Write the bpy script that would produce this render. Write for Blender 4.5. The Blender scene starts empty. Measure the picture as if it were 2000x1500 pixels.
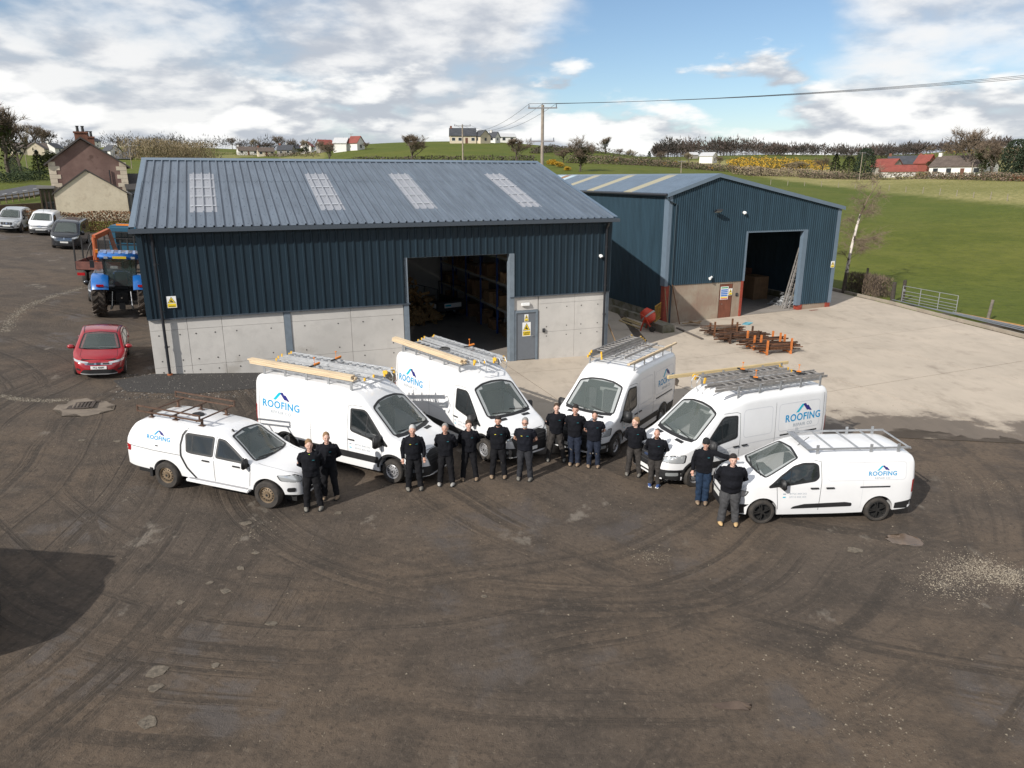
import bpy, bmesh, math, random
from mathutils import Vector, Matrix, noise as mnoise
from mathutils.bvhtree import BVHTree
sc = bpy.context.scene
COL = sc.collection
rnd = random.Random(7)
pi, sin, cos, tan, sqrt, hyp = math.pi, math.sin, math.cos, math.tan, math.sqrt, math.hypot

# ------------------------------------------------------------------ camera
FPX, PIT, CH = 1412.5, .2786, 8.08
cam_d = bpy.data.cameras.new('camera'); cam = bpy.data.objects.new('camera', cam_d); COL.objects.link(cam)
cam_d.sensor_width = 36; cam_d.lens = 36 * FPX / 2000; cam_d.clip_start = .2; cam_d.clip_end = 8000
cam.location = (0, 0, CH); cam.rotation_euler = (pi / 2 - PIT, 0, 0)
sc.camera = cam
# ------------------------------------------------------------------ sun, sky, exposure
SUN_EL, SUN_AZ = math.radians(32.5), math.radians(47.5)       # SUN_AZ: direction the light travels on the ground
ld = Vector((cos(SUN_EL) * cos(SUN_AZ), cos(SUN_EL) * sin(SUN_AZ), -sin(SUN_EL)))
sd = bpy.data.lights.new('sun', 'SUN'); sun = bpy.data.objects.new('sun', sd); COL.objects.link(sun)
sd.energy = 4.2; sd.angle = math.radians(.55); sd.color = (1, .955, .89)
sun.rotation_euler = ld.to_track_quat('-Z', 'Y').to_euler(); sun.location = (-40, -40, 60)
vs = sc.view_settings
vs.view_transform = 'Standard'; vs.look = 'None'; vs.exposure = 0.28; vs.gamma = 1.0; vs.use_curve_mapping = False
try:
    sc.cycles.use_denoising = True
    sc.cycles.max_bounces = 8
    sc.cycles.caustics_reflective = False; sc.cycles.caustics_refractive = False
except Exception:
    pass
world = bpy.data.worlds.new('World'); sc.world = world; world.use_nodes = True

def build_world():
    nt = world.node_tree; nt.nodes.clear()
    N = nt.nodes.new; Lk = nt.links.new
    out = N('ShaderNodeOutputWorld'); bg = N('ShaderNodeBackground'); bg.inputs[1].default_value = .095
    Lk(bg.outputs[0], out.inputs[0])
    sky = N('ShaderNodeTexSky'); sky.sky_type = 'NISHITA'; sky.sun_disc = False
    sky.sun_elevation = SUN_EL; sky.sun_rotation = math.radians(222.5); sky.altitude = 100
    sky.air_density = 1.0; sky.dust_density = .3; sky.ozone_density = 3.0
    tc = N('ShaderNodeTexCoord')
    sep = N('ShaderNodeSeparateXYZ'); Lk(tc.outputs['Generated'], sep.inputs[0])
    def M(op, a, b=None, c=None, clamp=False):
        m = N('ShaderNodeMath'); m.operation = op; m.use_clamp = clamp
        for i, v in enumerate((a, b, c)):
            if v is None: continue
            if isinstance(v, (int, float)): m.inputs[i].default_value = v
            else: Lk(v, m.inputs[i])
        return m.outputs[0]
    def MR(v, a, b, c=0., d=1., smooth=True):
        m = N('ShaderNodeMapRange'); m.interpolation_type = 'SMOOTHSTEP' if smooth else 'LINEAR'
        Lk(v, m.inputs[0])
        for i, k in enumerate((a, b, c, d)): m.inputs[1 + i].default_value = k
        return m.outputs[0]
    def comb(x, y, z):
        c = N('ShaderNodeCombineXYZ')
        for i, v in enumerate((x, y, z)):
            if isinstance(v, (int, float)): c.inputs[i].default_value = v
            else: Lk(v, c.inputs[i])
        return c.outputs[0]
    def NZ(vec, scale, detail, rough=.55, dist=0.):
        n = N('ShaderNodeTexNoise'); n.noise_dimensions = '3D'
        Lk(vec, n.inputs['Vector']); n.inputs['Scale'].default_value = scale; n.inputs['Detail'].default_value = detail
        n.inputs['Roughness'].default_value = rough; n.inputs['Distortion'].default_value = dist
        return n.outputs[0]
    def mixc(f, a, b):
        m = N('ShaderNodeMix'); m.data_type = 'RGBA'
        if isinstance(f, (int, float)): m.inputs[0].default_value = f
        else: Lk(f, m.inputs[0])
        for i, v in ((6, a), (7, b)):
            if isinstance(v, tuple): m.inputs[i].default_value = (*v, 1)
            else: Lk(v, m.inputs[i])
        return m.outputs[2]
    x, y, z = sep.outputs
    zc = M('MAXIMUM', z, 0.0)
    den = M('ADD', zc, .26)
    px, py = M('DIVIDE', x, den), M('DIVIDE', y, den)
    p = comb(px, py, 0.)
    big = NZ(p, .8, 2, .5)
    fine = NZ(p, 2.3, 9, .54, .1); fin2 = NZ(comb(M('ADD', px, .05), M('ADD', py, .10), 0.), 2.3, 9, .54, .1)
    # high layer: broad broken sheet, thinner towards the east (right)
    cov = M('ADD', M('MULTIPLY', big, .75), M('MULTIPLY', fine, .55))
    east = M('DIVIDE', x, M('ADD', M('ABSOLUTE', y), .35))
    gap = M('MULTIPLY', MR(east, -.03, .12), MR(east, .36, .22))           # the blue break right of the middle
    cov = M('SUBTRACT', cov, M('MULTIPLY', gap, .30))
    a1 = MR(cov, .44, .65)
    # low layer: cumulus heaped along the horizon
    el = M('MULTIPLY', zc, 1.0)
    q = comb(M('MULTIPLY', x, 5.2), M('MULTIPLY', y, 5.2), M('MULTIPLY', el, 15.))
    q2 = comb(M('MULTIPLY', x, 5.2), M('MULTIPLY', y, 5.2), M('MULTIPLY', M('ADD', el, .022), 15.))
    n1 = NZ(q, 1.0, 8, .52); n2 = NZ(q2, 1.0, 8, .52)
    low = M('SUBTRACT', M('ADD', n1, MR(el, .0, .075, .13, .05)), MR(el, .07, .24, .0, .34))
    a2 = MR(low, .475, .55)
    lit2 = MR(M('SUBTRACT', n1, n2), -.05, .065)
    c2 = mixc(lit2, (4.5, 4.85, 5.4), (8.9, 8.9, 8.8))
    shade = MR(M('ADD', M('MULTIPLY', M('SUBTRACT', fine, fin2), 1.6), M('MULTIPLY', NZ(p, 1.3, 5, .55), 1.0)), .34, .68)
    c1 = mixc(shade, (4.7, 5.0, 5.55), (8.3, 8.25, 8.2))
    hz = MR(zc, .0, .10, .35, .0)
    base = mixc(hz, sky.outputs[0], (6.4, 6.9, 7.4))
    k = mixc(M('MULTIPLY', a1, .93), base, c1)
    k = mixc(M('MULTIPLY', a2, .95), k, c2)
    Lk(k, bg.inputs[0])
build_world()

# ------------------------------------------------------------------ pixel -> place, ground height
cP, sP = cos(PIT), sin(PIT)
def ray(px, py):
    u = (px - 1000) / FPX; w = -(py - 750) / FPX
    return Vector((u, cP + w * sP, -sP + w * cP))
def at(px, py, Y):
    d = ray(px, py); return d * (Y / d.y) + Vector((0, 0, CH))
def sstep(a, b, t):
    t = max(0., min(1., (t - a) / (b - a))); return t * t * (3 - 2 * t)
def gyard(x, y):
    sl = max(0., -x - 7); z = -.25 - .03 * max(-60, min(x, 7)) + .06 * min(sl, 60) + .02 * min(max(x - 7, 0), 40)
    return z + .02 * min(60, max(0., y - 25)) * min(1, sl / 12)
TP = [-900, 0, 150, 300, 500, 700, 950, 1150, 1300, 1500, 1700, 1850, 2000, 2900]
TR = [20, 45, 70, 110, 160, 230, 350, 500, 800, 1500, 3000]
TZ = [[1.2, 3.2, 4.2, 6, 8, 10, 14, 20, 30, 34, 34],
      [1.2, 2.6, 3.5, 5.0, 7.5, 10, 15, 22, 32, 34, 34], [1, 2.3, 3.4, 4.6, 7, 10, 16, 22, 33, 36, 36], [.6, 1.8, 3.2, 4.6, 7, 10, 16, 23, 36, 40, 40],
      [.3, 1, 2.5, 4.5, 7, 10, 15, 22, 34, 38, 38], [.2, 0.2, 2, 4.5, 8, 13, 22, 24, 30, 32, 32], [0, 0, 1.5, 4.5, 9, 15, 23.7, 24, 28, 30, 30],
      [0, 0, 1.5, 5, 9.5, 13, 20, 23, 28, 30, 30], [0, -.2, 1, 4.5, 8.5, 11, 15, 20, 28, 36, 36], [-.2, -.3, .8, 3.5, 6, 8, 14.5, 20, 30, 40, 40],
      [-.2, -.2, .7, 3, 5.1, 7.2, 10, 15, 28, 42, 42], [0, -.1, .8, 3.2, 5.5, 8, 14, 22, 30, 40, 40], [0, 0, .8, 3.5, 6, 9, 16, 24, 32, 40, 40],
      [0, 0, 1, 4, 7, 10, 16, 22, 30, 36, 36]]
def _cr(a, b, c, d, t):
    return b + .5 * t * (c - a + t * (2 * a - 5 * b + 4 * c - d + t * (3 * (b - c) + d - a)))
def _idx(A, v):
    v = max(A[0], min(A[-1] - 1e-6, v))
    for i in range(len(A) - 1):
        if v < A[i + 1]: return i, (v - A[i]) / (A[i + 1] - A[i])
def gtable(x, y):
    r = max(20., hyp(x, y))
    if y > 1e-3: col = 1000 + FPX * (x / y) / cP
    else: col = -900 if x < 0 else 2900
    i, s = _idx(TP, col); lr = [math.log(k) for k in TR]; j, t = _idx(lr, math.log(r))
    g = lambda a, b: TZ[max(0, min(len(TP) - 1, a))][max(0, min(len(TR) - 1, b))]
    rows = [_cr(g(i + k, j - 1), g(i + k, j), g(i + k, j + 1), g(i + k, j + 2), t) for k in (-1, 0, 1, 2)]
    z = _cr(*rows, s)
    if r > 90: z += sstep(90, 400, r) * 1.1 * mnoise.noise(Vector((x * .012, y * .012, 3.1)))
    return z
def ground(x, y):
    r = hyp(x, y); k = sstep(50, 85, r) * sstep(-10, 25, y)
    if x < -20: k *= sstep(72, 84, r)
    if k <= 0: return gyard(x, y)
    return gyard(x, y) * (1 - k) + gtable(x, y) * k
def gt(px, py, dz=0.):
    """the ground point seen at a pixel of the photograph"""
    d = ray(px, py); t = 5.; last = t
    while t < 3000:
        p = d * t; z = CH + p.z
        if z <= ground(p.x, p.y) + dz:
            a, b = last, t
            for _ in range(40):
                m = (a + b) / 2; p = d * m
                if CH + p.z <= ground(p.x, p.y) + dz: b = m
                else: a = m
            p = d * b; return Vector((p.x, p.y, ground(p.x, p.y)))
        last = t; t *= 1.012
    p = d * 1500; return Vector((p.x, p.y, ground(p.x, p.y)))

# ------------------------------------------------------------------ materials
MATS = {}
def mat(name, col, rough=.6, metal=0., var=.0, vscale=6., bump=0., bscale=40., dirt=None, spec=.5, emit=None, trans=0., alpha=1., coat=0., stretch=None):
    if name in MATS: return MATS[name]
    m = bpy.data.materials.new(name); MATS[name] = m; m.use_nodes = True
    nt = m.node_tree; b = nt.nodes['Principled BSDF']; N = nt.nodes.new; Lk = nt.links.new
    b.inputs['Base Color'].default_value = (*col, 1); b.inputs['Roughness'].default_value = rough; b.inputs['Metallic'].default_value = metal
    b.inputs['Specular IOR Level'].default_value = spec
    if coat: b.inputs['Coat Weight'].default_value = coat; b.inputs['Coat Roughness'].default_value = .05
    if trans: b.inputs['Transmission Weight'].default_value = trans; b.inputs['IOR'].default_value = 1.1
    if alpha < 1: b.inputs['Alpha'].default_value = alpha
    if emit: b.inputs['Emission Color'].default_value = (*emit[0], 1); b.inputs['Emission Strength'].default_value = emit[1]
    if var or bump or dirt:
        tc = N('ShaderNodeTexCoord'); vec = tc.outputs['Object']
        if stretch:
            mp = N('ShaderNodeMapping'); mp.inputs['Scale'].default_value = stretch; Lk(vec, mp.inputs[0]); vec = mp.outputs[0]
        if var or dirt:
            n = N('ShaderNodeTexNoise'); n.inputs['Scale'].default_value = vscale; n.inputs['Detail'].default_value = 6; n.inputs['Roughness'].default_value = .62
            Lk(vec, n.inputs['Vector'])
            mx = N('ShaderNodeMix'); mx.data_type = 'RGBA'
            rp = N('ShaderNodeMapRange'); rp.inputs[1].default_value = .32; rp.inputs[2].default_value = .68; Lk(n.outputs[0], rp.inputs[0])
            Lk(rp.outputs[0], mx.inputs[0])
            d = dirt or tuple(c * (1 - var) for c in col)
            mx.inputs[6].default_value = (*[min(1, c * (1 + var * .6)) for c in col], 1); mx.inputs[7].default_value = (*d, 1)
            Lk(mx.outputs[2], b.inputs['Base Color'])
        if bump:
            n2 = N('ShaderNodeTexNoise'); n2.inputs['Scale'].default_value = bscale; n2.inputs['Detail'].default_value = 5; Lk(vec, n2.inputs['Vector'])
            bp = N('ShaderNodeBump'); bp.inputs['Strength'].default_value = bump; bp.inputs['Distance'].default_value = .02
            Lk(n2.outputs[0], bp.inputs['Height']); Lk(bp.outputs[0], b.inputs['Normal'])
    return m
def glass_mat(name, tint=(.02, .028, .03), rough=.03, alpha=.78):
    if name in MATS: return MATS[name]
    m = mat(name, tint, rough, spec=.9, alpha=alpha); return m

# ------------------------------------------------------------------ mesh helpers
def link(o, parent=None):
    COL.objects.link(o)
    if parent: o.parent = parent
    return o
def tag(o, label=None, cat=None, group=None, kind=None):
    if label: o['label'] = label
    if cat: o['category'] = cat
    if group: o['group'] = group
    if kind: o['kind'] = kind
    return o
def empty(name, loc=(0, 0, 0), rz=0., label=None, cat=None, group=None):
    o = bpy.data.objects.new(name, None); o.empty_display_size = .3; link(o)
    o.location = loc; o.rotation_euler = (0, 0, rz)
    return tag(o, label, cat, group)
def obj(name, me, parent=None):
    return link(bpy.data.objects.new(name, me), parent)
class MB:
    def __init__(s): s.v = []; s.f = []; s.mi = None
    def add(s, vs, fs):
        k = len(s.v); s.v += [tuple(p) for p in vs]; s.f += [tuple(i + k for i in f) for f in fs]; return s
    def box(s, x0, x1, y0, y1, z0, z1):
        return s.add([(x0, y0, z0), (x1, y0, z0), (x1, y1, z0), (x0, y1, z0), (x0, y0, z1), (x1, y0, z1), (x1, y1, z1), (x0, y1, z1)],
                     [(0, 3, 2, 1), (4, 5, 6, 7), (0, 1, 5, 4), (1, 2, 6, 5), (2, 3, 7, 6), (3, 0, 4, 7)])
    def cbox(s, c, sz, rz=0., m=None):
        hx, hy, hz = [k / 2 for k in sz]; M = m or Matrix.Rotation(rz, 3, 'Z'); c = Vector(c)
        P = [c + M @ Vector(p) for p in ((-hx, -hy, -hz), (hx, -hy, -hz), (hx, hy, -hz), (-hx, hy, -hz), (-hx, -hy, hz), (hx, -hy, hz), (hx, hy, hz), (-hx, hy, hz))]
        return s.add(P, [(0, 3, 2, 1), (4, 5, 6, 7), (0, 1, 5, 4), (1, 2, 6, 5), (2, 3, 7, 6), (3, 0, 4, 7)])
    def bar(s, a, b, w, h, up=(0, 0, 1)):
        a, b = Vector(a), Vector(b); d = b - a; L = d.length; d.normalize(); u = Vector(up)
        if abs(d.dot(u)) > .99: u = Vector((1, 0, 0))
        r = d.cross(u).normalized(); u = r.cross(d)
        return s.cbox((a + b) / 2, (L, w, h), m=Matrix((d, -r, u)).transposed())
    def tube(s, pts, r, n=8, caps=True):
        pts = [Vector(p) for p in pts]; R = r if isinstance(r, (list, tuple)) else [r] * len(pts)
        k = len(s.v); ref = None
        for i, p in enumerate(pts):
            d = (pts[min(i + 1, len(pts) - 1)] - pts[max(i - 1, 0)]); d = d.normalized() if d.length > 1e-9 else Vector((0, 0, 1))
            if ref is None: ref = Vector((0, 0, 1)) if abs(d.z) < .9 else Vector((1, 0, 0))
            a = d.cross(ref); a = a.normalized() if a.length > 1e-6 else d.orthogonal().normalized(); b = d.cross(a); ref = -b if False else ref
            for j in range(n):
                t = 2 * pi * j / n; s.v.append(tuple(p + a * (R[i] * cos(t)) + b * (R[i] * sin(t))))
        for i in range(len(pts) - 1):
            for j in range(n):
                j2 = (j + 1) % n; s.f.append((k + i * n + j, k + i * n + j2, k + (i + 1) * n + j2, k + (i + 1) * n + j))
        if caps:
            s.f.append(tuple(k + j for j in reversed(range(n)))); e = k + (len(pts) - 1) * n; s.f.append(tuple(e + j for j in range(n)))
        return s
    def lathe(s, prof, n=20, o=(0, 0, 0), axis='z', a0=0., a1=2 * pi):
        k = len(s.v); full = abs(a1 - a0 - 2 * pi) < 1e-6; m = n if full else n + 1
        for r, h in prof:
            for j in range(m):
                t = a0 + (a1 - a0) * j / n; c, d = r * cos(t), r * sin(t)
                p = {'z': (c, d, h), 'y': (c, h, d), 'x': (h, c, d)}[axis]
                s.v.append((o[0] + p[0], o[1] + p[1], o[2] + p[2]))
        for i in range(len(prof) - 1):
            for j in range(n):
                j2 = (j + 1) % m; s.f.append((k + i * m + j, k + i * m + j2, k + (i + 1) * m + j2, k + (i + 1) * m + j))
        return s
    def prism(s, poly, a, b, axis='y'):
        n = len(poly); k = len(s.v)
        for h in (a, b):
            for u, v in poly:
                s.v.append({'y': (u, h, v), 'x': (h, u, v), 'z': (u, v, h)}[axis])
        s.f.append(tuple(k + i for i in range(n))); s.f.append(tuple(k + n + i for i in reversed(range(n))))
        for i in range(n):
            j = (i + 1) % n; s.f.append((k + i, k + n + i, k + n + j, k + j))
        return s
    def ell(s, c, r, n=12, m=8, rot=None):
        c = Vector(c); vs = []; 
        for i in range(1, m):
            t = pi * i / m
            for j in range(n):
                a = 2 * pi * j / n; p = Vector((r[0] * sin(t) * cos(a), r[1] * sin(t) * sin(a), r[2] * cos(t)))
                vs.append(c + (rot @ p if rot else p))
        T = Vector((0, 0, r[2])); vs += [c + (rot @ T if rot else T), c - (rot @ T if rot else T)]
        fs = []
        for i in range(m - 2):
            for j in range(n):
                fs.append((i * n + j, (i + 1) * n + j, (i + 1) * n + (j + 1) % n, i * n + (j + 1) % n))
        a, b = (m - 1) * n, (m - 1) * n + 1
        for j in range(n):
            fs.append((a, j, (j + 1) % n)); fs.append((b, (m - 2) * n + (j + 1) % n, (m - 2) * n + j))
        return s.add(vs, fs)
    def mesh(s, name, m=None, smooth=None, fix=False):
        me = bpy.data.meshes.new(name); me.from_pydata(s.v, [], s.f); 
        if fix:
            bm = bmesh.new(); bm.from_mesh(me); bmesh.ops.recalc_face_normals(bm, faces=bm.faces); bm.to_mesh(me); bm.free()
        if m: me.materials.append(m)
        if smooth is not None:
            me.shade_smooth()
            if smooth < 179: me.set_sharp_from_angle(angle=math.radians(smooth))
        me.update(); return me
    def build(s, name, m, parent=None, smooth=None, fix=True, **kw):
        o = obj(name, s.mesh(name, m, smooth, fix), parent)
        if kw: tag(o, **kw)
        return o
def copy_tree(o, parent=None):
    c = o.copy(); COL.objects.link(c); c.parent = parent
    for ch in list(o.children): copy_tree(ch, c)
    return c
def bevel(me, w, seg=1, ang=40):
    bm = bmesh.new(); bm.from_mesh(me)
    ed = [e for e in bm.edges if len(e.link_faces) == 2 and e.calc_face_angle(0) > math.radians(ang)]
    bmesh.ops.bevel(bm, geom=ed, offset=w, segments=seg, affect='EDGES', clamp_overlap=True); bm.to_mesh(me); bm.free(); return me
# ================================================================== GROUND
def clip_rect(poly, x0, x1, y0, y1):
    for ax, lim, sg in ((0, x0, 1), (0, x1, -1), (1, y0, 1), (1, y1, -1)):
        out = []
        for i, a in enumerate(poly):
            b = poly[(i + 1) % len(poly)]; da, db = sg * (a[ax] - lim), sg * (b[ax] - lim)
            if da >= 0: out.append(a)
            if (da >= 0) != (db >= 0):
                t = da / (da - db); out.append((a[0] + t * (b[0] - a[0]), a[1] + t * (b[1] - a[1])))
        poly = out
        if len(poly) < 3: return []
    return poly
def grid_poly(poly, step, tri=True):
    """bmesh of a flat polygon cut along a grid, so that it can follow a surface"""
    bm = bmesh.new(); vs = [bm.verts.new((p[0], p[1], 0)) for p in poly]
    f = bm.faces.new(vs)
    if len(poly) > 4: bmesh.ops.triangulate(bm, faces=[f], ngon_method='EAR_CLIP')
    for ax in (0, 1):
        a, b = min(p[ax] for p in poly), max(p[ax] for p in poly)
        k = math.floor(a / step) + 1
        while k * step < b - 1e-6:
            co = [0, 0, 0]; co[ax] = k * step; no = [0, 0, 0]; no[ax] = 1
            bmesh.ops.bisect_plane(bm, geom=bm.verts[:] + bm.edges[:] + bm.faces[:], plane_co=co, plane_no=no)
            k += 1
    return bm
def sheet(name, poly, step, off, m, parent=None, thick=0., smooth=True, zf=None, holes=()):
    bm = grid_poly(poly, step); zf = zf or ground
    for o, x0, x1, y0, y1 in holes:
        ex, ey = Vector((cos(.3765), sin(.3765), 0)), Vector((-sin(.3765), cos(.3765), 0))
        for e, k in ((ex, x0), (ex, x1), (ey, y0), (ey, y1)):
            bmesh.ops.bisect_plane(bm, geom=bm.verts[:] + bm.edges[:] + bm.faces[:], plane_co=o + e * k, plane_no=e)
        kill = []
        for f in bm.faces:
            q = f.calc_center_median() - o
            if x0 < q.dot(ex) < x1 and y0 < q.dot(ey) < y1: kill.append(f)
        bmesh.ops.delete(bm, geom=kill, context='FACES')
    if thick:
        r = bmesh.ops.extrude_face_region(bm, geom=bm.faces[:])
        lowv = set(v for v in r['geom'] if isinstance(v, bmesh.types.BMVert))
    else: lowv = set()
    for v in bm.verts: v.co.z = zf(v.co.x, v.co.y) + off - (thick if v in lowv else 0)
    bmesh.ops.recalc_face_normals(bm, faces=bm.faces)
    if not thick and sum(f.normal.z for f in bm.faces) < 0: bmesh.ops.reverse_faces(bm, faces=bm.faces)
    me = bpy.data.meshes.new(name); bm.to_mesh(me); bm.free(); me.materials.append(m)
    if smooth and not thick: me.shade_smooth()
    return obj(name, me, parent)
def inpoly(x, y, P):
    c = False; n = len(P)
    for i in range(n):
        x1, y1 = P[i]; x2, y2 = P[(i + 1) % n]
        if (y1 > y) != (y2 > y) and x < (x2 - x1) * (y - y1) / (y2 - y1) + x1: c = not c
    return c
YARD = [(-95, -40), (60, -40), (37, -20), (30.5, 17), (27.0, 37.3), (26.1, 43), (25.4, 48), (23.6, 56), (19, 66), (8, 66), (-12, 58), (-24, 70), (-33.4, 66.6), (-41.4, 59.0), (-60, 46), (-95, 30)]
YARD_IN = [(x * .985 + (.0 if x < 0 else -.6), y - (.8 if y > 20 else 0)) for x, y in YARD]
def ndnode(m):
    nt = m.node_tree; return nt, nt.nodes.new, nt.links.new, nt.nodes['Principled BSDF']
class ND:
    """small helper to write node graphs"""
    def __init__(s, name, rough=.9):
        s.m = bpy.data.materials.new(name); s.m.use_nodes = True; s.nt = s.m.node_tree; s.b = s.nt.nodes['Principled BSDF']; s.b.inputs['Roughness'].default_value = rough
        s.vec = s.nt.nodes.new('ShaderNodeTexCoord').outputs['Object']
    def n(s, t): return s.nt.nodes.new(t)
    def put(s, sock, v):
        if isinstance(v, (int, float)): sock.default_value = v
        elif isinstance(v, tuple): sock.default_value = (*v, 1) if len(v) == 3 and len(sock.default_value) == 4 else v
        else: s.nt.links.new(v, sock)
    def math(s, op, a, b=0., clamp=False):
        k = s.n('ShaderNodeMath'); k.operation = op; k.use_clamp = clamp; s.put(k.inputs[0], a); s.put(k.inputs[1], b); return k.outputs[0]
    def noise(s, scale, detail=5, rough=.6, vec=None, dist=0.):
        k = s.n('ShaderNodeTexNoise'); s.put(k.inputs['Vector'], vec or s.vec); k.inputs['Scale'].default_value = scale; k.inputs['Detail'].default_value = detail
        k.inputs['Roughness'].default_value = rough; k.inputs['Distortion'].default_value = dist; return k.outputs[0]
    def ramp(s, v, a, b, c=0., d=1.):
        k = s.n('ShaderNodeMapRange'); k.interpolation_type = 'SMOOTHSTEP'; s.put(k.inputs[0], v)
        for i, x in enumerate((a, b, c, d)): k.inputs[1 + i].default_value = x
        return k.outputs[0]
    def mix(s, f, a, b):
        k = s.n('ShaderNodeMix'); k.data_type = 'RGBA'; s.put(k.inputs[0], f); s.put(k.inputs[6], a); s.put(k.inputs[7], b); return k.outputs[2]
    def dist(s, p):
        k = s.n('ShaderNodeVectorMath'); k.operation = 'DISTANCE'; s.put(k.inputs[0], s.flat()); k.inputs[1].default_value = p; return k.outputs['Value']
    def flat(s):
        if not hasattr(s, '_fl'):
            k = s.n('ShaderNodeVectorMath'); k.operation = 'MULTIPLY'; s.put(k.inputs[0], s.vec); k.inputs[1].default_value = (1, 1, 0); s._fl = k.outputs[0]
        return s._fl
    def scaled(s, sc_, rot=0.):
        k = s.n('ShaderNodeMapping'); k.inputs['Scale'].default_value = sc_; k.inputs['Rotation'].default_value = (0, 0, rot); s.put(k.inputs[0], s.vec); return k.outputs[0]
    def bump(s, h, st=.5, d=.02):
        k = s.n('ShaderNodeBump'); k.inputs['Strength'].default_value = st; k.inputs['Distance'].default_value = d; s.put(k.inputs['Height'], h); s.put(s.b.inputs['Normal'], k.outputs[0])
    def col(s, c): s.put(s.b.inputs['Base Color'], c)
    def rough(s, r): s.put(s.b.inputs['Roughness'], r)

def yard_material():
    d = ND('yard_dirt')
    big = d.noise(.16, 4, .55); mid = d.noise(.9, 6, .62); fine = d.noise(9, 6, .7); grit = d.noise(46, 3, .75)
    c = d.mix(d.ramp(big, .36, .64), (.112, .080, .054), (.084, .064, .048))
    c = d.mix(d.ramp(mid, .42, .68, 0., .75), c, (.050, .038, .028))
    c = d.mix(d.ramp(d.noise(.42, 6, .66, d.scaled((.7, 1.3, 1), .3)), .50, .68, 0., .6), c, (.042, .033, .026))
    # tyre tracks: bands of arcs round a few turning centres, broken up by noise
    tr = None; warp = d.noise(.13, 2, .5)
    for p, w, f, seed, r0, r1 in (((1.2, 23.0, 0), 1.0, 5.2, .31, 7.5, 15.5), ((-3.5, 24.5, 0), 1.3, 4.1, 1.7, 8.5, 19.), ((22., -6., 0), 1.2, 4.6, 4.2, 13., 27.), ((-30., 14., 0), 1.5, 3.9, 2.2, 12., 28.), ((14., 30., 0), 1.1, 5.0, 6.4, 12., 22.)):
        r = d.dist(p); rr = d.math('ADD', r, d.math('MULTIPLY', warp, w))
        v = d.n('ShaderNodeCombineXYZ'); d.put(v.inputs[0], d.math('MULTIPLY', rr, 1.7)); v.inputs[1].default_value = seed
        band = d.noise(1.0, 3, .55, v.outputs[0])
        v2 = d.n('ShaderNodeCombineXYZ'); d.put(v2.inputs[0], d.math('MULTIPLY', rr, f * 1.5)); v2.inputs[1].default_value = seed + 9
        line = d.noise(1.0, 4, .6, v2.outputs[0])
        k = d.math('MULTIPLY', d.ramp(band, .44, .58), d.ramp(line, .36, .60))
        k = d.math('MULTIPLY', k, d.math('MULTIPLY', d.ramp(r, r0, r0 + 2), d.ramp(r, r1, r1 - 3)))
        vs_ = d.n('ShaderNodeVectorMath'); vs_.operation = 'ADD'; d.put(vs_.inputs[0], d.vec); vs_.inputs[1].default_value = (seed * 17, seed * 5, 0)
        k = d.math('MULTIPLY', k, d.ramp(d.noise(.2, 3, .5, vs_.outputs[0]), .36, .56))
        tr = k if tr is None else d.math('MAXIMUM', tr, k)
    trn = d.math('MULTIPLY', tr, d.ramp(d.noise(5.5, 4, .7), .30, .62, .45, 1.))
    c = d.mix(d.math('MULTIPLY', trn, .82), c, (.030, .023, .017))
    c = d.mix(d.ramp(fine, .50, .70, 0., .7), c, (.034, .026, .019))
    c = d.mix(d.ramp(fine, .46, .28, 0., .6), c, (.150, .118, .088))
    c = d.mix(d.ramp(grit, .60, .74, 0., .55), c, (.165, .142, .115))
    # damp places: darker, smoother, pick up the sky
    wetn = d.noise(.30, 5, .58, d.scaled((1, .8, 1), .4))
    wet = d.ramp(wetn, .535, .63)
    wet = d.math('MULTIPLY', wet, d.ramp(d.math('ADD', mid, d.math('MULTIPLY', tr, -.3)), .36, .52))
    c = d.mix(d.math('MULTIPLY', wet, .45), c, (.098, .085, .078))
    # pale dry scuffs where grit and lime lie
    pale = d.math('MULTIPLY', d.ramp(d.noise(.75, 7, .66, d.scaled((1.2, .8, 1), 1.1)), .62, .70), d.ramp(big, .40, .56))
    c = d.mix(d.math('MULTIPLY', pale, .7), c, (.20, .172, .140))
    d.col(c)
    d.rough(d.math('SUBTRACT', .93, d.math('MULTIPLY', wet, .36)))
    h = d.math('ADD', d.math('MULTIPLY', fine, .7), d.math('MULTIPLY', grit, .35))
    h = d.math('SUBTRACT', h, d.math('MULTIPLY', tr, .35)); h = d.math('ADD', h, d.math('MULTIPLY', mid, .5))
    d.bump(h, .9, .045)
    return d.m
M_YARD = yard_material()
HOLES = ((Vector((-14.034, 27.498, 0)), .1, 20., .1, 18.3), (Vector((9.05, 42.78, 0)), .1, 12.7, .1, 25.))
tag(sheet('yard_ground', YARD, 1.6, 0., M_YARD, holes=HOLES), kind='structure')

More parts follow.
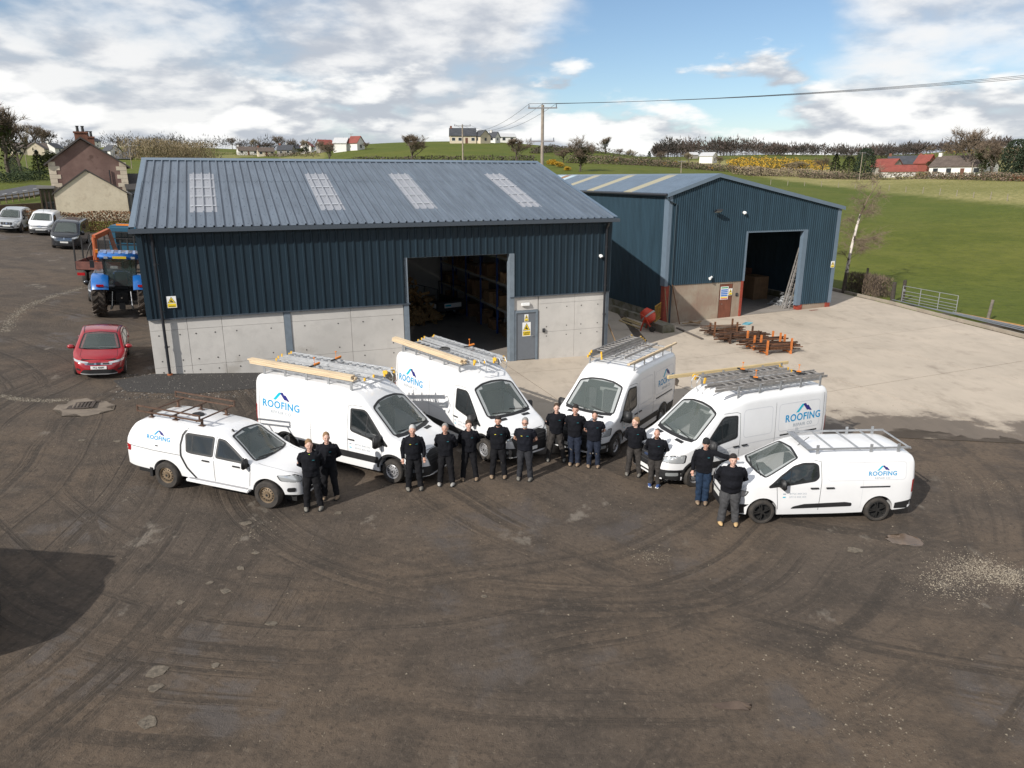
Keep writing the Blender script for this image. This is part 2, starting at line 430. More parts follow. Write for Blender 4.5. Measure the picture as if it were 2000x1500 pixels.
def terrain():
    azs = []; a = -180.
    while a < 180 - 1e-6:
        azs.append(math.radians(a)); a += .4 if -46 <= a < 46 else 2.
    rs = [0.01]; r = 6.
    while r < 3000: rs.append(r); r *= 1.045 if r < 500 else 1.12
    V = []; F = []; A = []
    L1, L2 = gt(1690, 373), gt(2000, 401)
    ln = Vector((L2.y - L1.y, L1.x - L2.x)).normalized()
    if ln.x < 0: ln = -ln
    for r in rs:
        for az in azs:
            x, y = r * sin(az), r * cos(az); z = ground(x, y)
            if inpoly(x, y, YARD_IN): z -= .55
            V.append((x, y, z))
            # dryness of the sward: pale rough grazing beyond the field fence, lush on the hill
            col = 1000 + FPX * (x / max(y, 1)) / cP
            s = (x - L1.x) * ln.x + (y - L1.y) * ln.y + 2.5 * mnoise.noise(Vector((x * .05, y * .05, 0)))
            dry = sstep(-2, 2, s) * (1 - sstep(330, 420, r)) * sstep(1040, 1120, col)
            dry *= 1 - .35 * sstep(0, 1, mnoise.noise(Vector((x * .016, y * .016, 7))) * 1.6)
            if col < 640: dry = max(dry, .55 * sstep(150, 260, r) * (mnoise.noise(Vector((x * .012, y * .012, 5))) > .05))
            A.append(dry)
    n = len(azs)
    for i in range(len(rs) - 1):
        for j in range(n):
            k = (j + 1) % n; F.append((i * n + j, i * n + k, (i + 1) * n + k, (i + 1) * n + j))
    me = bpy.data.meshes.new('field_terrain'); me.from_pydata(V, [], F)
    at_ = me.attributes.new('dry', 'FLOAT', 'POINT'); at_.data.foreach_set('value', A)
    me.shade_smooth(); bm = bmesh.new(); bm.from_mesh(me); bmesh.ops.recalc_face_normals(bm, faces=bm.faces)
    if sum(f.normal.z for f in list(bm.faces)[:500]) < 0: bmesh.ops.reverse_faces(bm, faces=bm.faces)
    bm.to_mesh(me); bm.free()
    d = ND('meadow_grass', .85)
    a_ = d.n('ShaderNodeAttribute'); a_.attribute_name = 'dry'
    b1 = d.noise(.022, 3, .5); n1 = d.noise(.25, 6, .65); n2 = d.noise(1.3, 6, .72); n3 = d.noise(1.5, 6, .70, d.scaled((1.0, .55, 1), -.35))
    g = d.mix(d.ramp(n1, .34, .66), (.086, .102, .014), (.118, .130, .020))
    g = d.mix(d.ramp(b1, .38, .62, 0., .55), g, (.074, .104, .016))
    g = d.mix(d.ramp(n3, .54, .74, 0., .45), g, (.150, .150, .032))
    p = d.mix(d.ramp(n3, .34, .64), (.37, .315, .145), (.25, .235, .085))
    g = d.mix(a_.outputs['Fac'], g, p)
    g = d.mix(d.ramp(n2, .44, .68, 0., .62), g, (.050, .066, .010))
    g = d.mix(d.ramp(d.noise(.07, 5, .6), .45, .65, 0., .35), g, (.135, .135, .030))
    d.col(g); d.bump(d.math('ADD', n2, d.math('MULTIPLY', n3, 1.2)), .8, .12); d.b.inputs['Specular IOR Level'].default_value = .15
    me.materials.append(d.m)
    tag(obj('field_terrain', me), kind='structure')
terrain()

# ------------------------------------------------------------------ concrete apron, slab by slab
TH = .3765; CT, ST = cos(TH), sin(TH)
ORG1 = Vector((-14.034, 27.498, 0)); ORG2 = Vector((9.05, 42.78, 0))
def L2W(X, Y, o=ORG1): return (o.x + X * CT - Y * ST, o.y + X * ST + Y * CT)
def W2L(x, y, o=ORG1): dx, dy = x - o.x, y - o.y; return (dx * CT + dy * ST, -dx * ST + dy * CT)
def concrete(name, c1, c2, stain=(.16, .13, .10), amt=.35, scale=.35, str_=None, moss=None, edge=False):
    d = ND(name, .88); v = d.scaled(str_) if str_ else None
    n1 = d.noise(scale, 6, .6); n2 = d.noise(scale * 7, 5, .65, v); n3 = d.noise(28, 4, .7); n4 = d.noise(scale * 2.3, 7, .68, v)
    c = d.mix(d.ramp(n1, .35, .65), c1, c2)
    c = d.mix(d.ramp(n2, .46, .72, 0., .45), c, tuple(k * .72 for k in c1))
    c = d.mix(d.ramp(n4, .56, .70, 0., amt), c, stain)
    c = d.mix(d.ramp(d.noise(scale * .45, 5, .6), .50, .68, 0., .3), c, tuple(k * .68 for k in c1))
    if moss: c = d.mix(d.ramp(d.noise(1.3, 5, .6), .45, .6, 0., .8), c, moss)
    c = d.mix(d.ramp(n3, .60, .80, 0., .3), c, (.12, .11, .10))
    if edge:      # mud trodden over the slabs from the yard side, damp patches at the rim
        a_ = d.n('ShaderNodeAttribute'); a_.attribute_name = 'mud'; m_ = d.math('ADD', a_.outputs['Fac'], d.math('MULTIPLY', d.math('SUBTRACT', d.noise(.8, 8, .62), .5), 1.9))
        k = d.ramp(m_, .42, .62); c = d.mix(k, c, d.mix(d.ramp(n2, .4, .65), (.085, .066, .051), (.055, .043, .034))); c = d.mix(d.ramp(m_, .05, .5, 0., .45), c, (.22, .18, .14)); d.rough(d.math('SUBTRACT', .9, d.math('MULTIPLY', k, .12)))
    d.col(c); d.bump(d.math('ADD', n3, d.math('MULTIPLY', n2, .6)), .25, .01)
    return d.m
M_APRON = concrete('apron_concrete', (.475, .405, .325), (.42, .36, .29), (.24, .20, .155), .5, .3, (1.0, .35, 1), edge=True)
rw = random.Random(3)
front = [(-3.6, 25.6), (-2.2, 23.2), (-.6, 21.6), (.8, 21.25), (2.0, 21.5), (4.2, 22.6), (7.2, 23.8), (10.2, 24.6), (12.4, 24.1), (13.4, 24.9), (14.6, 24.5), (15.4, 23.7), (16.5, 23.9), (17.3, 22.7), (19.2, 22.9), (21, 21.6), (24, 21.9), (27, 20.6), (29.6, 20.4)]
front = [(x, y - (1.1 * sstep(6, 11, x))) for x, y in front]
fr = []
for a, b in zip(front, front[1:]):
    for k in range(6):
        t = k / 6; fr.append((a[0] + (b[0] - a[0]) * t + rw.uniform(-.1, .1), a[1] + (b[1] - a[1]) * t + rw.uniform(-.16, .16)))
APRON = [L2W(*W2L(x, y)) for x, y in fr] + [(29.7, 20.6), (26.72, 37.3), (25.85, 43), (25.15, 48), (23.3, 56), (20, 62), (10, 62), L2W(26.5, 16), L2W(20.25, 9), L2W(20.25, .02), L2W(9.4, .02)]
def mud_attr(o):
    v = []
    for q in o.data.vertices:
        x, y = q.co.x, q.co.y; d = min(hyp(x - a, y - b) for a, b in fr[::3]); v.append(max(0., 1 - d / 3.2) if x > -6 else 0.)
    o.data.attributes.new('mud', 'FLOAT', 'POINT').data.foreach_set('value', v)
apron = empty('concrete_apron'); apron['kind'] = 'structure'
PL = [W2L(x, y) for x, y in APRON]
gx = [-8, 3.2, 8.8, 14.55, 20.4, 27.0, 33.4, 39.9, 46.5, 53]; gy = [-40, -24, -16.5, -9.2, -2.1, 5.2, 12, 19, 30]
for i in range(len(gx) - 1):
    for j in range(len(gy) - 1):
        q = clip_rect(PL, gx[i] + .02, gx[i + 1] - .02, gy[j] + .02, gy[j + 1] - .02)
        if len(q) < 3: continue
        ar = abs(sum(a[0] * b[1] - b[0] * a[1] for a, b in zip(q, q[1:] + q[:1]))) / 2
        if ar < .3: continue
        try: mud_attr(sheet('slab', [L2W(*p) for p in q], 1.0, .014 + rw.uniform(-.002, .002), M_APRON, apron, .07))
        except Exception as e: print('slab', e)
# shed floors
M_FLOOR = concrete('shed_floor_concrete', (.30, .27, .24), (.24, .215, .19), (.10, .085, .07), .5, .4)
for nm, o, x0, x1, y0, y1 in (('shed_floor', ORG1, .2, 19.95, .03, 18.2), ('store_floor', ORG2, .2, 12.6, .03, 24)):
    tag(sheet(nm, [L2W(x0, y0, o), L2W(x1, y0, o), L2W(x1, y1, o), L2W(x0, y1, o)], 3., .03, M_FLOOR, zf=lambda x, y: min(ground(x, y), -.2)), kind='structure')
# gravel strip against the main shed: loose stone
M_GRAVEL = mat('dark_gravel', (.052, .048, .045), .95, var=.5, vscale=30, bump=1., bscale=60)
gs = [L2W(-.1, -.02), L2W(9.3, -.02), L2W(8.9, -1.6), L2W(6.5, -2.6), L2W(3.5, -2.2), L2W(1.2, -2.7), L2W(-.8, -2.2), L2W(-1.4, -.8)]
tag(sheet('gravel_bed', gs, .8, .012, M_GRAVEL), kind='structure')
def stones(name, spots, n, smin, smax, cols, label, seed, sq=.55):
    rr = random.Random(seed); root = None
    for ci, col in enumerate(cols):
        mb = MB()
        for _ in range(n // len(cols)):
            x, y = spots(rr)
            if x is None: continue
            s = smin + (smax - smin) * rr.random() ** 3; z = ground(x, y)
            if W2L(x, y)[0] > 9 and inpoly(x, y, APRON): z += .014
            a = rr.random() * 6.28; k = [rr.uniform(.7, 1.3) for _ in range(5)]
            P = [(x + s * k[0] * cos(a), y + s * k[0] * sin(a), z), (x + s * k[1] * cos(a + 2.1), y + s * k[1] * sin(a + 2.1), z), (x + s * k[2] * cos(a + 4.2), y + s * k[2] * sin(a + 4.2), z), (x + s * .2 * k[3], y + s * .2 * k[4], z + s * sq)]
            mb.add(P, [(0, 1, 3), (1, 2, 3), (2, 0, 3)])
        o = mb.build('gravel' if ci == 0 else 'pale_stones', mat('stone_%d_%d' % (seed, ci), col, .9), root, fix=False)
        if ci == 0: root = o; tag(o, label, 'gravel', kind='stuff')
def sp_strip(rr):
    X = rr.uniform(-1.2, 9.2); Y = -rr.random() ** 1.3 * 3.2
    return L2W(X, Y)
stones('gravel', sp_strip, 5200, .018, .055, [(.085, .078, .072), (.045, .042, .04), (.21, .19, .165)], 'dark loose gravel strip along the concrete shed wall', 11)
def sp_yard(rr):
    if rr.random() < .45:
        c = rr.choice([(1900, 1120, 1.5), (1860, 1150, .9), (1960, 1125, 1.2), (1700, 1440, 2.0), (1850, 1430, 1.8), (1270, 1085, .5), (1650, 1300, 1.6), (1920, 950, 1.0), (480, 1040, .8)])
        p = gt(c[0], c[1]); return p.x + rr.gauss(0, c[2] * .55), p.y + rr.gauss(0, c[2] * .5)
    return rr.uniform(-14, 15), rr.uniform(7.5, 27)
stones('gravel', sp_yard, 5200, .008, .030, [(.135, .11, .08), (.10, .082, .062), (.19, .16, .12)], 'pale chippings scattered over the brown yard', 12)
def along(pts, sp):
    P = [gt(*p) for p in pts]
    def f(rr):
        i = rr.randrange(len(P) - 1); q = P[i].lerp(P[i + 1], rr.random()); return q.x + rr.gauss(0, sp), q.y + rr.gauss(0, sp)
    return f
stones('gravel', along([(12, 648), (24, 620), (55, 597), (100, 580), (165, 561)], .14), 1500, .015, .04, [(.20, .17, .13), (.28, .25, .20)], 'pale grit line curving across the yard left of the red car', 13)
stones('gravel', along([(0, 772), (40, 781), (90, 783), (130, 781)], .10), 700, .012, .03, [(.20, .17, .13), (.28, .25, .20)], 'pale grit line running to the drain from the left edge', 14)
stones('gravel', along([(1835, 1148), (1870, 1120), (1910, 1105), (1960, 1122), (2000, 1140), (1940, 1115)], .30), 3800, .008, .024, [(.22, .185, .14), (.30, .26, .20), (.15, .125, .095)], 'spill of pale gravel at the right side of the yard', 15)
# larger flat pale fragments lying in the dirt
rf = random.Random(5)
for px, py, s in ((480, 1023, .18), (308, 1309, .26), (660, 1002, .15), (352, 1177, .13), (440, 1155, .14), (500, 1080, .12), (470, 1110, .13), (530, 1218, .13), (410, 1139, .1), (421, 1300, .1), (305, 1344, .16), (945, 1165, .1), (290, 1410, .22), (1670, 1075, .22), (1645, 1157, .2), (230, 862, .16), (160, 860, .14), (270, 748, .14)):
    p = gt(px, py); n = 9
    pts = [(p.x + s * rf.uniform(.45, 1) * cos(2 * pi * k / n), p.y + s * rf.uniform(.4, .8) * sin(2 * pi * k / n)) for k in range(n)]
    tag(sheet('stone_flake', pts, 1., .012, mat('pale_flake', (.135, .112, .085), .9, var=.5, vscale=14, bump=.6, bscale=30), thick=.03), 'flat pale stone flake pressed into the brown yard', 'stone', 'pale flakes in the yard')
# puddles
M_PUD = mat('puddle_water', (.125, .088, .062), .16, spec=.5, var=.4, vscale=2.5)
for px, py, sx, sy, lb in ((1768, 1055, .42, .30, 'small brown puddle beside the compact van'), (1430, 1378, .34, .10, 'thin brown puddle in the front of the yard'), (1650, 1158, .16, .1, 'tiny puddle right of the middle of the yard')):
    p = gt(px, py); n = 26; rr = random.Random(px)
    pts = []
    for k in range(n):
        t = 2 * pi * k / n; w = 1 + .5 * mnoise.noise(Vector((cos(t) * 2.6, sin(t) * 2.6, px)))
        pts.append((p.x + sx * w * cos(t), p.y + sy * w * sin(t)))
    tag(sheet('puddle', pts, .5, .006, M_PUD), lb, 'puddle', kind='structure')
# drain with its concrete surround
def drain():
    p = gt(162, 796); n = 22; rr = random.Random(2)
    pts = [(p.x + rr.uniform(.62, 1.0) * 1.05 * cos(2 * pi * k / n), p.y + rr.uniform(.62, 1.0) * 1.0 * sin(2 * pi * k / n)) for k in range(n)]
    e = empty('yard_drain', (0, 0, 0), 0, 'rusty drain grating in a pale concrete surround', 'drain')
    sheet('surround', pts, .7, .02, concrete('drain_concrete', (.22, .18, .14), (.15, .122, .095), (.07, .056, .043), .7, 1.6), e, .03)
    g = MB(); q = Vector((p.x - .1, p.y + .12, p.z + .045)); fm = mat('drain_iron', (.075, .058, .048), .8, var=.4)
    for k in (-1, 1):
        g.cbox(q + Vector((0, k * .36, 0)), (.78, .06, .03), .35); 
        g.cbox(q + Matrix.Rotation(.35, 3, 'Z') @ Vector((k * .36, 0, 0)), (.06, .7, .03), .35)
    g.build('grate_frame', fm, e)
    for k in range(7): MB().cbox(q + Matrix.Rotation(.35, 3, 'Z') @ Vector(((k - 3) * .1, 0, 0)), (.045, .7, .024), .35).build('grate_bar', fm, e)
drain()
# kerb
M_KERB = concrete('kerb_concrete', (.36, .31, .25), (.28, .24, .19), (.12, .10, .08), .5, 1.)
kp = [(32.9, 4), (30.5, 17), (27.0, 37.3), (26.1, 43), (25.4, 48), (23.6, 56), (21.5, 61)]
kerb = empty('kerb'); kerb['kind'] = 'structure'
for a, b in zip(kp, kp[1:]):
    L = hyp(b[0] - a[0], b[1] - a[1]); n = max(1, round(L / .92))
    for k in range(n):
        t0, t1 = (k + .006) / n, (k + .994) / n
        A = Vector((a[0] + (b[0] - a[0]) * t0, a[1] + (b[1] - a[1]) * t0, 0)); B = Vector((a[0] + (b[0] - a[0]) * t1, a[1] + (b[1] - a[1]) * t1, 0))
        A.z = ground(A.x, A.y) + .05; B.z = ground(B.x, B.y) + .05
        MB().bar(A, B, .16, .26).build('kerb_stone', M_KERB, kerb)
# ================================================================== SHEDS
M_CLAD = mat('navy_cladding', (.0125, .026, .038), .45, var=.22, vscale=1.5, spec=.3, stretch=(2, 1, .25))
M_ROOFS = mat('slate_blue_roof_sheet', (.118, .146, .183), .45, var=.22, vscale=1.6, spec=.5, stretch=(2, .25, .25))
M_FLASH = mat('blue_grey_flashing', (.13, .175, .225), .4, var=.08, vscale=3)
M_GUTTER = mat('dark_gutter', (.055, .068, .085), .45)
M_PIPE = mat('black_downpipe', (.018, .020, .025), .4)
M_STEEL = mat('grey_blue_steel', (.165, .20, .235), .5, var=.15, vscale=4)
M_WALLC = concrete('cast_wall_concrete', (.56, .535, .50), (.50, .48, .45), (.30, .27, .23), .5, .5, (.5, 2.2, .5))
M_HOLE = mat('tie_hole', (.05, .047, .043), .95)
M_CLAD2 = mat('blue_cladding', (.026, .054, .077), .5, var=.25, vscale=1.2, spec=.3, stretch=(2, 2, .25))
M_ROOF2 = mat('weathered_blue_roof', (.135, .18, .235), .45, var=.15, vscale=1.5)
M_INNER = mat('liner_grey', (.30, .31, .30), .7, var=.15, vscale=1.5)
M_REDST = mat('red_oxide_steel', (.28, .045, .025), .6, var=.35, vscale=5)
M_GREYDOOR = mat('grey_steel_door', (.14, .155, .175), .45, var=.06)
def skylight_mat(name, col, a):
    m = bpy.data.materials.new(name); m.use_nodes = True; nt = m.node_tree; b = nt.nodes['Principled BSDF']
    b.inputs['Base Color'].default_value = (*col, 1); b.inputs['Roughness'].default_value = .35
    t = nt.nodes.new('ShaderNodeBsdfTranslucent'); t.inputs[0].default_value = (*col, 1); mx = nt.nodes.new('ShaderNodeMixShader'); mx.inputs[0].default_value = a
    nt.links.new(b.outputs[0], mx.inputs[1]); nt.links.new(t.outputs[0], mx.inputs[2]); nt.links.new(mx.outputs[0], nt.nodes['Material Output'].inputs[0]); return m
M_SKYL = skylight_mat('clear_rooflight', (.36, .375, .41), .2)
M_GRP = skylight_mat('cream_rooflight', (.50, .46, .33), .25)

def profile(width, kind):
    """cross-section of one cladding sheet: list of (u, height)"""
    P = []
    if kind == 'box':
        k = round(width / .3333); p = width / k
        for i in range(k):
            a = i * p; P += [(a, 0), (a + p * .30, 0), (a + p * .385, .036), (a + p * .56, .036), (a + p * .645, 0)]
        P.append((width, 0))
    elif kind == 'roof':
        k = round(width / .3333); p = width / k
        for i in range(k):
            a = i * p; P += [(a, 0), (a + p * .40, 0), (a + p * .43, .06), (a + p * .57, .06), (a + p * .60, 0)]
        P.append((width, 0))
    else:
        k = max(1, round(width / .165)); p = width / k
        for i in range(k):
            a = i * p; P += [(a, 0), (a + p * .3, 0), (a + p * .42, .042), (a + p * .86, .042)]
        P.append((width, 0))
    return P
def clad(name, o, eu, ev, en, width, v0, v1, kind, m, parent, flip=False):
    """sheet spanning u in [0,width], v from v0 to v1 (numbers or functions of u), proud along en"""
    mb = MB(); o, eu, ev, en = map(Vector, (o, eu, ev, en)); P = profile(width, kind); V = []
    f0 = v0 if callable(v0) else (lambda u: v0); f1 = v1 if callable(v1) else (lambda u: v1)
    for u, h in P: V.append(o + eu * u + ev * f0(u) + en * h)
    for u, h in P: V.append(o + eu * u + ev * f1(u) + en * h)
    n = len(P); F = [(i, i + 1, n + i + 1, n + i) for i in range(n - 1)]
    # returns at the ends give the sheet a visible thickness
    mb.add(V, F); return mb.build(name, m, parent, fix=False)
def sheets(parent, name, o, eu, ev, en, spans, kind, m, w=1.0):
    o, eu = Vector(o), Vector(eu)
    for u0, u1, v0, v1 in spans:
        n = max(1, round((u1 - u0) / w)); p = (u1 - u0) / n
        for k in range(n):
            a = u0 + k * p
            s0 = (lambda u, a=a, f=v0: f(a + u)) if callable(v0) else v0; s1 = (lambda u, a=a, f=v1: f(a + u)) if callable(v1) else v1
            clad(name, o + eu * a, eu, ev, en, p, s0, s1, kind, m, parent)
def box(name, m, parent, x0, x1, y0, y1, z0, z1, bev=0, **kw):
    mb = MB().box(x0, x1, y0, y1, z0, z1)
    if bev:
        me = mb.mesh(name, m, None, True); bevel(me, bev); o = obj(name, me, parent); tag(o, **kw) if kw else 0; return o
    return mb.build(name, m, parent, **kw)
# text and flat signs -------------------------------------------------------
_TXT = {}
def text2d(s, size=1., bold=0., spacing=1.):
    key = (s, bold, spacing)
    if key not in _TXT:
        c = bpy.data.curves.new('t', 'FONT'); c.body = s; c.size = 1; c.align_x = 'CENTER'; c.align_y = 'CENTER'; c.offset = bold; c.space_character = spacing; c.resolution_u = 3
        o = bpy.data.objects.new('t', c); COL.objects.link(o); dg = bpy.context.evaluated_depsgraph_get(); me = o.evaluated_get(dg).to_mesh()
        _TXT[key] = ([(v.co.x, v.co.y) for v in me.vertices], [tuple(p.vertices) for p in me.polygons])
        o.evaluated_get(dg).to_mesh_clear(); bpy.data.objects.remove(o); bpy.data.curves.remove(c)
    v, f = _TXT[key]
    return [(x * size, y * size) for x, y in v], f
M_YEL = mat('sign_yellow', (.80, .58, .02), .5); M_WHT = mat('sign_white', (.78, .78, .76), .5); M_BLK = mat('sign_black', (.02, .02, .02), .5); M_SBLUE = mat('sign_blue', (.03, .16, .50), .5); M_SGRN = mat('sign_green', (.03, .30, .12), .5); M_SRED = mat('sign_red', (.55, .03, .03), .5)
def flat(name, m, parent, polys, o, eu, ev, en, lift=0.):
    o, eu, ev, en = map(Vector, (o, eu, ev, en)); mb = MB()
    for P in polys: mb.add([o + eu * u + ev * v + en * lift for u, v in P], [tuple(range(len(P)))])
    return mb.build(name, m, parent, fix=False)
def ftext(name, s, size, m, parent, o, eu, ev, en, lift, cx=0., cy=0., bold=.0):
    v, f = text2d(s, size, bold); o, eu, ev, en = map(Vector, (o, eu, ev, en))
    return MB().add([o + eu * (x + cx) + ev * (y + cy) + en * lift for x, y in v], f).build(name, m, parent, fix=False)
R4 = lambda u0, u1, v0, v1: [(u0, v0), (u1, v0), (u1, v1), (u0, v1)]
def warning_sign(label, o, eu, ev, en, w, h, words):
    e = empty('warning_sign', (0, 0, 0), 0, label, 'sign')
    o, eu, ev, en = map(Vector, (o, eu, ev, en))
    mb = MB(); mb.add([o + eu * u + ev * v + en * d for d in (0, .006) for u, v in R4(0, w, 0, h)], [(3, 2, 1, 0), (4, 5, 6, 7), (0, 1, 5, 4), (1, 2, 6, 5), (2, 3, 7, 6), (3, 0, 4, 7)])
    mb.build('board', M_WHT, e)
    cx, t = w / 2, h * .42
    flat('triangle_border', M_BLK, e, [[(cx - w * .42, t), (cx + w * .42, t), (cx, h * .95)]], o, eu, ev, en, .009)
    flat('triangle', M_YEL, e, [[(cx - w * .35, t + h * .035), (cx + w * .35, t + h * .035), (cx, h * .89)]], o, eu, ev, en, .012)
    flat('camera_symbol', M_BLK, e, [[(cx - w * .2, t + h * .13), (cx + w * .12, t + h * .06), (cx + w * .17, t + h * .16), (cx - w * .12, t + h * .24)], R4(cx - w * .05, cx + .02 * w, t + h * .22, t + h * .34)], o, eu, ev, en, .015)
    flat('text_panel', M_YEL, e, [R4(w * .06, w * .94, h * .05, t - h * .05)], o, eu, ev, en, .009)
    if words: ftext('lettering', words, h * .17, M_BLK, e, o, eu, ev, en, .013, cx, h * .27, .01)
    flat('small_print', M_BLK, e, [R4(w * .16, w * .84, h * .10, h * .135), R4(w * .16, w * .84, h * .165, h * .185)], o, eu, ev, en, .013)
    return e

def in_frame(root):
    pass
# ------------------------------------------------------------------ main shed
LEN, DEP, ZC, ZE, ZR, YR = 20.10, 18.4, 2.83, 6.05, 8.87, 9.2
s1 = empty('steel_shed', ORG1, TH, 'long navy clad shed with grey concrete base and blue metal roof', 'shed')
X, Y, Z, nX, nY = (1, 0, 0), (0, 1, 0), (0, 0, 1), (-1, 0, 0), (0, -1, 0)
OP0, OP1, OPZ = 10.19, 14.96, 4.77
sheets(s1, 'cladding_sheet', (0, -.06, 0), X, Z, nY, [(.14, OP0, ZC - .03, ZE + .1), (OP0, OP1, OPZ, ZE + .1), (OP1, LEN - .14, ZC - .04, ZE + .1)], 'box', M_CLAD)
rk = lambda v: ZE + (ZR - ZE) * (1 - abs(v - YR) / YR) - .02
for xx, nn in ((-.0, nX), (LEN, X)):
    sheets(s1, 'gable_sheet', (xx, 0, 0), Y, Z, nn, [(.05, DEP - .05, ZC, rk)], 'box', M_CLAD)
sheets(s1, 'rear_sheet', (0, DEP, 0), X, Z, Y, [(.1, LEN - .1, ZC, ZE)], 'box', M_CLAD)
# inner lining so that the inside is closed and grey
box('cladding_rail', M_STEEL, s1, 10.2, 14.95, -.03, .12, OPZ - .02, OPZ + .16)
for xa, xb in ((-.03, .17), (LEN - .17, LEN + .03)): box('corner_flashing', M_CLAD, s1, xa, xb, -.115, .15, ZC - .04, ZE)
box('drip_flashing', M_GUTTER, s1, 0, OP0 + .1, -.125, -.05, ZC - .065, ZC - .02); box('drip_flashing', M_GUTTER, s1, OP1, LEN, -.125, -.05, ZC - .075, ZC - .03)
def panels(xs, zs, skip=()):
    for i in range(len(xs) - 1):
        for j in range(len(zs) - 1):
            if (i, j) in skip: continue
            o = box('wall_panel', M_WALLC, s1, xs[i][1] if isinstance(xs[i], tuple) else xs[i] + .006, (xs[i + 1][0] if isinstance(xs[i + 1], tuple) else xs[i + 1] - .006), -.02 + .003 * ((i + j) % 3), .18, zs[j] + .005, zs[j + 1] - .005)
            # tie-bolt holes
            w0, w1 = o.bound_box[0][0], o.bound_box[4][0]
            if zs[j + 1] - zs[j] > .7:
                for q in (.22, .78):
                    for zz in (zs[j] + .25, zs[j + 1] - .2):
                        if zz > .1: MB().lathe([(.0, -.024), (.028, -.024), (.028, .02)], 10, (w0 + (w1 - w0) * q, 0, zz), 'y').build('tie_hole', M_HOLE, s1)
panels([.0, 1.35, 2.62, (4.99, 5.27), 7.72, 10.0], [-.6, .85, 2.33, ZC])
panels([16.42, 18.3, 19.9], [-.6, 1.02, 2.38, ZC - .01])
box('wall_panel', M_WALLC, s1, 15.2, 16.38, -.02, .18, 2.14, ZC - .03)
box('steel_post', M_STEEL, s1, 5.0, 5.26, -.05, .2, -.6, ZC - .05)
box('door_jamb', M_STEEL, s1, 10.02, 10.24, -.06, .24, -.6, OPZ); box('door_jamb', M_STEEL, s1, 14.94, 15.17, -.10, .24, -.6, OPZ)
box('corner_post', M_STEEL, s1, 19.93, 20.12, -.05, .2, -.6, ZC - .05)
for a, b, c, d in ((-.0, .2, .2, DEP), (LEN - .2, LEN, .2, DEP)): box('side_base_wall', M_WALLC, s1, a, b, c, d, -.6, ZC)
box('rear_base_wall', M_WALLC, s1, .2, LEN - .2, DEP - .2, DEP - .01, -.6, ZC)
# pedestrian door
dr = box('door', M_GREYDOOR, s1, 15.28, 16.27, -.03, .02, -.22, 2.02)
MB().box(15.18, 15.28, -.07, .1, -.3, 2.13).box(16.27, 16.37, -.07, .1, -.3, 2.13).box(15.28, 16.27, -.07, .1, 2.02, 2.13).build('door_frame', M_STEEL, s1)
MB().tube([(16.12, -.03, .92), (16.12, -.09, .92), (16.0, -.09, .92)], .012).build('handle', mat('chrome', (.6, .6, .6), .25, 1.), dr)
lb = lambda x, z: Vector((*L2W(x, -.035), z)); EX, EN = Vector((CT, ST, 0)), Vector((ST, -CT, 0))
warning_sign('large yellow caution triangle sign on the grey shed door', lb(15.60, .90), EX, Vector(Z), EN, .42, .66, 'Caution')
warning_sign('small yellow warning notice high on the grey shed door', lb(15.70, 1.60), EX, Vector(Z), EN, .20, .34, '')
warning_sign('yellow camera warning sign beside the left downpipe of the navy shed', Vector((*L2W(.74, -.13), 3.22)), EX, Vector(Z), EN, .34, .45, '')
e = empty('bulkhead_light', (*L2W(15.52, -.03), 2.34), TH, 'white bulkhead light above the grey shed door', 'light')
me = MB().box(0, .42, -.10, 0, 0, .15).mesh('housing', mat('white_plastic', (.75, .75, .74), .4), None, True); obj('housing', bevel(me, .02, 2), e)
MB().box(.03, .39, -.115, -.10, .02, .09).build('diffuser', mat('diffuser_white', (.8, .8, .78), .3), e)
e = empty('key_box', (*L2W(16.62, -.03), 1.02), TH, 'small black key box on the concrete wall right of the door', 'box')
obj('case', bevel(MB().box(0, .13, -.07, 0, 0, .19).mesh('case', M_PIPE, None, True), .015, 2), e); MB().box(.03, .10, -.078, -.07, .09, .16).build('keypad', mat('keypad_grey', (.08, .08, .085), .5), e)
def dome(label, loc, r=.085):
    e = empty('dome_camera', loc, TH, label, 'camera'); mw = mat('camera_white', (.80, .80, .79), .35)
    MB().lathe([(0, 0), (r * .9, 0), (r * .9, -.05), (0, -.05)], 14, axis='y').build('mount', mw, e); MB().ell((0, -.10, -.02), (r, r, r), 14, 9).build('housing', mw, e, smooth=179)
    MB().ell((0, -.135, -.05), (r * .62, r * .62, r * .6), 12, 8).build('lens_dome', mat('lens_black', (.02, .02, .025), .1), e, smooth=179); return e
dome('white dome camera near the right end of the navy shed', Vector((*L2W(19.55, -.1), 4.5)))
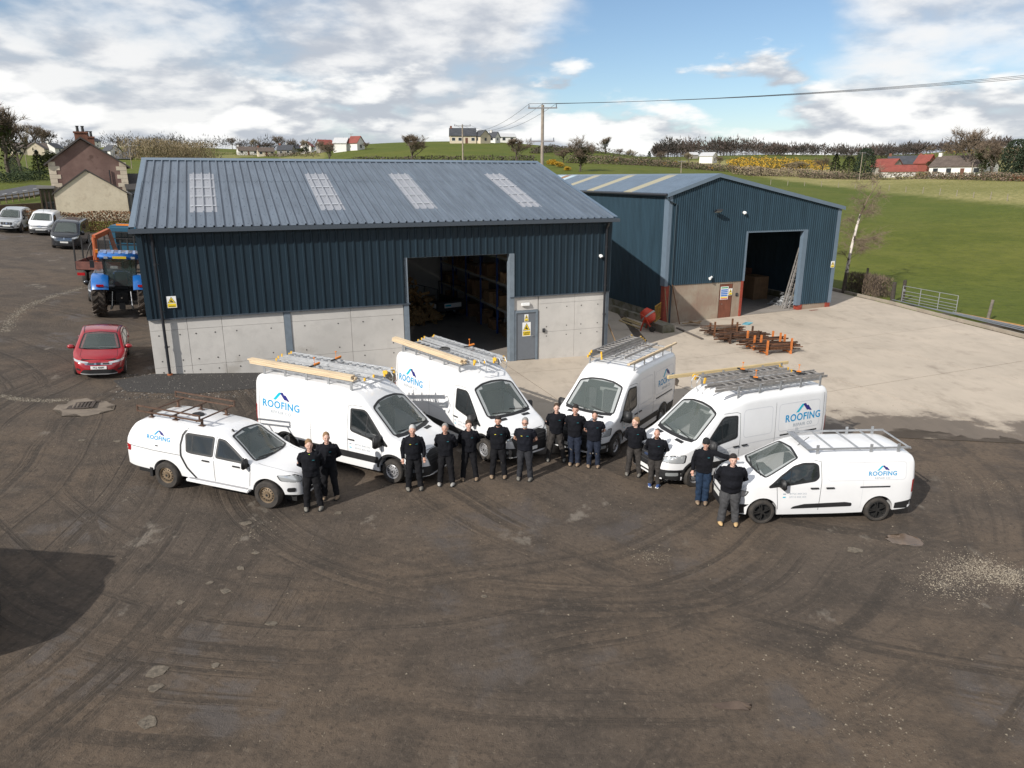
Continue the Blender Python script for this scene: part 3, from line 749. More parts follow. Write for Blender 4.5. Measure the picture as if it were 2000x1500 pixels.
# roof
RS = sqrt((YR + .3) ** 2 + (ZR - ZE + .1) ** 2)
def roof_side(sgn):
    z0 = ZE + .20; o = Vector((-.16, -.30, z0)) if sgn > 0 else Vector((-.16, DEP + .30, z0))
    ev = Vector((0, sgn * (YR + .30), ZR + .03 - z0)); L = ev.length; ev.normalize(); en = Vector((0, -sgn * ev.z, abs(ev.y)))
    W = LEN + .32; n = 20; p = W / n
    sk = {}
    if sgn > 0:
        for bx in (413, 661, 846, 1034):
            # rooflight column found where the photo's ray meets the roof plane
            d = ray(bx, 400); C = Vector((0, 0, CH)); q0 = Vector((*L2W(0, -.30), z0)); nn = Vector((-en.y * ST, en.y * CT, en.z)); t = (q0 - C).dot(nn) / d.dot(nn); q = C + d * t
            sk[int((W2L(q.x, q.y)[0] + .16) / p)] = 1
    else: sk = {3: 1, 8: 1, 12: 1, 16: 1}
    for k in range(n):
        a = o + Vector((k * p, 0, 0))
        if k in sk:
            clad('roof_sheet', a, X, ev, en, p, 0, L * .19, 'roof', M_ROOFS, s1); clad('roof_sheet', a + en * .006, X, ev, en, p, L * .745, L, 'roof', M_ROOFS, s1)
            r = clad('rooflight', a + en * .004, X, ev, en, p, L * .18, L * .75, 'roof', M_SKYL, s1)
            for q in (.25, .38, .51, .64): MB().add([a + Vector((u, 0, 0)) + ev * (L * q + w) + en * .045 for u, w in ((.03, 0), (p - .03, 0), (p - .03, .10), (.03, .10))], [(0, 1, 2, 3)]).build('purlin_shade_band', mat('purlin_shade_tone', (.44, .46, .49), .4), r, fix=False)  # flat bands whose colour stands in for purlin shade across the rooflight
        else:
            clad('roof_sheet', a, X, ev, en, p, 0, L * .625, 'roof', M_ROOFS, s1); clad('roof_sheet', a + en * .006, X, ev, en, p, L * .615, L, 'roof', M_ROOFS, s1)
    # screws rows
    sm = MB()
    if sgn > 0:
        for q in (.03, .14, .25, .36, .47, .60, .72, .84, .95):
            for k in range(n * 3):
                c = o + Vector((k * p / 3 + p * .05, 0, 0)) + ev * (L * q) + en * .006; sm.cbox(c, (.03, .03, .012))
        so = sm.build('roof_screws', mat('screw_blue', (.09, .12, .16), .5), s1); so['kind'] = 'stuff'
    for xx in (-.2, LEN - .02):
        MB().add([Vector((xx + du, 0, 0)) + Vector((0, o.y, z0)) + ev * v + en * h for v in (0, L) for du, h in ((0, -.16), (0, .06), (.22, .06))], [(0, 1, 4, 3), (1, 2, 5, 4)]).build('barge_flashing', M_FLASH, s1, fix=False)
    return ev
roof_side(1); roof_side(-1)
MB().prism([(-.34, -.07), (0, .035), (.34, -.07), (.34, -.05), (0, .06), (-.34, -.05)], -.2, LEN + .2, 'x').build('ridge_cap', M_FLASH, s1).location = (0, YR, ZR + .05)
MB().prism([(-.46, .12), (-.46, -.03), (-.30, -.05), (-.30, .13), (-.32, .13), (-.32, -.02), (-.44, 0), (-.44, .12)], -.22, LEN + .24, 'x').build('gutter', M_GUTTER, s1).location = (0, 0, ZE + .06)
for px_, pr_ in ((.52, .05), (19.80, .05)):
    zb = ground(*L2W(px_, -.15))
    dp = MB().tube([(px_, -.36, ZE + .02), (px_, -.30, ZE - .12), (px_, -.19, ZE - .25), (px_, -.19, zb + .02)], .055, 12).build('downpipe', M_PIPE, s1, smooth=40)
    for zz in (4.9, 3.1, 1.7): MB().lathe([(.055, -.04), (.066, -.04), (.066, .04), (.055, .04)], 12, (px_, -.19, zz)).box(px_ + .05, px_ + .12, -.2, -.1, zz - .015, zz + .015).build('pipe_bracket', M_PIPE, dp)
    if px_ < 1: MB().lathe([(0, 0), (.10, 0), (.10, .06), (.06, .06)], 12, (px_, -.19, zb)).build('pipe_shoe', mat('terracotta', (.35, .11, .04), .7), dp)
# ------------------------------------------------------------------ store shed (right, behind)
W2, D2, ZL, ZRt, XA, ZA = 12.85, 25.0, 7.2, 6.25, 3.25, 8.2
s2 = empty('store_shed', ORG2, TH, 'older blue corrugated shed with stained block wall and tall open bay', 'shed')
M_STAIN = concrete('stained_render', (.33, .28, .215), (.27, .19, .14), (.22, .105, .065), .6, .7, (2.2, 1, .45))
M_DWARF = concrete('mossy_concrete', (.26, .24, .20), (.17, .155, .12), (.07, .075, .04), .7, .9, (2, 1, .4), (.10, .095, .045))
top2 = lambda u: (ZL + (ZA - ZL) * u / XA) if u < XA else (ZA + (ZRt - ZA) * (u - XA) / (W2 - XA))
sheets(s2, 'cladding_sheet', (0, -.03, 0), X, Z, nY, [(.12, 5.62, 1.90, top2), (5.62, 10.2, 4.88, top2), (10.2, W2 - .1, .14, top2)], 'sine', M_CLAD2)
sheets(s2, 'side_sheet', (-.02, 0, 0), Y, Z, nX, [(.3, D2, .22, ZL - .02)], 'sine', M_CLAD2)
sheets(s2, 'side_sheet', (W2, 0, 0), Y, Z, X, [(.1, D2, .2, ZRt)], 'sine', M_CLAD2)
sheets(s2, 'rear_sheet', (0, D2, 0), X, Z, Y, [(.1, W2, .2, top2)], 'sine', M_CLAD2)
for yy in (.06,): box('corner_flashing', M_FLASH, s2, -.07, .16, -.075, .42, 1.86, ZL - .05)
box('corner_flashing', M_FLASH, s2, W2 - .22, W2 + .05, -.075, .3, .12, ZRt - .05)
box('bay_flashing', M_FLASH, s2, 10.0, 10.34, -.08, .2, .1, 4.9); box('bay_flashing', M_FLASH, s2, 5.56, 5.70, -.08, .15, 1.9, 4.9); box('bay_head', M_FLASH, s2, 5.6, 10.25, -.07, .15, 4.83, 4.93)
box('block_wall', M_STAIN, s2, .30, 3.94, -.02, .2, -.7, 1.9); box('block_wall', M_STAIN, s2, 4.95, 5.5, -.02, .2, -.7, 1.9); box('block_wall', M_STAIN, s2, 3.94, 4.95, -.018, .2, 1.78, 1.9)
box('block_wall', M_STAIN, s2, 10.5, 12.45, -.02, .2, -.7, .14)
box('steel_column', M_REDST, s2, -.05, .28, -.04, .3, -.7, 1.88); box('steel_column', M_REDST, s2, 5.5, 5.66, -.07, .25, -.7, 1.92); box('steel_column', M_REDST, s2, 10.15, 10.5, -.06, .3, -.7, .12); box('steel_column', M_REDST, s2, 12.45, 12.83, -.06, .3, -.7, .13)
box('side_base_wall', M_DWARF, s2, -.05, .2, .3, D2, -.7, .22); box('side_base_wall', M_DWARF, s2, W2 - .2, W2, .3, D2, -.7, .2)
d2 = box('door', mat('brown_door', (.17, .055, .03), .6, var=.35, vscale=3, stretch=(3, 3, .6)), s2, 3.98, 4.90, .0, .05, -.45, 1.76)
MB().tube([(4.1, 0, .55), (4.1, -.05, .55), (4.2, -.05, .55)], .012).build('handle', MATS['chrome'], d2)
o2 = lambda x, z, y=-.02: Vector((*L2W(x, y, ORG2), z))
nb = empty('safety_notice', (0, 0, 0), 0, 'blue and white site safety notice on the brown door', 'sign')
flat('board', M_WHT, nb, [R4(0, .58, 0, .80)], o2(4.02, .82), EX, Z, EN, .008)
flat('blue_rows', M_SBLUE, nb, [R4(.04, .54, .20 + k * .115, .285 + k * .115) for k in range(4)], o2(4.02, .82), EX, Z, EN, .011)
flat('green_row', M_SGRN, nb, [R4(.04, .54, .69, .76)], o2(4.02, .82), EX, Z, EN, .011); flat('red_row', M_SRED, nb, [R4(.04, .54, .03, .08)], o2(4.02, .82), EX, Z, EN, .011); flat('yellow_row', M_YEL, nb, [R4(.04, .54, .10, .17)], o2(4.02, .82), EX, Z, EN, .011)
warning_sign('yellow hazard notice overlapping the blue notice on the brown door', o2(4.62, 1.06, -.035), EX, Vector(Z), EN, .27, .42, '')
warning_sign('yellow camera sign near the right corner of the older blue shed', o2(12.50, 2.42, -.09), EX, Vector(Z), EN, .30, .42, '')
e = empty('key_box', (*L2W(5.16, -.02, ORG2), .98), TH, 'small black box on the block wall beside the brown door', 'box'); obj('case', bevel(MB().box(0, .16, -.06, 0, 0, .2).mesh('case', M_PIPE, None, True), .012, 2), e); MB().box(.04, .12, -.068, -.06, .1, .16).build('keypad', MATS['keypad_grey'], e)
dome('white dome camera above the open bay of the older blue shed', o2(5.25, 6.03, -.06), .10); 
e = empty('floodlight', o2(3.15, 6.2, -.05), TH, 'black floodlight high on the older blue shed gable', 'light')
MB().cbox((0, -.10, 0), (.05, .2, .05)).build('bracket', M_PIPE, e); MB().cbox((.02, -.30, -.02), (.42, .30, .09), m=Matrix.Rotation(-.45, 3, 'X')).build('housing', M_PIPE, e); MB().cbox((.02, -.325, -.07), (.36, .24, .01), m=Matrix.Rotation(-.45, 3, 'X')).build('lens', mat('flood_glass', (.35, .35, .33), .15), e)
e = empty('bullet_camera', o2(3.1, 2.2, -.05), TH, 'white bullet camera above the block wall of the older shed', 'camera'); MB().lathe([(0, 0), (.06, 0), (.06, -.05), (0, -.05)], 12, axis='y').build('mount', MATS['camera_white'], e); MB().tube([(.0, -.05, 0), (.03, -.12, .03)], .02).tube([(.12, -.06, .07), (-.14, -.24, -.02)], .065, 12).build('housing', MATS['camera_white'], e, smooth=40)
# roof of the store: sheets with cream rooflights
def roof2(x0, z0, x1, z1, left):
    o = Vector((x0, -.12, z0)); ev = Vector((x1 - x0, 0, z1 - z0)); L = ev.length; ev.normalize(); en = Vector((-ev.z, 0, ev.x)) if left else Vector((ev.z, 0, -ev.x))
    n = 25
    lights = {4: 0, 9: 0, 14: 0, 18: 1, 19: 2, 20: 1, 21: 1} if left else {5: 0, 11: 0, 17: 0}
    for k in range(n):
        m = M_ROOF2 if k not in lights else (M_GRP, mat('pale_new_sheet', (.42, .52, .58), .5, var=.1), mat('rust_sheet', (.30, .18, .10), .7, var=.3))[lights[k]]
        clad('rooflight' if k in lights and lights[k] == 0 else 'roof_sheet', o + Vector((0, k * (D2 + .2) / n, .004 if k in lights else 0)), Y, ev, en, (D2 + .2) / n, 0, L, 'sine', m, s2)
roof2(-.22, ZL - .04, XA, ZA + .04, True); roof2(W2 + .2, ZRt, XA, ZA + .04, False)
MB().prism([(XA - .3, ZA - .04), (XA, ZA + .06), (XA + .3, ZA + .0), (XA + .3, ZA + .03), (XA, ZA + .09), (XA - .3, ZA - .01)], -.14, D2 + .1, 'y').build('ridge_cap', M_FLASH, s2)
for a, b in (((-.24, ZL + .0), (XA, ZA + .1)), ((XA, ZA + .1), (W2 + .24, ZRt + .04))):
    MB().prism([(a[0], a[1] - .22), (b[0], b[1] - .22), b, a], -.19, -.13, 'y').build('barge_board', M_FLASH, s2)
MB().tube([(-.30, -.15, ZL - .10), (-.30, D2, ZL - .12)], .075, 8).build('gutter', M_PIPE, s2)
dp = MB().tube([(-.30, -.1, ZL - .12), (-.2, -.2, ZL - .38), (.18, -.16, ZL - .55), (.40, -.10, ZL - .62), (.40, -.10, -.4)], .045, 10).build('downpipe', mat('blue_pipe', (.03, .05, .065), .45), s2, smooth=40)
# retaining kerb walls in the alley
MB().box(-1.5, -.7, -2.3, -.2, -.7, .02).build('retaining_wall', M_DWARF, None, label='low mossy concrete wall at the corner of the older blue shed', cat='wall').matrix_world = Matrix.Translation(ORG2) @ Matrix.Rotation(TH, 4, 'Z')
box('retaining_wall', M_DWARF, None, -.75, -.45, -.2, 16., -.7, -.05, label='low stained concrete wall running beside the older blue shed', cat='wall').matrix_world = Matrix.Translation(ORG2) @ Matrix.Rotation(TH, 4, 'Z')
# ================================================================== VEHICLES
M_VWHITE = mat('white_van_paint', (.80, .80, .80), .28, coat=.6, spec=.5, var=.035, vscale=1.5)
M_VSILV = mat('silver_paint', (.50, .52, .53), .3, .35, coat=.5); M_VDARK = mat('black_blue_paint', (.016, .018, .022), .25, coat=.7); M_VRED = mat('red_paint', (.30, .012, .018), .25, .0, coat=.8)
M_TRIM = mat('black_plastic', (.018, .018, .019), .55, var=.2, vscale=5); M_RUBBER = mat('tyre_rubber', (.022, .021, .020), .85, var=.0, dirt=(.055, .046, .038), vscale=7)
M_GLASS = glass_mat('vehicle_glass', (.014, .018, .020), .04, .93); M_WSCR = glass_mat('windscreen_glass', (.15, .18, .17), .04, .44); M_SEAM = mat('panel_gap', (.10, .10, .105), .7)
M_GAP = mat('wheel_well', (.012, .012, .012), .9); M_CHROME = mat('chrome', (.6, .6, .6), .25, 1.); M_LAMPR = mat('red_lamp', (.35, .008, .012), .15, coat=.6); M_LAMPC = mat('clear_lamp', (.55, .57, .58), .08, .4, coat=1.); M_LAMPO = mat('amber_lamp', (.75, .22, .02), .2, coat=.5)
M_STEELW = mat('steel_wheel', (.42, .42, .43), .42, .55, var=.25, vscale=9); M_BRONZE = mat('muddy_wheel', (.23, .17, .11), .6, .3, var=.4, vscale=9); M_ALLOYB = mat('black_alloy', (.035, .034, .033), .4, .4); M_PLATEW = mat('plate_white', (.75, .75, .72), .4); M_PLATEY = mat('plate_yellow', (.75, .52, .03), .4)
M_LBLUE = mat('logo_light_blue', (.0, .28, .55), .4); M_LNAVY = mat('logo_navy', (.022, .022, .17), .4); M_LGREY = mat('logo_grey', (.30, .35, .40), .4); M_LTEAL = mat('logo_teal', (.0, .42, .58), .4)
def pchip(T):
    xs = [t[0] for t in T]; ys = [t[1] for t in T]; n = len(xs)
    if n == 1: return lambda x: ys[0]
    h = [xs[i + 1] - xs[i] for i in range(n - 1)]; dl = [(ys[i + 1] - ys[i]) / h[i] for i in range(n - 1)]; m = [dl[0]] + [0] * (n - 2) + [dl[-1]]
    for i in range(1, n - 1):
        if dl[i - 1] * dl[i] > 0: w1, w2 = 2 * h[i] + h[i - 1], h[i] + 2 * h[i - 1]; m[i] = (w1 + w2) / (w1 / dl[i - 1] + w2 / dl[i])
    def f(x):
        if x <= xs[0]: return ys[0]
        if x >= xs[-1]: return ys[-1]
        i = 0
        while x > xs[i + 1]: i += 1
        t = (x - xs[i]) / h[i]; a = t * t * (3 - 2 * t); 
        return ys[i] * (1 - a) + ys[i + 1] * a + h[i] * (m[i] * t * (1 - t) ** 2 - m[i + 1] * t * t * (1 - t))
    return f
def loft(D):
    zt, w = pchip(D['zt']), pchip(D['w']); zb = pchip(D['zb']) if isinstance(D['zb'], list) else (lambda x: D['zb'])
    tum = pchip(D['tum']) if isinstance(D['tum'], list) else (lambda x: D['tum']); belt = pchip(D['belt']) if isinstance(D['belt'], list) else (lambda x: D['belt'])
    ry = pchip(D['ry']) if isinstance(D['ry'], list) else (lambda x: D['ry']); rz = pchip(D['rz']) if isinstance(D['rz'], list) else (lambda x: D['rz'])
    x0, x1 = D['zt'][0][0], D['zt'][-1][0]; R, zc = D['arch']
    xs = set(); k = x0
    while k < x1: xs.add(round(k, 3)); k += .09
    for e, s in ((x0, 1), (x1, -1)):
        for q in (0, .012, .03, .06, .1, .15): xs.add(round(e + s * q, 3))
    for a in D['ax']:
        for q in range(17): xs.add(round(a - R * cos(pi * q / 16), 3))
        xs.add(round(a - R - .004, 3)); xs.add(round(a + R + .004, 3))
    xs = sorted(xs); NS, NC, NT = 11, 5, 5
    def sec(x):
        b = zb(x)
        for a in D['ax']:
            if abs(x - a) < R: b = max(b, zc + sqrt(max(0, R * R - (x - a) ** 2)))
        t = zt(x); b = min(b, t - .06); cr = D['crown'] * min(1, w(x) / .8); rzx = min(rz(x), (t - b) * .45); zs = max(b + .02, t - cr - rzx)
        def Y(z):
            y = w(x)
            if z < .5: y -= D.get('tuck', .05) * ((.5 - z) / .3) ** 2 * .5
            bz = belt(x)
            if z > bz: y -= tum(x) * (z - bz) + D.get('tum2', .0) * (z - bz) ** 2
            else: y -= D.get('low', .02) * ((bz - z) / .6) ** 2
            return max(.05, y)
        P = [(Y(b + (zs - b) * i / NS), b + (zs - b) * i / NS) for i in range(NS + 1)]
        ys = P[-1][0]; r = min(ry(x), ys * .6)
        for i in range(1, NC + 1):
            a = pi / 2 * i / NC; P.append((ys - r + r * cos(a), zs + rzx * sin(a)))
        yt = ys - r
        for i in range(1, NT + 1):
            y = yt * (1 - i / NT); P.append((y, t - cr * (y / max(yt, .01)) ** 2 if i < NT else t))
        return P
    mb = MB(); n = None
    for x in xs:
        P = sec(x); ring = [(x, y, z) for y, z in P] + [(x, -y, z) for y, z in reversed(P[:-1])]; n = len(ring); mb.v += ring
    for i in range(len(xs) - 1):
        for j in range(n - 1): mb.f.append((i * n + j, i * n + j + 1, (i + 1) * n + j + 1, (i + 1) * n + j))
        mb.f.append((i * n + n - 1, i * n, (i + 1) * n, (i + 1) * n + n - 1))
    mb.f.append(tuple(range(n))); mb.f.append(tuple((len(xs) - 1) * n + j for j in range(n)))
    return mb
def rpoly(P, r=.05, n=4):
    out = []
    for i, p in enumerate(P):
        a, b = Vector(P[i - 1]), Vector(P[(i + 1) % len(P)]); p = Vector(p); da, db = (a - p), (b - p); k = min(r, da.length * .45, db.length * .45)
        A, B = p + da.normalized() * k, p + db.normalized() * k
        for q in range(n + 1):
            t = q / n; c = A * (1 - t) ** 2 + p * 2 * t * (1 - t) + B * t * t; out.append((c.x, c.y))
    return out
class Car:
    """a body surface on to which panes, lamps, seams and lettering are laid"""
    def __init__(s, root, D, paint):
        mb = loft(D); me = mb.mesh('body', paint, 38, True); s.body = obj('body', me, root); s.root = root; s.D = D
        s.bvh = BVHTree.FromPolygons([Vector(v) for v in mb.v], mb.f)
        R, zc = D['arch']; w = max(t[1] for t in D['w'])
        ub = MB().box(D['zt'][0][0] + .15, D['zt'][-1][0] - .2, -w + .32, w - .32, .2, .75)
        ub.build('underbody', M_GAP, root)
    def hit(s, o, d, off):
        h = s.bvh.ray_cast(Vector(o), Vector(d))
        if h[0] is None: return None
        n = h[1]
        if n.dot(Vector(d)) > 0: n = -n
        return h[0] + n * off
    def lay(s, name, V, F, mode, m, off=.004, parent=None, sgn=1, dirv=None):
        pts = []; last = None
        for u, v in V:
            if mode == 'side': o, d = (u, sgn * 3, v), (0, -sgn, 0)
            elif mode == 'front': o, d = (6, u, v), (-1, 0, 0)
            elif mode == 'rear': o, d = (-6, u, v), (1, 0, 0)
            elif mode == 'top': o, d = (u, v, 6), (0, 0, -1)
            else:   # 'corner': u runs across, seen along dirv
                dv = Vector(dirv).normalized(); r = Vector((0, 0, 1)).cross(dv).normalized(); o = Vector((0, 0, v)) + r * u - dv * 8; d = dv
            p = s.hit(o, d, off)
            pts.append(p)
        ok = [p for p in pts if p is not None]
        if not ok: return None
        F2 = [f for f in F if all(pts[i] is not None for i in f)]
        pts = [p if p is not None else ok[0] for p in pts]
        mb = MB(); mb.v = [tuple(p) for p in pts]; mb.f = F2
        me = mb.mesh(name, m, 179, False); return obj(name, me, parent or s.root)
    def pane(s, name, poly, mode, m, off=.004, r=.04, step=.09, parent=None, sgn=1, dirv=None):
        P = rpoly(poly, r) if r else poly
        bm = grid_poly(P, step); bm.verts.index_update(); V = [(v.co.x, v.co.y) for v in bm.verts]; F = [tuple(v.index for v in f.verts) for f in bm.faces]; bm.free()
        return s.lay(name, V, F, mode, m, off, parent, sgn, dirv)
    def window(s, name, poly, mode, m=None, r=.05, sgn=1, rim=.022, parent=None, dirv=None, cut=True):
        c = Vector((sum(p[0] for p in poly) / len(poly), sum(p[1] for p in poly) / len(poly)))
        big = [tuple(c + (Vector(p) - c) * (1 + rim / max(.08, (Vector(p) - c).length) * 1.25)) for p in poly]
        o = s.pane(name, poly, mode, m or M_GLASS, .007, r, sgn=sgn, dirv=dirv, parent=parent)
        if mode == 'corner' or not cut: s.pane('seal', big, mode, M_TRIM, .0035, r * 1.2, sgn=sgn, dirv=dirv, parent=o or parent)
        else:
            P = rpoly(poly, r); q = s.line('seal', P + P[:1], mode, rim * 2.3, M_TRIM, .0085, sgn); q.parent = o; s.cut(P, mode, sgn)
        return o
    def cut(s, P, mode, sgn):
        me = s.body.data; bm = bmesh.new(); bm.from_mesh(me); kill = []
        for f in bm.faces:
            if mode == 'top': ok = f.normal.z > .15 and all(inpoly(v.co.x, v.co.y, P) for v in f.verts)
            else: ok = f.normal.y * sgn > .4 and all(inpoly(v.co.x, v.co.z, P) for v in f.verts)
            if ok: kill.append(f)
        bmesh.ops.delete(bm, geom=kill, context='FACES'); bm.to_mesh(me); bm.free(); me.update()
    def line(s, name, pts, mode, wd=.012, m=None, off=.0035, sgn=1):
        V = []; F = []
        P = [Vector(p) for p in pts]; Q = []
        for a, b in zip(P, P[1:]):
            n = max(1, int((b - a).length / .08)); Q += [a.lerp(b, k / n) for k in range(n)]
        Q.append(P[-1])
        for i, p in enumerate(Q):
            d = (Q[min(i + 1, len(Q) - 1)] - Q[max(0, i - 1)]); d = d.normalized() if d.length > 1e-9 else Vector((1, 0)); nn = Vector((-d.y, d.x)) * wd / 2; V += [tuple(p + nn), tuple(p - nn)]
        F = [(2 * i, 2 * i + 1, 2 * i + 3, 2 * i + 2) for i in range(len(Q) - 1)]
        return s.lay(name, V, F, mode, m or M_SEAM, off, None, sgn)
    def arch(s, x, R0, R1, zc, m=None, a0=0., a1=pi, sgn=1, off=.006, zmin=None):
        n = 20; V = []
        for k in range(n + 1):
            t = a0 + (a1 - a0) * k / n; V += [(x + R0 * cos(t), zc + R0 * sin(t)), (x + R1 * cos(t), zc + R1 * sin(t))]
        F = [(2 * i, 2 * i + 1, 2 * i + 3, 2 * i + 2) for i in range(n)]
        return s.lay('arch_trim', V, F, 'side', m or M_TRIM, off, None, sgn)
    def text(s, name, st, size, cx, cz, sgn, m, bold=0., mirror=None, spacing=1., sx=1.):
        v, f = text2d(st, size, bold, spacing); k = -sgn       # read left to right from outside
        bm = bmesh.new(); vv = [bm.verts.new((a * sx, b, 0)) for a, b in v]
        for q in f:
            try: bm.faces.new([vv[i] for i in q])
            except ValueError: pass
        for ax, lim in ((0, 2.), ):
            for i in range(-24, 25):
                bmesh.ops.bisect_plane(bm, geom=bm.verts[:] + bm.edges[:] + bm.faces[:], plane_co=(i * .08, 0, 0), plane_no=(1, 0, 0))
        bm.verts.index_update(); V = [(cx + k * q.co.x, cz + q.co.y) for q in bm.verts]; F = [tuple(q.index for q in fc.verts) for fc in bm.faces]; bm.free()
        return s.lay(name, V, F, 'side', m, .0045, None, sgn)
    def logo(s, cx, cz, W, sgn, light=None, small=True):
        k = -sgn; T = lambda P: [(cx + k * u * W, cz + v * W) for u, v in P]
        s.text('logo_word', 'ROOFING', W * .25, cx, cz - .03 * W, sgn, light or M_LBLUE, .022, spacing=1.08)
        if small: s.text('logo_subtitle', 'REPAIR CO', W * .115, cx, cz - .215 * W, sgn, M_LGREY, .004, spacing=1.15)
        z0 = .10
        s.pane('logo_roof', T([(-.245, z0), (-.155, z0), (.035, z0 + .20), (-.055, z0 + .20)]), 'side', light or M_LTEAL, .0045, 0, sgn=sgn)
        s.pane('logo_roof', T([(-.02, z0 + .185), (.005, z0 + .205), (.065, z0 + .205), (.185, z0 + .03), (.115, z0 + .03)]), 'side', M_LNAVY, .0047, 0, sgn=sgn)
        s.pane('logo_roof', T([(.105, z0 + .15), (.155, z0 + .15), (.275, z0 + .01), (.205, z0 + .01), (.185, z0 + .03)]), 'side', M_LNAVY, .0047, 0, sgn=sgn)
    def phone(s, cx, cz, sgn, size=.075, lines=('07725 840 232', '07713 835 455')):
        for i, t in enumerate(lines):
            s.text('phone_number', t, size, cx, cz - i * size * 1.45, sgn, M_LGREY, .002, spacing=1.15)
            k = -sgn; s.pane('phone_icon', R4(cx - k * size * 5.6 - .035, cx - k * size * 5.6 + .035, cz - i * size * 1.45 - .015, cz - i * size * 1.45 + .015), 'side', M_LTEAL if i else M_LGREY, .0045, 0, sgn=sgn)
WHEEL_ME = {}
def wheel(root, x, y, r, wd, kind, steer=0.):
    sgn = 1 if y > 0 else -1; key = (round(r, 3), wd, kind)
    if key not in WHEEL_ME:
        ri = r * {'steel': .60, 'bronze': .58, 'alloy': .70}.get(kind, .68); h = wd / 2
        t = MB().lathe([(ri, -h * .8), (ri + .02, -h), (r * .9, -h), (r * .985, -h * .72), (r, -h * .3), (r, h * .3), (r * .985, h * .72), (r * .9, h), (ri + .02, h), (ri, h * .8)], 32, axis='y').mesh('tyre', M_RUBBER, 40, True)
        rm = MB()
        m = {'steel': M_STEELW, 'bronze': M_BRONZE, 'alloy': M_ALLOYB}.get(kind, M_STEELW)
        if kind in ('steel', 'bronze'):
            rm.lathe([(ri, -h * .7), (ri, h * .82), (ri * .97, h * .86), (ri * .90, h * .70), (ri * .86, h * .45), (ri * .80, h * .52), (ri * .50, h * .66), (ri * .34, h * .60), (ri * .30, h * .86), (0, h * .90)], 32, axis='y')
            sl = MB()
            for k in range(14):
                a = 2 * pi * k / 14; sl.cbox((ri * .70 * cos(a), h * .585, ri * .70 * sin(a)), (ri * .12, .012, ri * .16), m=Matrix.Rotation(-a, 3, 'Y'))
            sl.lathe([(0, h * .905), (ri * .16, h * .9), (ri * .17, h * .87)], 14, axis='y')
            slm = sl.mesh('slots', M_GAP, None, True)
        else:
            rm.lathe([(ri, -h * .7), (ri, h * .85), (ri * .95, h * .88), (ri * .91, h * .75), (ri * .90, -h * .2)], 32, axis='y')
            for k in range(5):
                for dd in (-.16, .16):
                    a = 2 * pi * k / 5; p0 = Vector((ri * .14 * cos(a), h * .8, ri * .14 * sin(a))); p1 = Vector((ri * .94 * cos(a + dd), h * .84, ri * .94 * sin(a + dd))); rm.bar(p0, p1, ri * .11, h * .25, (0, 1, 0))
            rm.lathe([(ri * .2, h * .5), (ri * .2, h * .9), (0, h * .93)], 14, axis='y')
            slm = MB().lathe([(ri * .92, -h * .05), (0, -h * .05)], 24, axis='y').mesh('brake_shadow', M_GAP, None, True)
        WHEEL_ME[key] = (t, rm.mesh('rim', m, 40, True), slm)
    t, rm, sl = WHEEL_ME[key]
    wo = obj('wheel', t, root); wo.location = (x, y, r); wo.rotation_euler = (0, 0, (0 if sgn > 0 else pi) + steer)
    ro = obj('rim', rm, wo); so = obj('rim_holes', sl, wo)
    return wo
def mirror_part(c, x, y, z, m=None, big=1.):
    for sg in (-1, 1):
        me = MB().box(-.06 * big, .05 * big, -.11 * big, .11 * big, -.14 * big, .14 * big).mesh('mirror', m or M_TRIM, None, True); bevel(me, .035, 3); me.shade_smooth()
        o = obj('mirror', me, c.root); o.location = (x, sg * (y + .13 * big), z); o.rotation_euler = (0, 0, sg * .12)
        MB().bar((0.03, -sg * .05, -.05), (.10, -sg * .22, -.10), .05, .05).build('mirror_arm', M_TRIM, o)
def handle(c, x, z, sgn, m=None):
    p = c.hit((x, sgn * 3, z), (0, -sgn, 0), .02)
    if p: MB().bar(p + Vector((-.10, 0, 0)), p + Vector((.10, 0, 0)), .03, .032).build('door_handle', m or M_TRIM, c.root)
def wiper(c, x, y0, y1, dx):
    pts = [c.hit((x + dx * t, y0 + (y1 - y0) * t, 6), (0, 0, -1), .025) for t in (0, .25, .5, .75, 1)]
    if all(pts): MB().tube(pts, .011, 6).build('wiper', M_TRIM, c.root)
def place(root, x, y, h, slope=1.):
    """stand a vehicle on the ground: heading h, tilted with the slope under it"""
    f = Vector((cos(h), sin(h), 0)); l = Vector((-sin(h), cos(h), 0)); d = 1.4
    gz = lambda p: ground(p.x, p.y) + (.014 if inpoly(p.x, p.y, APRON) else 0)
    c = Vector((x, y, 0)); zf, zr_, zl, zq = (gz(c + f * d), gz(c - f * d), gz(c + l * .8), gz(c - l * .8))
    ax = Vector((f.x * 2 * d, f.y * 2 * d, (zf - zr_) * slope)).normalized(); ay = Vector((l.x * 1.6, l.y * 1.6, (zl - zq) * slope)).normalized(); az = ax.cross(ay).normalized(); ay = az.cross(ax)
    M = Matrix((ax, ay, az)).transposed().to_4x4(); M.translation = Vector((x, y, (zf + zr_ + zl + zq) / 4)); root.matrix_world = M; return M

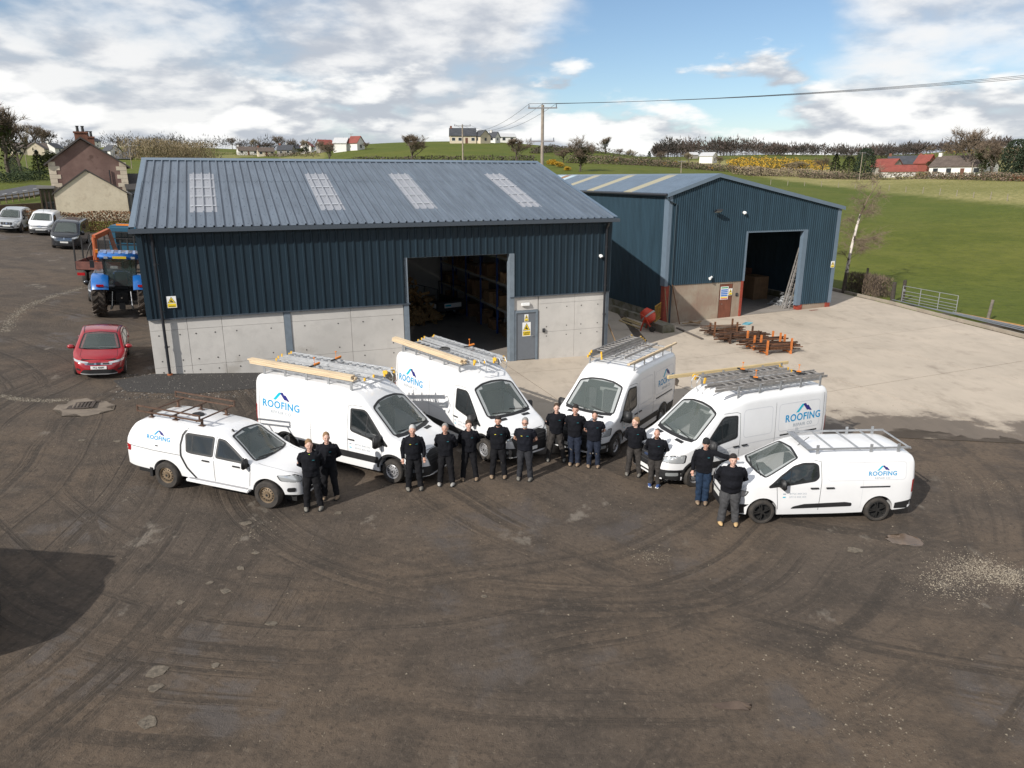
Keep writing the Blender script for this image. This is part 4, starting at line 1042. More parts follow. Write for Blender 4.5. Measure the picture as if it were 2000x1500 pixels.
# ------------------------------------------------------------------ panel van (four of them)
def make_van():
    root = empty('panel_van')
    D = dict(zt=[(-2.99, 2.30), (-2.95, 2.42), (-2.8, 2.485), (-1.5, 2.53), (-.1, 2.53), (.4, 2.49), (.8, 2.36), (1.1, 2.14), (1.22, 2.03), (1.6, 1.69), (1.98, 1.365), (2.1, 1.31), (2.5, 1.19), (2.75, 1.07), (2.9, .93), (2.97, .78), (2.99, .62)],
             zb=[(-2.99, .42), (-2.6, .34), (0, .28), (2.3, .26), (2.99, .30)], w=[(-2.99, .93), (-2.93, .985), (-2.6, 1.02), (0, 1.03), (1.7, 1.03), (2.2, 1.01), (2.5, .96), (2.75, .87), (2.9, .75), (2.97, .62), (2.99, .45)],
             belt=1.25, tum=[(-3, .065), (.3, .075), (1.0, .16), (1.9, .26), (2.2, .3)], ry=[(-3, .19), (.6, .19), (1.2, .14), (1.9, .12), (2.4, .2), (3, .2)], rz=[(-3, .24), (.6, .22), (1.2, .11), (1.9, .09), (2.4, .12), (3, .18)], crown=.035, low=.015, ax=(1.97, -1.78), arch=(.43, .37))
    c = Car(root, D, M_VWHITE)
    for sx in (1, -1): 
        wheel(root, 1.97, sx * .90, .345, .225, 'steel'); wheel(root, -1.78, sx * .90, .345, .225, 'steel')
    c.window('windscreen', [(1.20, -.745), (1.12, -.4), (1.10, 0), (1.12, .4), (1.20, .745), (1.62, .80), (1.95, .835), (2.03, .5), (2.07, 0), (2.03, -.5), (1.95, -.835), (1.62, -.80)], 'top', M_WSCR, .06)
    c.pane('scuttle', [(1.95, -.82), (2.03, -.5), (2.07, 0), (2.03, .5), (1.95, .82), (2.05, .8), (2.13, .5), (2.16, 0), (2.13, -.5), (2.05, -.8)], 'top', M_TRIM, .005, .02)
    for s in (1, -1):
        c.window('door_window', [(.60, 1.95), (.60, 1.36), (.66, 1.32), (1.22, 1.22), (1.46, 1.14), (1.84, 1.08), (1.60, 1.36), (1.33, 1.65), (1.10, 1.90), (1.0, 1.955)], 'side', M_GLASS, .04, s)
        c.line('window_divider', [(1.12, 1.24), (1.14, 1.88)], 'side', .022, M_TRIM, .009, s)
        c.pane('lower_moulding', [(-1.33, .50), (1.53, .50), (1.53, .70), (-1.33, .70)], 'side', M_TRIM, .012, .02, sgn=s)
        c.pane('lower_moulding', [(-2.88, .36), (-2.22, .36), (-2.22, .70), (-2.88, .70)], 'side', M_TRIM, .012, .03, sgn=s)
        for x in (1.97, -1.78): c.arch(x, .43, .50, .37, sgn=s, off=.014, a0=-.12, a1=pi + .12)
        c.line('door_seam', [(.48, .5), (.48, 1.4), (.50, 2.02), (.62, 2.06), (1.05, 2.05)], 'side', sgn=s); c.line('door_seam', [(1.62, .72), (1.66, 1.1), (1.72, 1.2)], 'side', sgn=s)
        c.line('panel_seam', [(-.85, .72), (-.85, 2.18)], 'side', .01, sgn=s); c.line('panel_seam', [(-2.80, .8), (-2.80, 2.28)], 'side', .012, sgn=s)
        for (a, b, z0, z1) in ((-.72, .36, 1.28, 2.10), (-2.62, -.98, 1.28, 2.10)):
            P = rpoly([(a, z0), (b, z0), (b, z1), (a, z1)], .12, 5); c.line('pressed_panel_edge', P + P[:1], 'side', .018, mat('pressing_line', (.60, .61, .63), .4), .003, s)
        c.line('waist_crease', [(-2.8, 1.10), (-1.0, 1.10), (.4, 1.08), (1.5, .98)], 'side', .02, MATS['pressing_line'], .003, s)
        handle(c, .62, 1.06, s); c.pane('tail_lamp', [(-2.97, .90), (-2.90, .90), (-2.90, 1.52), (-2.96, 1.58)], 'side', M_LAMPR, .006, .02, sgn=s)
        c.pane('tail_lamp', [(s * .80, .90), (s * .94, .90), (s * .93, 1.55), (s * .84, 1.55)], 'rear', M_LAMPR, .006, .02)
        c.logo(-1.95, 1.66, 1.22, s); c.phone(1.06 if s > 0 else 1.0, .93, s)
        dv = (-1, -s * .8, 0)
        dvn = Vector(dv).normalized(); rr = Vector((0, 0, 1)).cross(dvn).normalized(); pc = Vector((2.66, s * .82, 0)); u = pc.dot(rr)
        c.window('headlamp', [(u - .28, .80 if s * rr.y < 0 else .84), (u + .28, .84 if s * rr.y < 0 else .80), (u + .31, 1.03 if rr.y * s > 0 else .93), (u, .995), (u - .31, .93 if rr.y * s > 0 else 1.03)], 'corner', M_LAMPC, .05, dirv=dv, rim=.03)
        c.pane('bonnet_vent', [(2.17, s * .30), (2.15, s * .62), (2.26, s * .63), (2.28, s * .32)], 'top', M_TRIM, .006, .015)
        c.pane('bumper_corner', [(u - .62, .28), (u + .62, .28), (u + .62, .60), (u - .62, .60)], 'corner', M_TRIM, .011, .0, dirv=dv)
        c.pane('fog_lamp', [(u - .16, .42), (u + .16, .42), (u + .16, .52), (u - .16, .52)], 'corner', mat('fog_lamp_glass', (.25, .26, .26), .2), .016, .03, dirv=dv)
    c.line('rail_slot', [(-2.55, 1.16), (-1.05, 1.16)], 'side', .045, M_TRIM, .008, 1); handle(c, .30, 1.06, 1)
    c.pane('front_bumper', [(-.95, .27), (.95, .27), (.97, .60), (-.97, .60)], 'front', M_TRIM, .012, .03)
    c.pane('grille', [(-.62, .60), (.62, .60), (.70, .90), (.45, .985), (-.45, .985), (-.70, .90)], 'front', M_TRIM, .014, .05)
    for z in (.68, .77, .86): c.line('grille_bar', [(-.6, z), (.6, z)], 'front', .022, mat('grille_grey', (.05, .05, .052), .35), .026)
    c.pane('badge', [(-.09, .81), (0, .785), (.09, .81), (.09, .835), (0, .86), (-.09, .835)], 'front', mat('badge_blue', (.03, .045, .09), .3), .03, .04)
    c.pane('number_plate', R4(-.26, .26, .42, .53), 'front', M_PLATEW, .022, 0)
    c.line('bonnet_edge', [(-.62, 1.0), (.62, 1.0)], 'front', .012)
    mirror_part(c, 1.60, 1.0, 1.22, None, 1.3); wiper(c, 2.0, .7, .05, -.10); wiper(c, 2.03, 0, -.62, -.12)
    # cab behind the glass: dashboard, seats
    MB().box(.50, .54, -.9, .9, .45, 2.2).build('bulkhead', mat('bulkhead_grey', (.34, .36, .35), .8), root); MB().box(.5, 1.9, -.88, .88, .45, .5).build('cab_floor', M_GAP, root)
    MB().box(1.35, 1.9, -.78, .78, .9, 1.12).build('dashboard', mat('dash_grey', (.13, .14, .14), .8), root)
    for y in (-.5, .15, .5): MB().box(.75, .9, y - .2, y + .2, .9, 1.72).build('seat', mat('seat_cloth', (.05, .05, .055), .9), root)
    rk_ = MB(); 
    for y in (-.78, .78): rk_.bar((-2.75, y, 2.66), (.55, y, 2.66), .045, .045)
    for x in (-2.7, -1.9, -1.1, -.3, .5): rk_.bar((x, -.80, 2.63), (x, .80, 2.63), .05, .03)
    rk_.build('roof_rack', mat('galvanised', (.42, .43, .44), .45, .6, var=.2, vscale=8), root)
    for x in (-2.7, -1.9, -1.1, -.3, .5):
        for y in (-.80, .80): MB().box(x - .035, x + .035, y - .012, y + .012, 2.36, 2.78).build('rack_upright', MATS['galvanised'], root)
    return root
van0 = make_van()
VANS = [(-4.69, 20.43, -.447, 'white panel van with timber on its rack behind the white pickup'), (-1.42, 22.70, -.851, 'white panel van parked nose out before the open shed door'),
        (3.47, 23.39, -2.15, 'white panel van with three workers standing at its front'), (6.55, 20.76, -2.70, 'white panel van with grey ladders parked behind the compact van')]
VM = []
for i, (x, y, h, lb_) in enumerate(VANS):
    o = van0 if i == 0 else copy_tree(van0)
    VM.append(place(o, x, y, h)); tag(o, lb_, 'van', 'white panel vans in a half circle')
# ------------------------------------------------------------------ double-cab pickup with hard top
def make_pickup(paint, livery, cats):
    root = empty('pickup_truck')
    D = dict(zt=[(-2.80, .95), (-2.77, 1.22), (-2.66, 1.50), (-2.45, 1.72), (-2.1, 1.80), (-1.3, 1.83), (-.7, 1.80), (-.1, 1.77), (.28, 1.68), (.62, 1.47), (1.08, 1.17), (1.25, 1.12), (1.8, 1.06), (2.12, .98), (2.26, .86), (2.33, .70), (2.36, .56)],
             zb=[(-2.80, .52), (-2.4, .46), (-.8, .42), (.8, .42), (2.0, .42), (2.36, .38)], w=[(-2.80, .74), (-2.74, .84), (-2.5, .89), (-1, .90), (.9, .895), (1.6, .875), (2.0, .80), (2.2, .68), (2.32, .52), (2.36, .38)],
             belt=1.08, tum=[(-2.8, .20), (-1.3, .22), (-.8, .27), (.3, .36), (1.1, .42), (2, .4)], ry=[(-2.8, .16), (0, .15), (.6, .12), (1.1, .11), (1.6, .2), (2.4, .2)], rz=[(-2.8, .14), (0, .11), (.6, .08), (1.1, .07), (1.6, .1), (2.4, .14)], crown=.03, low=.04, ax=(1.5, -1.5), arch=(.44, .37))
    c = Car(root, D, paint)
    for s in (1, -1):
        wheel(root, 1.5, s * .80, .37, .25, 'bronze'); wheel(root, -1.5, s * .80, .37, .25, 'bronze')
        c.window('rear_door_window', [(-.86, 1.16), (-.93, 1.56), (-.88, 1.60), (-.12, 1.60), (-.10, 1.14), (-.72, 1.14)], 'side', M_GLASS, .04, s); c.line('quarter_bar', [(-.70, 1.15), (-.74, 1.6)], 'side', .02, M_TRIM, .009, s)
        c.window('front_door_window', [(.02, 1.14), (.02, 1.59), (.20, 1.57), (.48, 1.40), (.92, 1.12)], 'side', M_GLASS, .04, s)
        c.pane('mirror_sail', [(.72, 1.10), (1.02, 1.10), (.80, 1.26)], 'side', M_TRIM, .009, .01, sgn=s)
        for x, z in ((-.28, 1.0), (.62, 1.0)): handle(c, x, z, s)
        c.line('door_seam', [(-.04, .46), (-.04, 1.1), (-.04, 1.66)], 'side', sgn=s); c.line('door_seam', [(.98, .5), (1.02, .9), (1.0, 1.1)], 'side', sgn=s)
        c.line('cab_gap', [(-.60, .44), (-.86, .70), (-1.02, 1.0), (-1.06, 1.3), (-1.02, 1.55), (-.90, 1.73)], 'side', .055, M_TRIM, .006, s)
        c.line('canopy_seam', [(-2.72, 1.06), (-1.9, 1.02), (-1.06, 1.02)], 'side', .016, None, .004, s)
        P = rpoly([(-2.35, 1.12), (-1.30, 1.12), (-1.16, 1.58), (-2.05, 1.66), (-2.42, 1.36)], .1, 5); c.line('canopy_hatch', P + P[:1], 'side', .014, mat('pressing_line', (.60, .61, .63), .4), .004, s)
        for x in (1.5, -1.5): c.arch(x, .425, .455, .37, M_GAP, sgn=s, off=.004)
        MB().box(-1.02, -.94, s * .78 - .1, s * .78 + .1, .25, .5).build('mud_flap', M_TRIM, root).location = (-1.02, 0, 0)
        st = bevel(MB().box(-.85, 1.0, min(s * .80, s * .98), max(s * .80, s * .98), .36, .44).mesh('side_step', paint, None, True), .02, 2); obj('side_step', st, root)
        MB().box(-.80, .95, s * .90 - .045, s * .90 + .045, .441, .446).build('step_tread', mat('tread_grey', (.30, .30, .31), .7), root)
        c.pane('tail_lamp', [(-2.78, .88), (-2.60, .90), (-2.58, 1.06), (-2.76, 1.08)], 'side', M_LAMPR, .008, .03, sgn=s); c.pane('tail_lamp', [(s * .62, .88), (s * .80, .88), (s * .78, 1.08), (s * .66, 1.08)], 'rear', M_LAMPR, .008, .03)
        dv = Vector((-1, -s * .8, 0)).normalized(); rr = Vector((0, 0, 1)).cross(dv).normalized(); u = Vector((2.1, s * .72, 0)).dot(rr); k = 1 if rr.y * s > 0 else -1
        c.window('headlamp', [(u - k * .24, .76), (u + k * .22, .80), (u + k * .30, .94), (u - k * .10, .93), (u - k * .26, .86)], 'corner', M_LAMPC, .04, dirv=dv)
        c.pane('fog_lamp', [(u - .10, .50), (u + .10, .50), (u + .10, .62), (u - .10, .62)], 'corner', M_TRIM, .01, .05, dirv=dv)
        if livery: c.logo(-1.74, 1.37, .62, s, M_LBLUE, False); c.line('canopy_lock', [(-1.82, 1.16), (-1.74, 1.16)], 'side', .03, M_TRIM, .012, s)
        c.line('bonnet_seam', [(1.15, s * .72), (1.9, s * .66), (2.15, s * .5)], 'top', .01)
    c.window('windscreen', [(.30, -.55), (.24, 0), (.30, .55), (.68, .62), (1.04, .70), (1.13, .4), (1.15, 0), (1.13, -.4), (1.04, -.70), (.68, -.62)], 'top', M_WSCR, .05)
    c.pane('grille', [(-.38, .66), (.38, .66), (.42, .86), (-.42, .86)], 'front', M_TRIM, .01, .04)
    for q in (-.2, 0, .2): c.line('grille_bar', [(q, .67), (q, .85)], 'front', .03, M_CHROME, .016)
    c.pane('lower_intake', [(-.5, .44), (.5, .44), (.44, .58), (-.44, .58)], 'front', M_TRIM, .01, .03); c.pane('number_plate', R4(-.26, .26, .53, .64), 'front', M_PLATEW, .016, 0)
    mirror_part(c, .92, .84, 1.14, None, .95); wiper(c, 1.12, .55, .0, -.1); wiper(c, 1.13, -.05, -.55, -.1)
    MB().box(.55, 1.0, -.6, .6, .85, 1.06).build('dashboard', mat('dash_grey', (.13, .14, .14), .8), root); MB().box(-1.02, -.98, -.7, .7, .5, 1.7).build('rear_bulkhead', mat('cab_lining', (.2, .21, .21), .9), root)
    MB().box(-1.0, 1.0, -.78, .78, .45, .5).build('cab_floor', M_GAP, root)
    for x in (-.05, -.8):
        for y in (-.36, .36): MB().box(x - .08, x + .06, y - .24, y + .24, .6, 1.45).build('seat', mat('seat_cloth', (.05, .05, .055), .9), root)
    a = c.hit((.2, -.35, 6), (0, 0, -1), 0)
    MB().tube([a, a + Vector((-.06, 0, .06))], .025, 8).build('aerial', M_TRIM, root)
    return root, c
pk, pc = make_pickup(M_VWHITE, True, None)
rk_ = mat('rusty_rack_steel', (.10, .055, .035), .8, var=.5, vscale=7)
def rack_frame(y):
    m = MB(); y2 = y * 1.0
    m.bar((-2.45, y2, 1.98), (-.55, y2, 1.98), .035, .035); m.bar((-2.45, y2, 2.12), (-.55, y2, 2.12), .035, .035); m.bar((-2.45, y2, 1.96), (-2.45, y2, 2.14), .035, .035); m.bar((-.55, y2, 1.96), (-.55, y2, 2.14), .035, .035)
    return m.build('rack_side_rail', rk_, pk)
rack_frame(.72); rack_frame(-.72)
for x in (-2.2, -1.45, -.65):
    MB().bar((x, -.72, 1.955), (x, .72, 1.955), .035, .03).build('rack_crossbar', rk_, pk)
    for y in (-.5, .5):
        h = pc.hit((x, y, 6), (0, 0, -1), 0); MB().cbox((x, y, (h.z + 1.95) / 2), (.05, .05, 1.95 - h.z)).cbox((x, y, h.z + .006), (.16, .12, .012)).build('rack_foot', rk_, pk)
h = pc.hit((-1.2, .05, 6), (0, 0, -1), 0); MB().lathe([(0, .03), (.15, .03), (.17, 0)], 20, (-1.2, .05, h.z)).build('roof_vent', M_TRIM, pk)
place(pk, -7.46, 18.16, -.27); tag(pk, 'white double cab pickup with hard top and rusty roof rack', 'pickup')
# ------------------------------------------------------------------ compact van
def make_compact(paint, livery, alloy):
    root = empty('compact_van')
    D = dict(zt=[(-2.37, 1.45), (-2.34, 1.68), (-2.25, 1.79), (-1.9, 1.84), (-.6, 1.85), (.1, 1.82), (.42, 1.77), (.60, 1.70), (1.0, 1.48), (1.45, 1.24), (1.62, 1.19), (2.0, 1.10), (2.22, .99), (2.33, .82), (2.37, .66)],
             zb=[(-2.37, .42), (-2.2, .34), (0, .24), (2.0, .24), (2.37, .26)], w=[(-2.37, .82), (-2.3, .88), (-2.0, .915), (0, .925), (1.2, .92), (1.7, .90), (2.0, .84), (2.2, .74), (2.33, .60), (2.37, .45)],
             belt=1.12, tum=[(-2.37, .13), (0, .16), (.6, .26), (1.4, .34), (2.37, .3)], ry=[(-2.37, .15), (.3, .14), (1.4, .12), (2.0, .2), (2.37, .2)], rz=[(-2.37, .16), (.3, .13), (1.4, .08), (2.0, .12), (2.37, .18)], crown=.035, low=.02, ax=(1.4875, -1.4875), arch=(.385, .335))
    c = Car(root, D, paint)
    for s in (1, -1):
        for x in (1.4875, -1.4875): wheel(root, x, s * .815, .325, .205, 'alloy' if alloy else 'steel'); c.arch(x, .38, .42, .335, sgn=s, off=.008, a0=-.15, a1=pi + .15)
        c.window('door_window', [(.16, 1.56), (.13, 1.26), (.22, 1.18), (.75, 1.10), (1.38, 1.02), (1.05, 1.30), (.74, 1.52), (.50, 1.60), (.25, 1.605)], 'side', M_GLASS, .05, s)
        c.line('window_divider', [(.86, 1.10), (.80, 1.46)], 'side', .02, M_TRIM, .009, s)
        c.line('door_seam', [(.06, .36), (.05, 1.2), (.08, 1.66), (.3, 1.70)], 'side', sgn=s); c.line('door_seam', [(1.10, .40), (1.15, .8), (1.18, 1.05)], 'side', sgn=s)
        P = rpoly([(-2.1, 1.16), (-.10, 1.16), (-.10, 1.62), (-2.1, 1.62)], .1, 5); c.line('pressed_panel_edge', P + P[:1], 'side', .014, mat('pressing_line', (.60, .61, .63), .4), .003, s)
        c.line('panel_seam', [(-1.02, .40), (-1.02, 1.66)], 'side', .008, MATS['pressing_line'], .003, s)
        c.pane('side_bump_strip', [(-.78, .46), (.78, .42), (.72, .48), (.45, .545), (-.60, .58), (-.78, .55)], 'side', M_TRIM, .016, .03, sgn=s)
        handle(c, .22, .98, s); handle(c, -.18, .98, s); c.line('rail_slot', [(-1.72, .98), (-.95, .98)], 'side', .04, M_TRIM, .007, s)
        c.pane('tail_lamp', [(-2.36, .80), (-2.29, .80), (-2.28, 1.14), (-2.34, 1.16)], 'side', M_LAMPR, .007, .02, sgn=s); c.pane('tail_lamp', [(s * .70, .80), (s * .85, .80), (s * .85, 1.15), (s * .74, 1.15)], 'rear', M_LAMPR, .007, .02)
        c.pane('rear_bumper_corner', [(-2.35, .36), (-1.90, .36), (-1.90, .52), (-2.35, .60)], 'side', M_TRIM, .010, .02, sgn=s)
        dv = Vector((-1, -s * .85, 0)).normalized(); rr = Vector((0, 0, 1)).cross(dv).normalized(); u = Vector((2.1, s * .74, 0)).dot(rr); k = 1 if rr.y * s > 0 else -1
        c.window('headlamp', [(u - k * .24, .74), (u + k * .16, .76), (u + k * .24, .90), (u - k * .06, .90), (u - k * .25, .84)], 'corner', M_LAMPC, .04, dirv=dv)
        c.pane('bumper_corner', [(u - .5, .28), (u + .45, .28), (u + .45, .50), (u - .5, .56)], 'corner', M_TRIM, .010, 0, dirv=dv)
        if livery: c.logo(-1.50, 1.34, .62, s); c.phone(.62, .83, s, .062)
    c.window('windscreen', [(.60, -.62), (.53, 0), (.60, .62), (1.0, .70), (1.42, .76), (1.50, .4), (1.52, 0), (1.50, -.4), (1.42, -.76), (1.0, -.70)], 'top', M_WSCR, .05)
    c.pane('front_bumper', [(-.8, .27), (.8, .27), (.74, .46), (-.74, .46)], 'front', M_TRIM, .012, .03)
    c.pane('upper_grille', [(-.62, .76), (.62, .76), (.62, .81), (-.62, .81)], 'front', M_TRIM, .012, .02); c.pane('lower_grille', [(-.58, .60), (.58, .60), (.58, .65), (-.58, .65)], 'front', M_TRIM, .012, .02)
    c.line('chrome_chevron', [(-.62, .815), (-.15, .83), (0, .87), (.15, .83), (.62, .815)], 'front', .02, M_CHROME, .016); c.pane('number_plate', R4(-.26, .26, .47, .58), 'front', M_PLATEW, .02, 0)
    mirror_part(c, 1.05, .89, 1.12, None, .95); wiper(c, 1.5, .6, .0, -.12); wiper(c, 1.5, -.05, -.55, -.12)
    MB().box(.95, 1.4, -.66, .66, .85, 1.06).build('dashboard', mat('dash_grey', (.13, .14, .14), .8), root); MB().box(-.04, 0, -.8, .8, .4, 1.7).build('bulkhead', mat('cab_lining', (.2, .21, .21), .9), root); MB().box(0, 1.4, -.8, .8, .38, .42).build('cab_floor', M_GAP, root)
    for y in (-.38, .38): MB().box(.28, .42, y - .24, y + .24, .5, 1.35).build('seat', mat('seat_cloth', (.05, .05, .055), .9), root)
    if livery:
        g = mat('galvanised', (.42, .43, .44), .45, .6, var=.2, vscale=8)
        for y in (-.66, .66):
            MB().bar((-2.25, y, 1.925), (.28, y, 1.925), .035, .045).build('rack_side_rail', g, root)
            for x in (-1.95, -1.25, .12): q = c.hit((x, y, 6), (0, 0, -1), 0); MB().box(x - .035, x + .035, y - .01, y + .01, q.z - .03, 2.03).build('rack_upright', g, root)
        for x in (-2.25, -1.6, -.95, -.3): MB().bar((x, -.68, 1.91), (x, .68, 1.91), .03, .03).build('rack_crossbar', g, root)
        MB().bar((.30, -.68, 1.915), (.30, .68, 1.915), .16, .03).build('rack_deflector', g, root)
    a = c.hit((.35, .0, 6), (0, 0, -1), 0); MB().tube([a, a + Vector((-.28, 0, .22))], .008, 6).build('aerial', M_TRIM, root)
    return root, c
cv, _c = make_compact(M_VWHITE, True, True); place(cv, 7.83, 17.74, 3.171); tag(cv, 'white compact van with black alloy wheels and silver roof rack', 'van')
cb, _c = make_compact(M_VWHITE, False, False); _c.pane('badge', [(-.16, .72), (.16, .72), (.12, .78), (-.12, .78)], 'front', M_CHROME, .02, .03); place(cb, -39.2, 62.0, -1.204); cb.scale = (.95,) * 3; tag(cb, 'small plain white van parked by the beech hedge', 'van')
sp, _c = make_pickup(M_VSILV, False, None); _c.pane('badge', [(-.08, .72), (.08, .72), (.08, .82), (-.08, .82)], 'front', M_CHROME, .02, .04); place(sp, -41.75, 61.9, -1.20); tag(sp, 'silver pickup at the left edge beside the small white van', 'pickup')
# ------------------------------------------------------------------ hatchbacks
def make_hatch(paint, front, plate=None):
    root = empty('hatchback_car')
    D = dict(zt=[(-2.06, .72), (-2.03, .95), (-1.9, 1.08), (-1.55, 1.24), (-1.0, 1.40), (-.4, 1.46), (0, 1.45), (.30, 1.38), (.75, 1.20), (1.22, .985), (1.4, .93), (1.8, .82), (2.02, .72), (2.13, .60), (2.18, .46)],
             zb=[(-2.06, .36), (-1.8, .26), (0, .19), (1.8, .19), (2.18, .22)], w=[(-2.06, .66), (-1.98, .78), (-1.7, .86), (-1, .885), (.8, .885), (1.3, .875), (1.7, .83), (1.95, .73), (2.1, .58), (2.16, .46), (2.18, .36)],
             belt=[(-2, .95), (1.2, .86), (2.2, .8)], tum=[(-2.06, .45), (-1, .42), (.3, .44), (1.2, .5), (2.2, .4)], ry=[(-2.06, .2), (0, .16), (1.2, .13), (1.6, .22), (2.2, .22)], rz=[(-2.06, .13), (0, .09), (1.2, .06), (1.6, .09), (2.2, .14)], crown=.035, low=.03, ax=(1.31, -1.31), arch=(.36, .32))
    c = Car(root, D, paint)
    for s in (1, -1):
        for x in (1.31, -1.31): wheel(root, x, s * .775, .315, .21, 'alloy2'); c.arch(x, .355, .375, .32, M_GAP, sgn=s, off=.003)
        c.window('front_door_window', [(-.28, .98), (-.24, 1.30), (.20, 1.28), (.55, 1.12), (1.0, .93)], 'side', M_GLASS, .03, s); c.window('rear_door_window', [(-.34, .98), (-.30, 1.30), (-.85, 1.28), (-1.28, 1.10)], 'side', M_GLASS, .03, s)
        c.line('door_seam', [(-.31, .3), (-.31, .96)], 'side', sgn=s); c.line('door_seam', [(.92, .32), (.98, .9)], 'side', sgn=s); handle(c, -.16, .84, s, paint); handle(c, -1.0, .9, s, paint)
        c.line('sill_strip', [(-.9, .30), (.9, .30)], 'side', .05, mat('sill_pale', (.45, .38, .3), .4), .012, s)
        dv = Vector((-1, -s * .7, 0)).normalized(); rr = Vector((0, 0, 1)).cross(dv).normalized(); u = Vector((1.95, s * .66, 0)).dot(rr); k = 1 if rr.y * s > 0 else -1
        c.window('headlamp', [(u - k * .34, .615), (u + k * .20, .67), (u + k * .34, .745), (u - k * .05, .705), (u - k * .34, .665)], 'corner', M_LAMPC, .02, dirv=dv, rim=.012)
        c.pane('fog_lamp', [(u - .12, .34), (u + .12, .34), (u + .08, .42), (u - .10, .42)], 'corner', M_TRIM, .008, .03, dirv=dv)
        c.line('roof_seam', [(.25, s * .56), (-.5, s * .60), (-1.3, s * .56)], 'top', .025, M_TRIM, .004)
        c.line('bonnet_seam', [(1.25, s * .60), (1.75, s * .62), (2.0, s * .42)], 'top', .01, mat('dark_red_gap', (.06, .01, .01), .6))
        for sg in (s,):
            me = MB().ell((0, 0, 0), (.09, .13, .085), 12, 8).mesh('mirror', paint, 179, True); o = obj('mirror', me, root); o.location = (.92, s * .98, .98); MB().bar((0, -s * .05, -.04), (.04, -s * .17, -.08), .05, .04).build('mirror_arm', M_TRIM, o)
    c.window('windscreen', [(.32, -.54), (.27, 0), (.32, .54), (.75, .62), (1.17, .68), (1.27, .4), (1.30, 0), (1.27, -.4), (1.17, -.68), (.75, -.62)], 'top', M_WSCR, .05)
    c.window('rear_window', [(-1.0, -.52), (-1.0, .52), (-1.75, .60), (-1.75, -.60)], 'top', M_GLASS, .08)
    if front == 'full':
        c.pane('grille_bar', [(-.44, .57), (.44, .57), (.46, .64), (-.46, .64)], 'front', M_CHROME, .008, .02); c.pane('grille_slot', [(-.36, .585), (-.14, .585), (-.14, .63), (-.36, .63)], 'front', M_TRIM, .012, .01); c.pane('grille_slot', [(.36, .585), (.14, .585), (.14, .63), (.36, .63)], 'front', M_TRIM, .012, .01)
        c.pane('badge', [(-.07, .57), (.07, .57), (.08, .65), (-.08, .65)], 'front', mat('badge_dark', (.1, .1, .11), .3, .8), .014, .02)
    c.pane('lower_intake', [(-.62, .25), (.62, .25), (.50, .40), (-.50, .40)], 'front', M_TRIM, .008, .05); c.line('lip_strip', [(-.6, .235), (.6, .235)], 'front', .03, mat('lip_silver', (.4, .4, .4), .4), .014)
    pl = c.pane('number_plate', R4(-.26, .26, .42, .53), 'front', M_PLATEW, .02, 0)
    if plate:
        v, f = text2d(plate, .085, .012); vv = [(a, b + .475) for a, b in v]; c.lay('plate_text', vv, f, 'front', M_BLK, .024, pl)
    wiper(c, 1.24, .6, .0, -.02); wiper(c, 1.25, -.02, -.55, -.03)
    MB().box(.6, 1.1, -.6, .6, .7, .88).build('dashboard', mat('dash_grey', (.13, .14, .14), .8), root); MB().box(-1.4, 1.1, -.7, .7, .3, .34).build('cab_floor', M_GAP, root)
    for x in (-.1, -.9):
        for y in (-.34, .34): MB().box(x - .08, x + .06, y - .22, y + .22, .4, 1.12).build('seat', mat('seat_cloth', (.05, .05, .055), .9), root)
    return root
hc = make_hatch(M_VRED, 'full', 'PFZ 40085'); place(hc, -16.43, 28.2, -1.145); tag(hc, 'red hatchback parked facing the camera left of the navy shed', 'car')
dk = make_hatch(mat('grey_car_paint', (.06, .065, .075), .3, .3, coat=.6), 'none'); place(dk, -22.5, 40.2, -1.15); tag(dk, 'dark grey car half hidden behind the blue tractor', 'car')
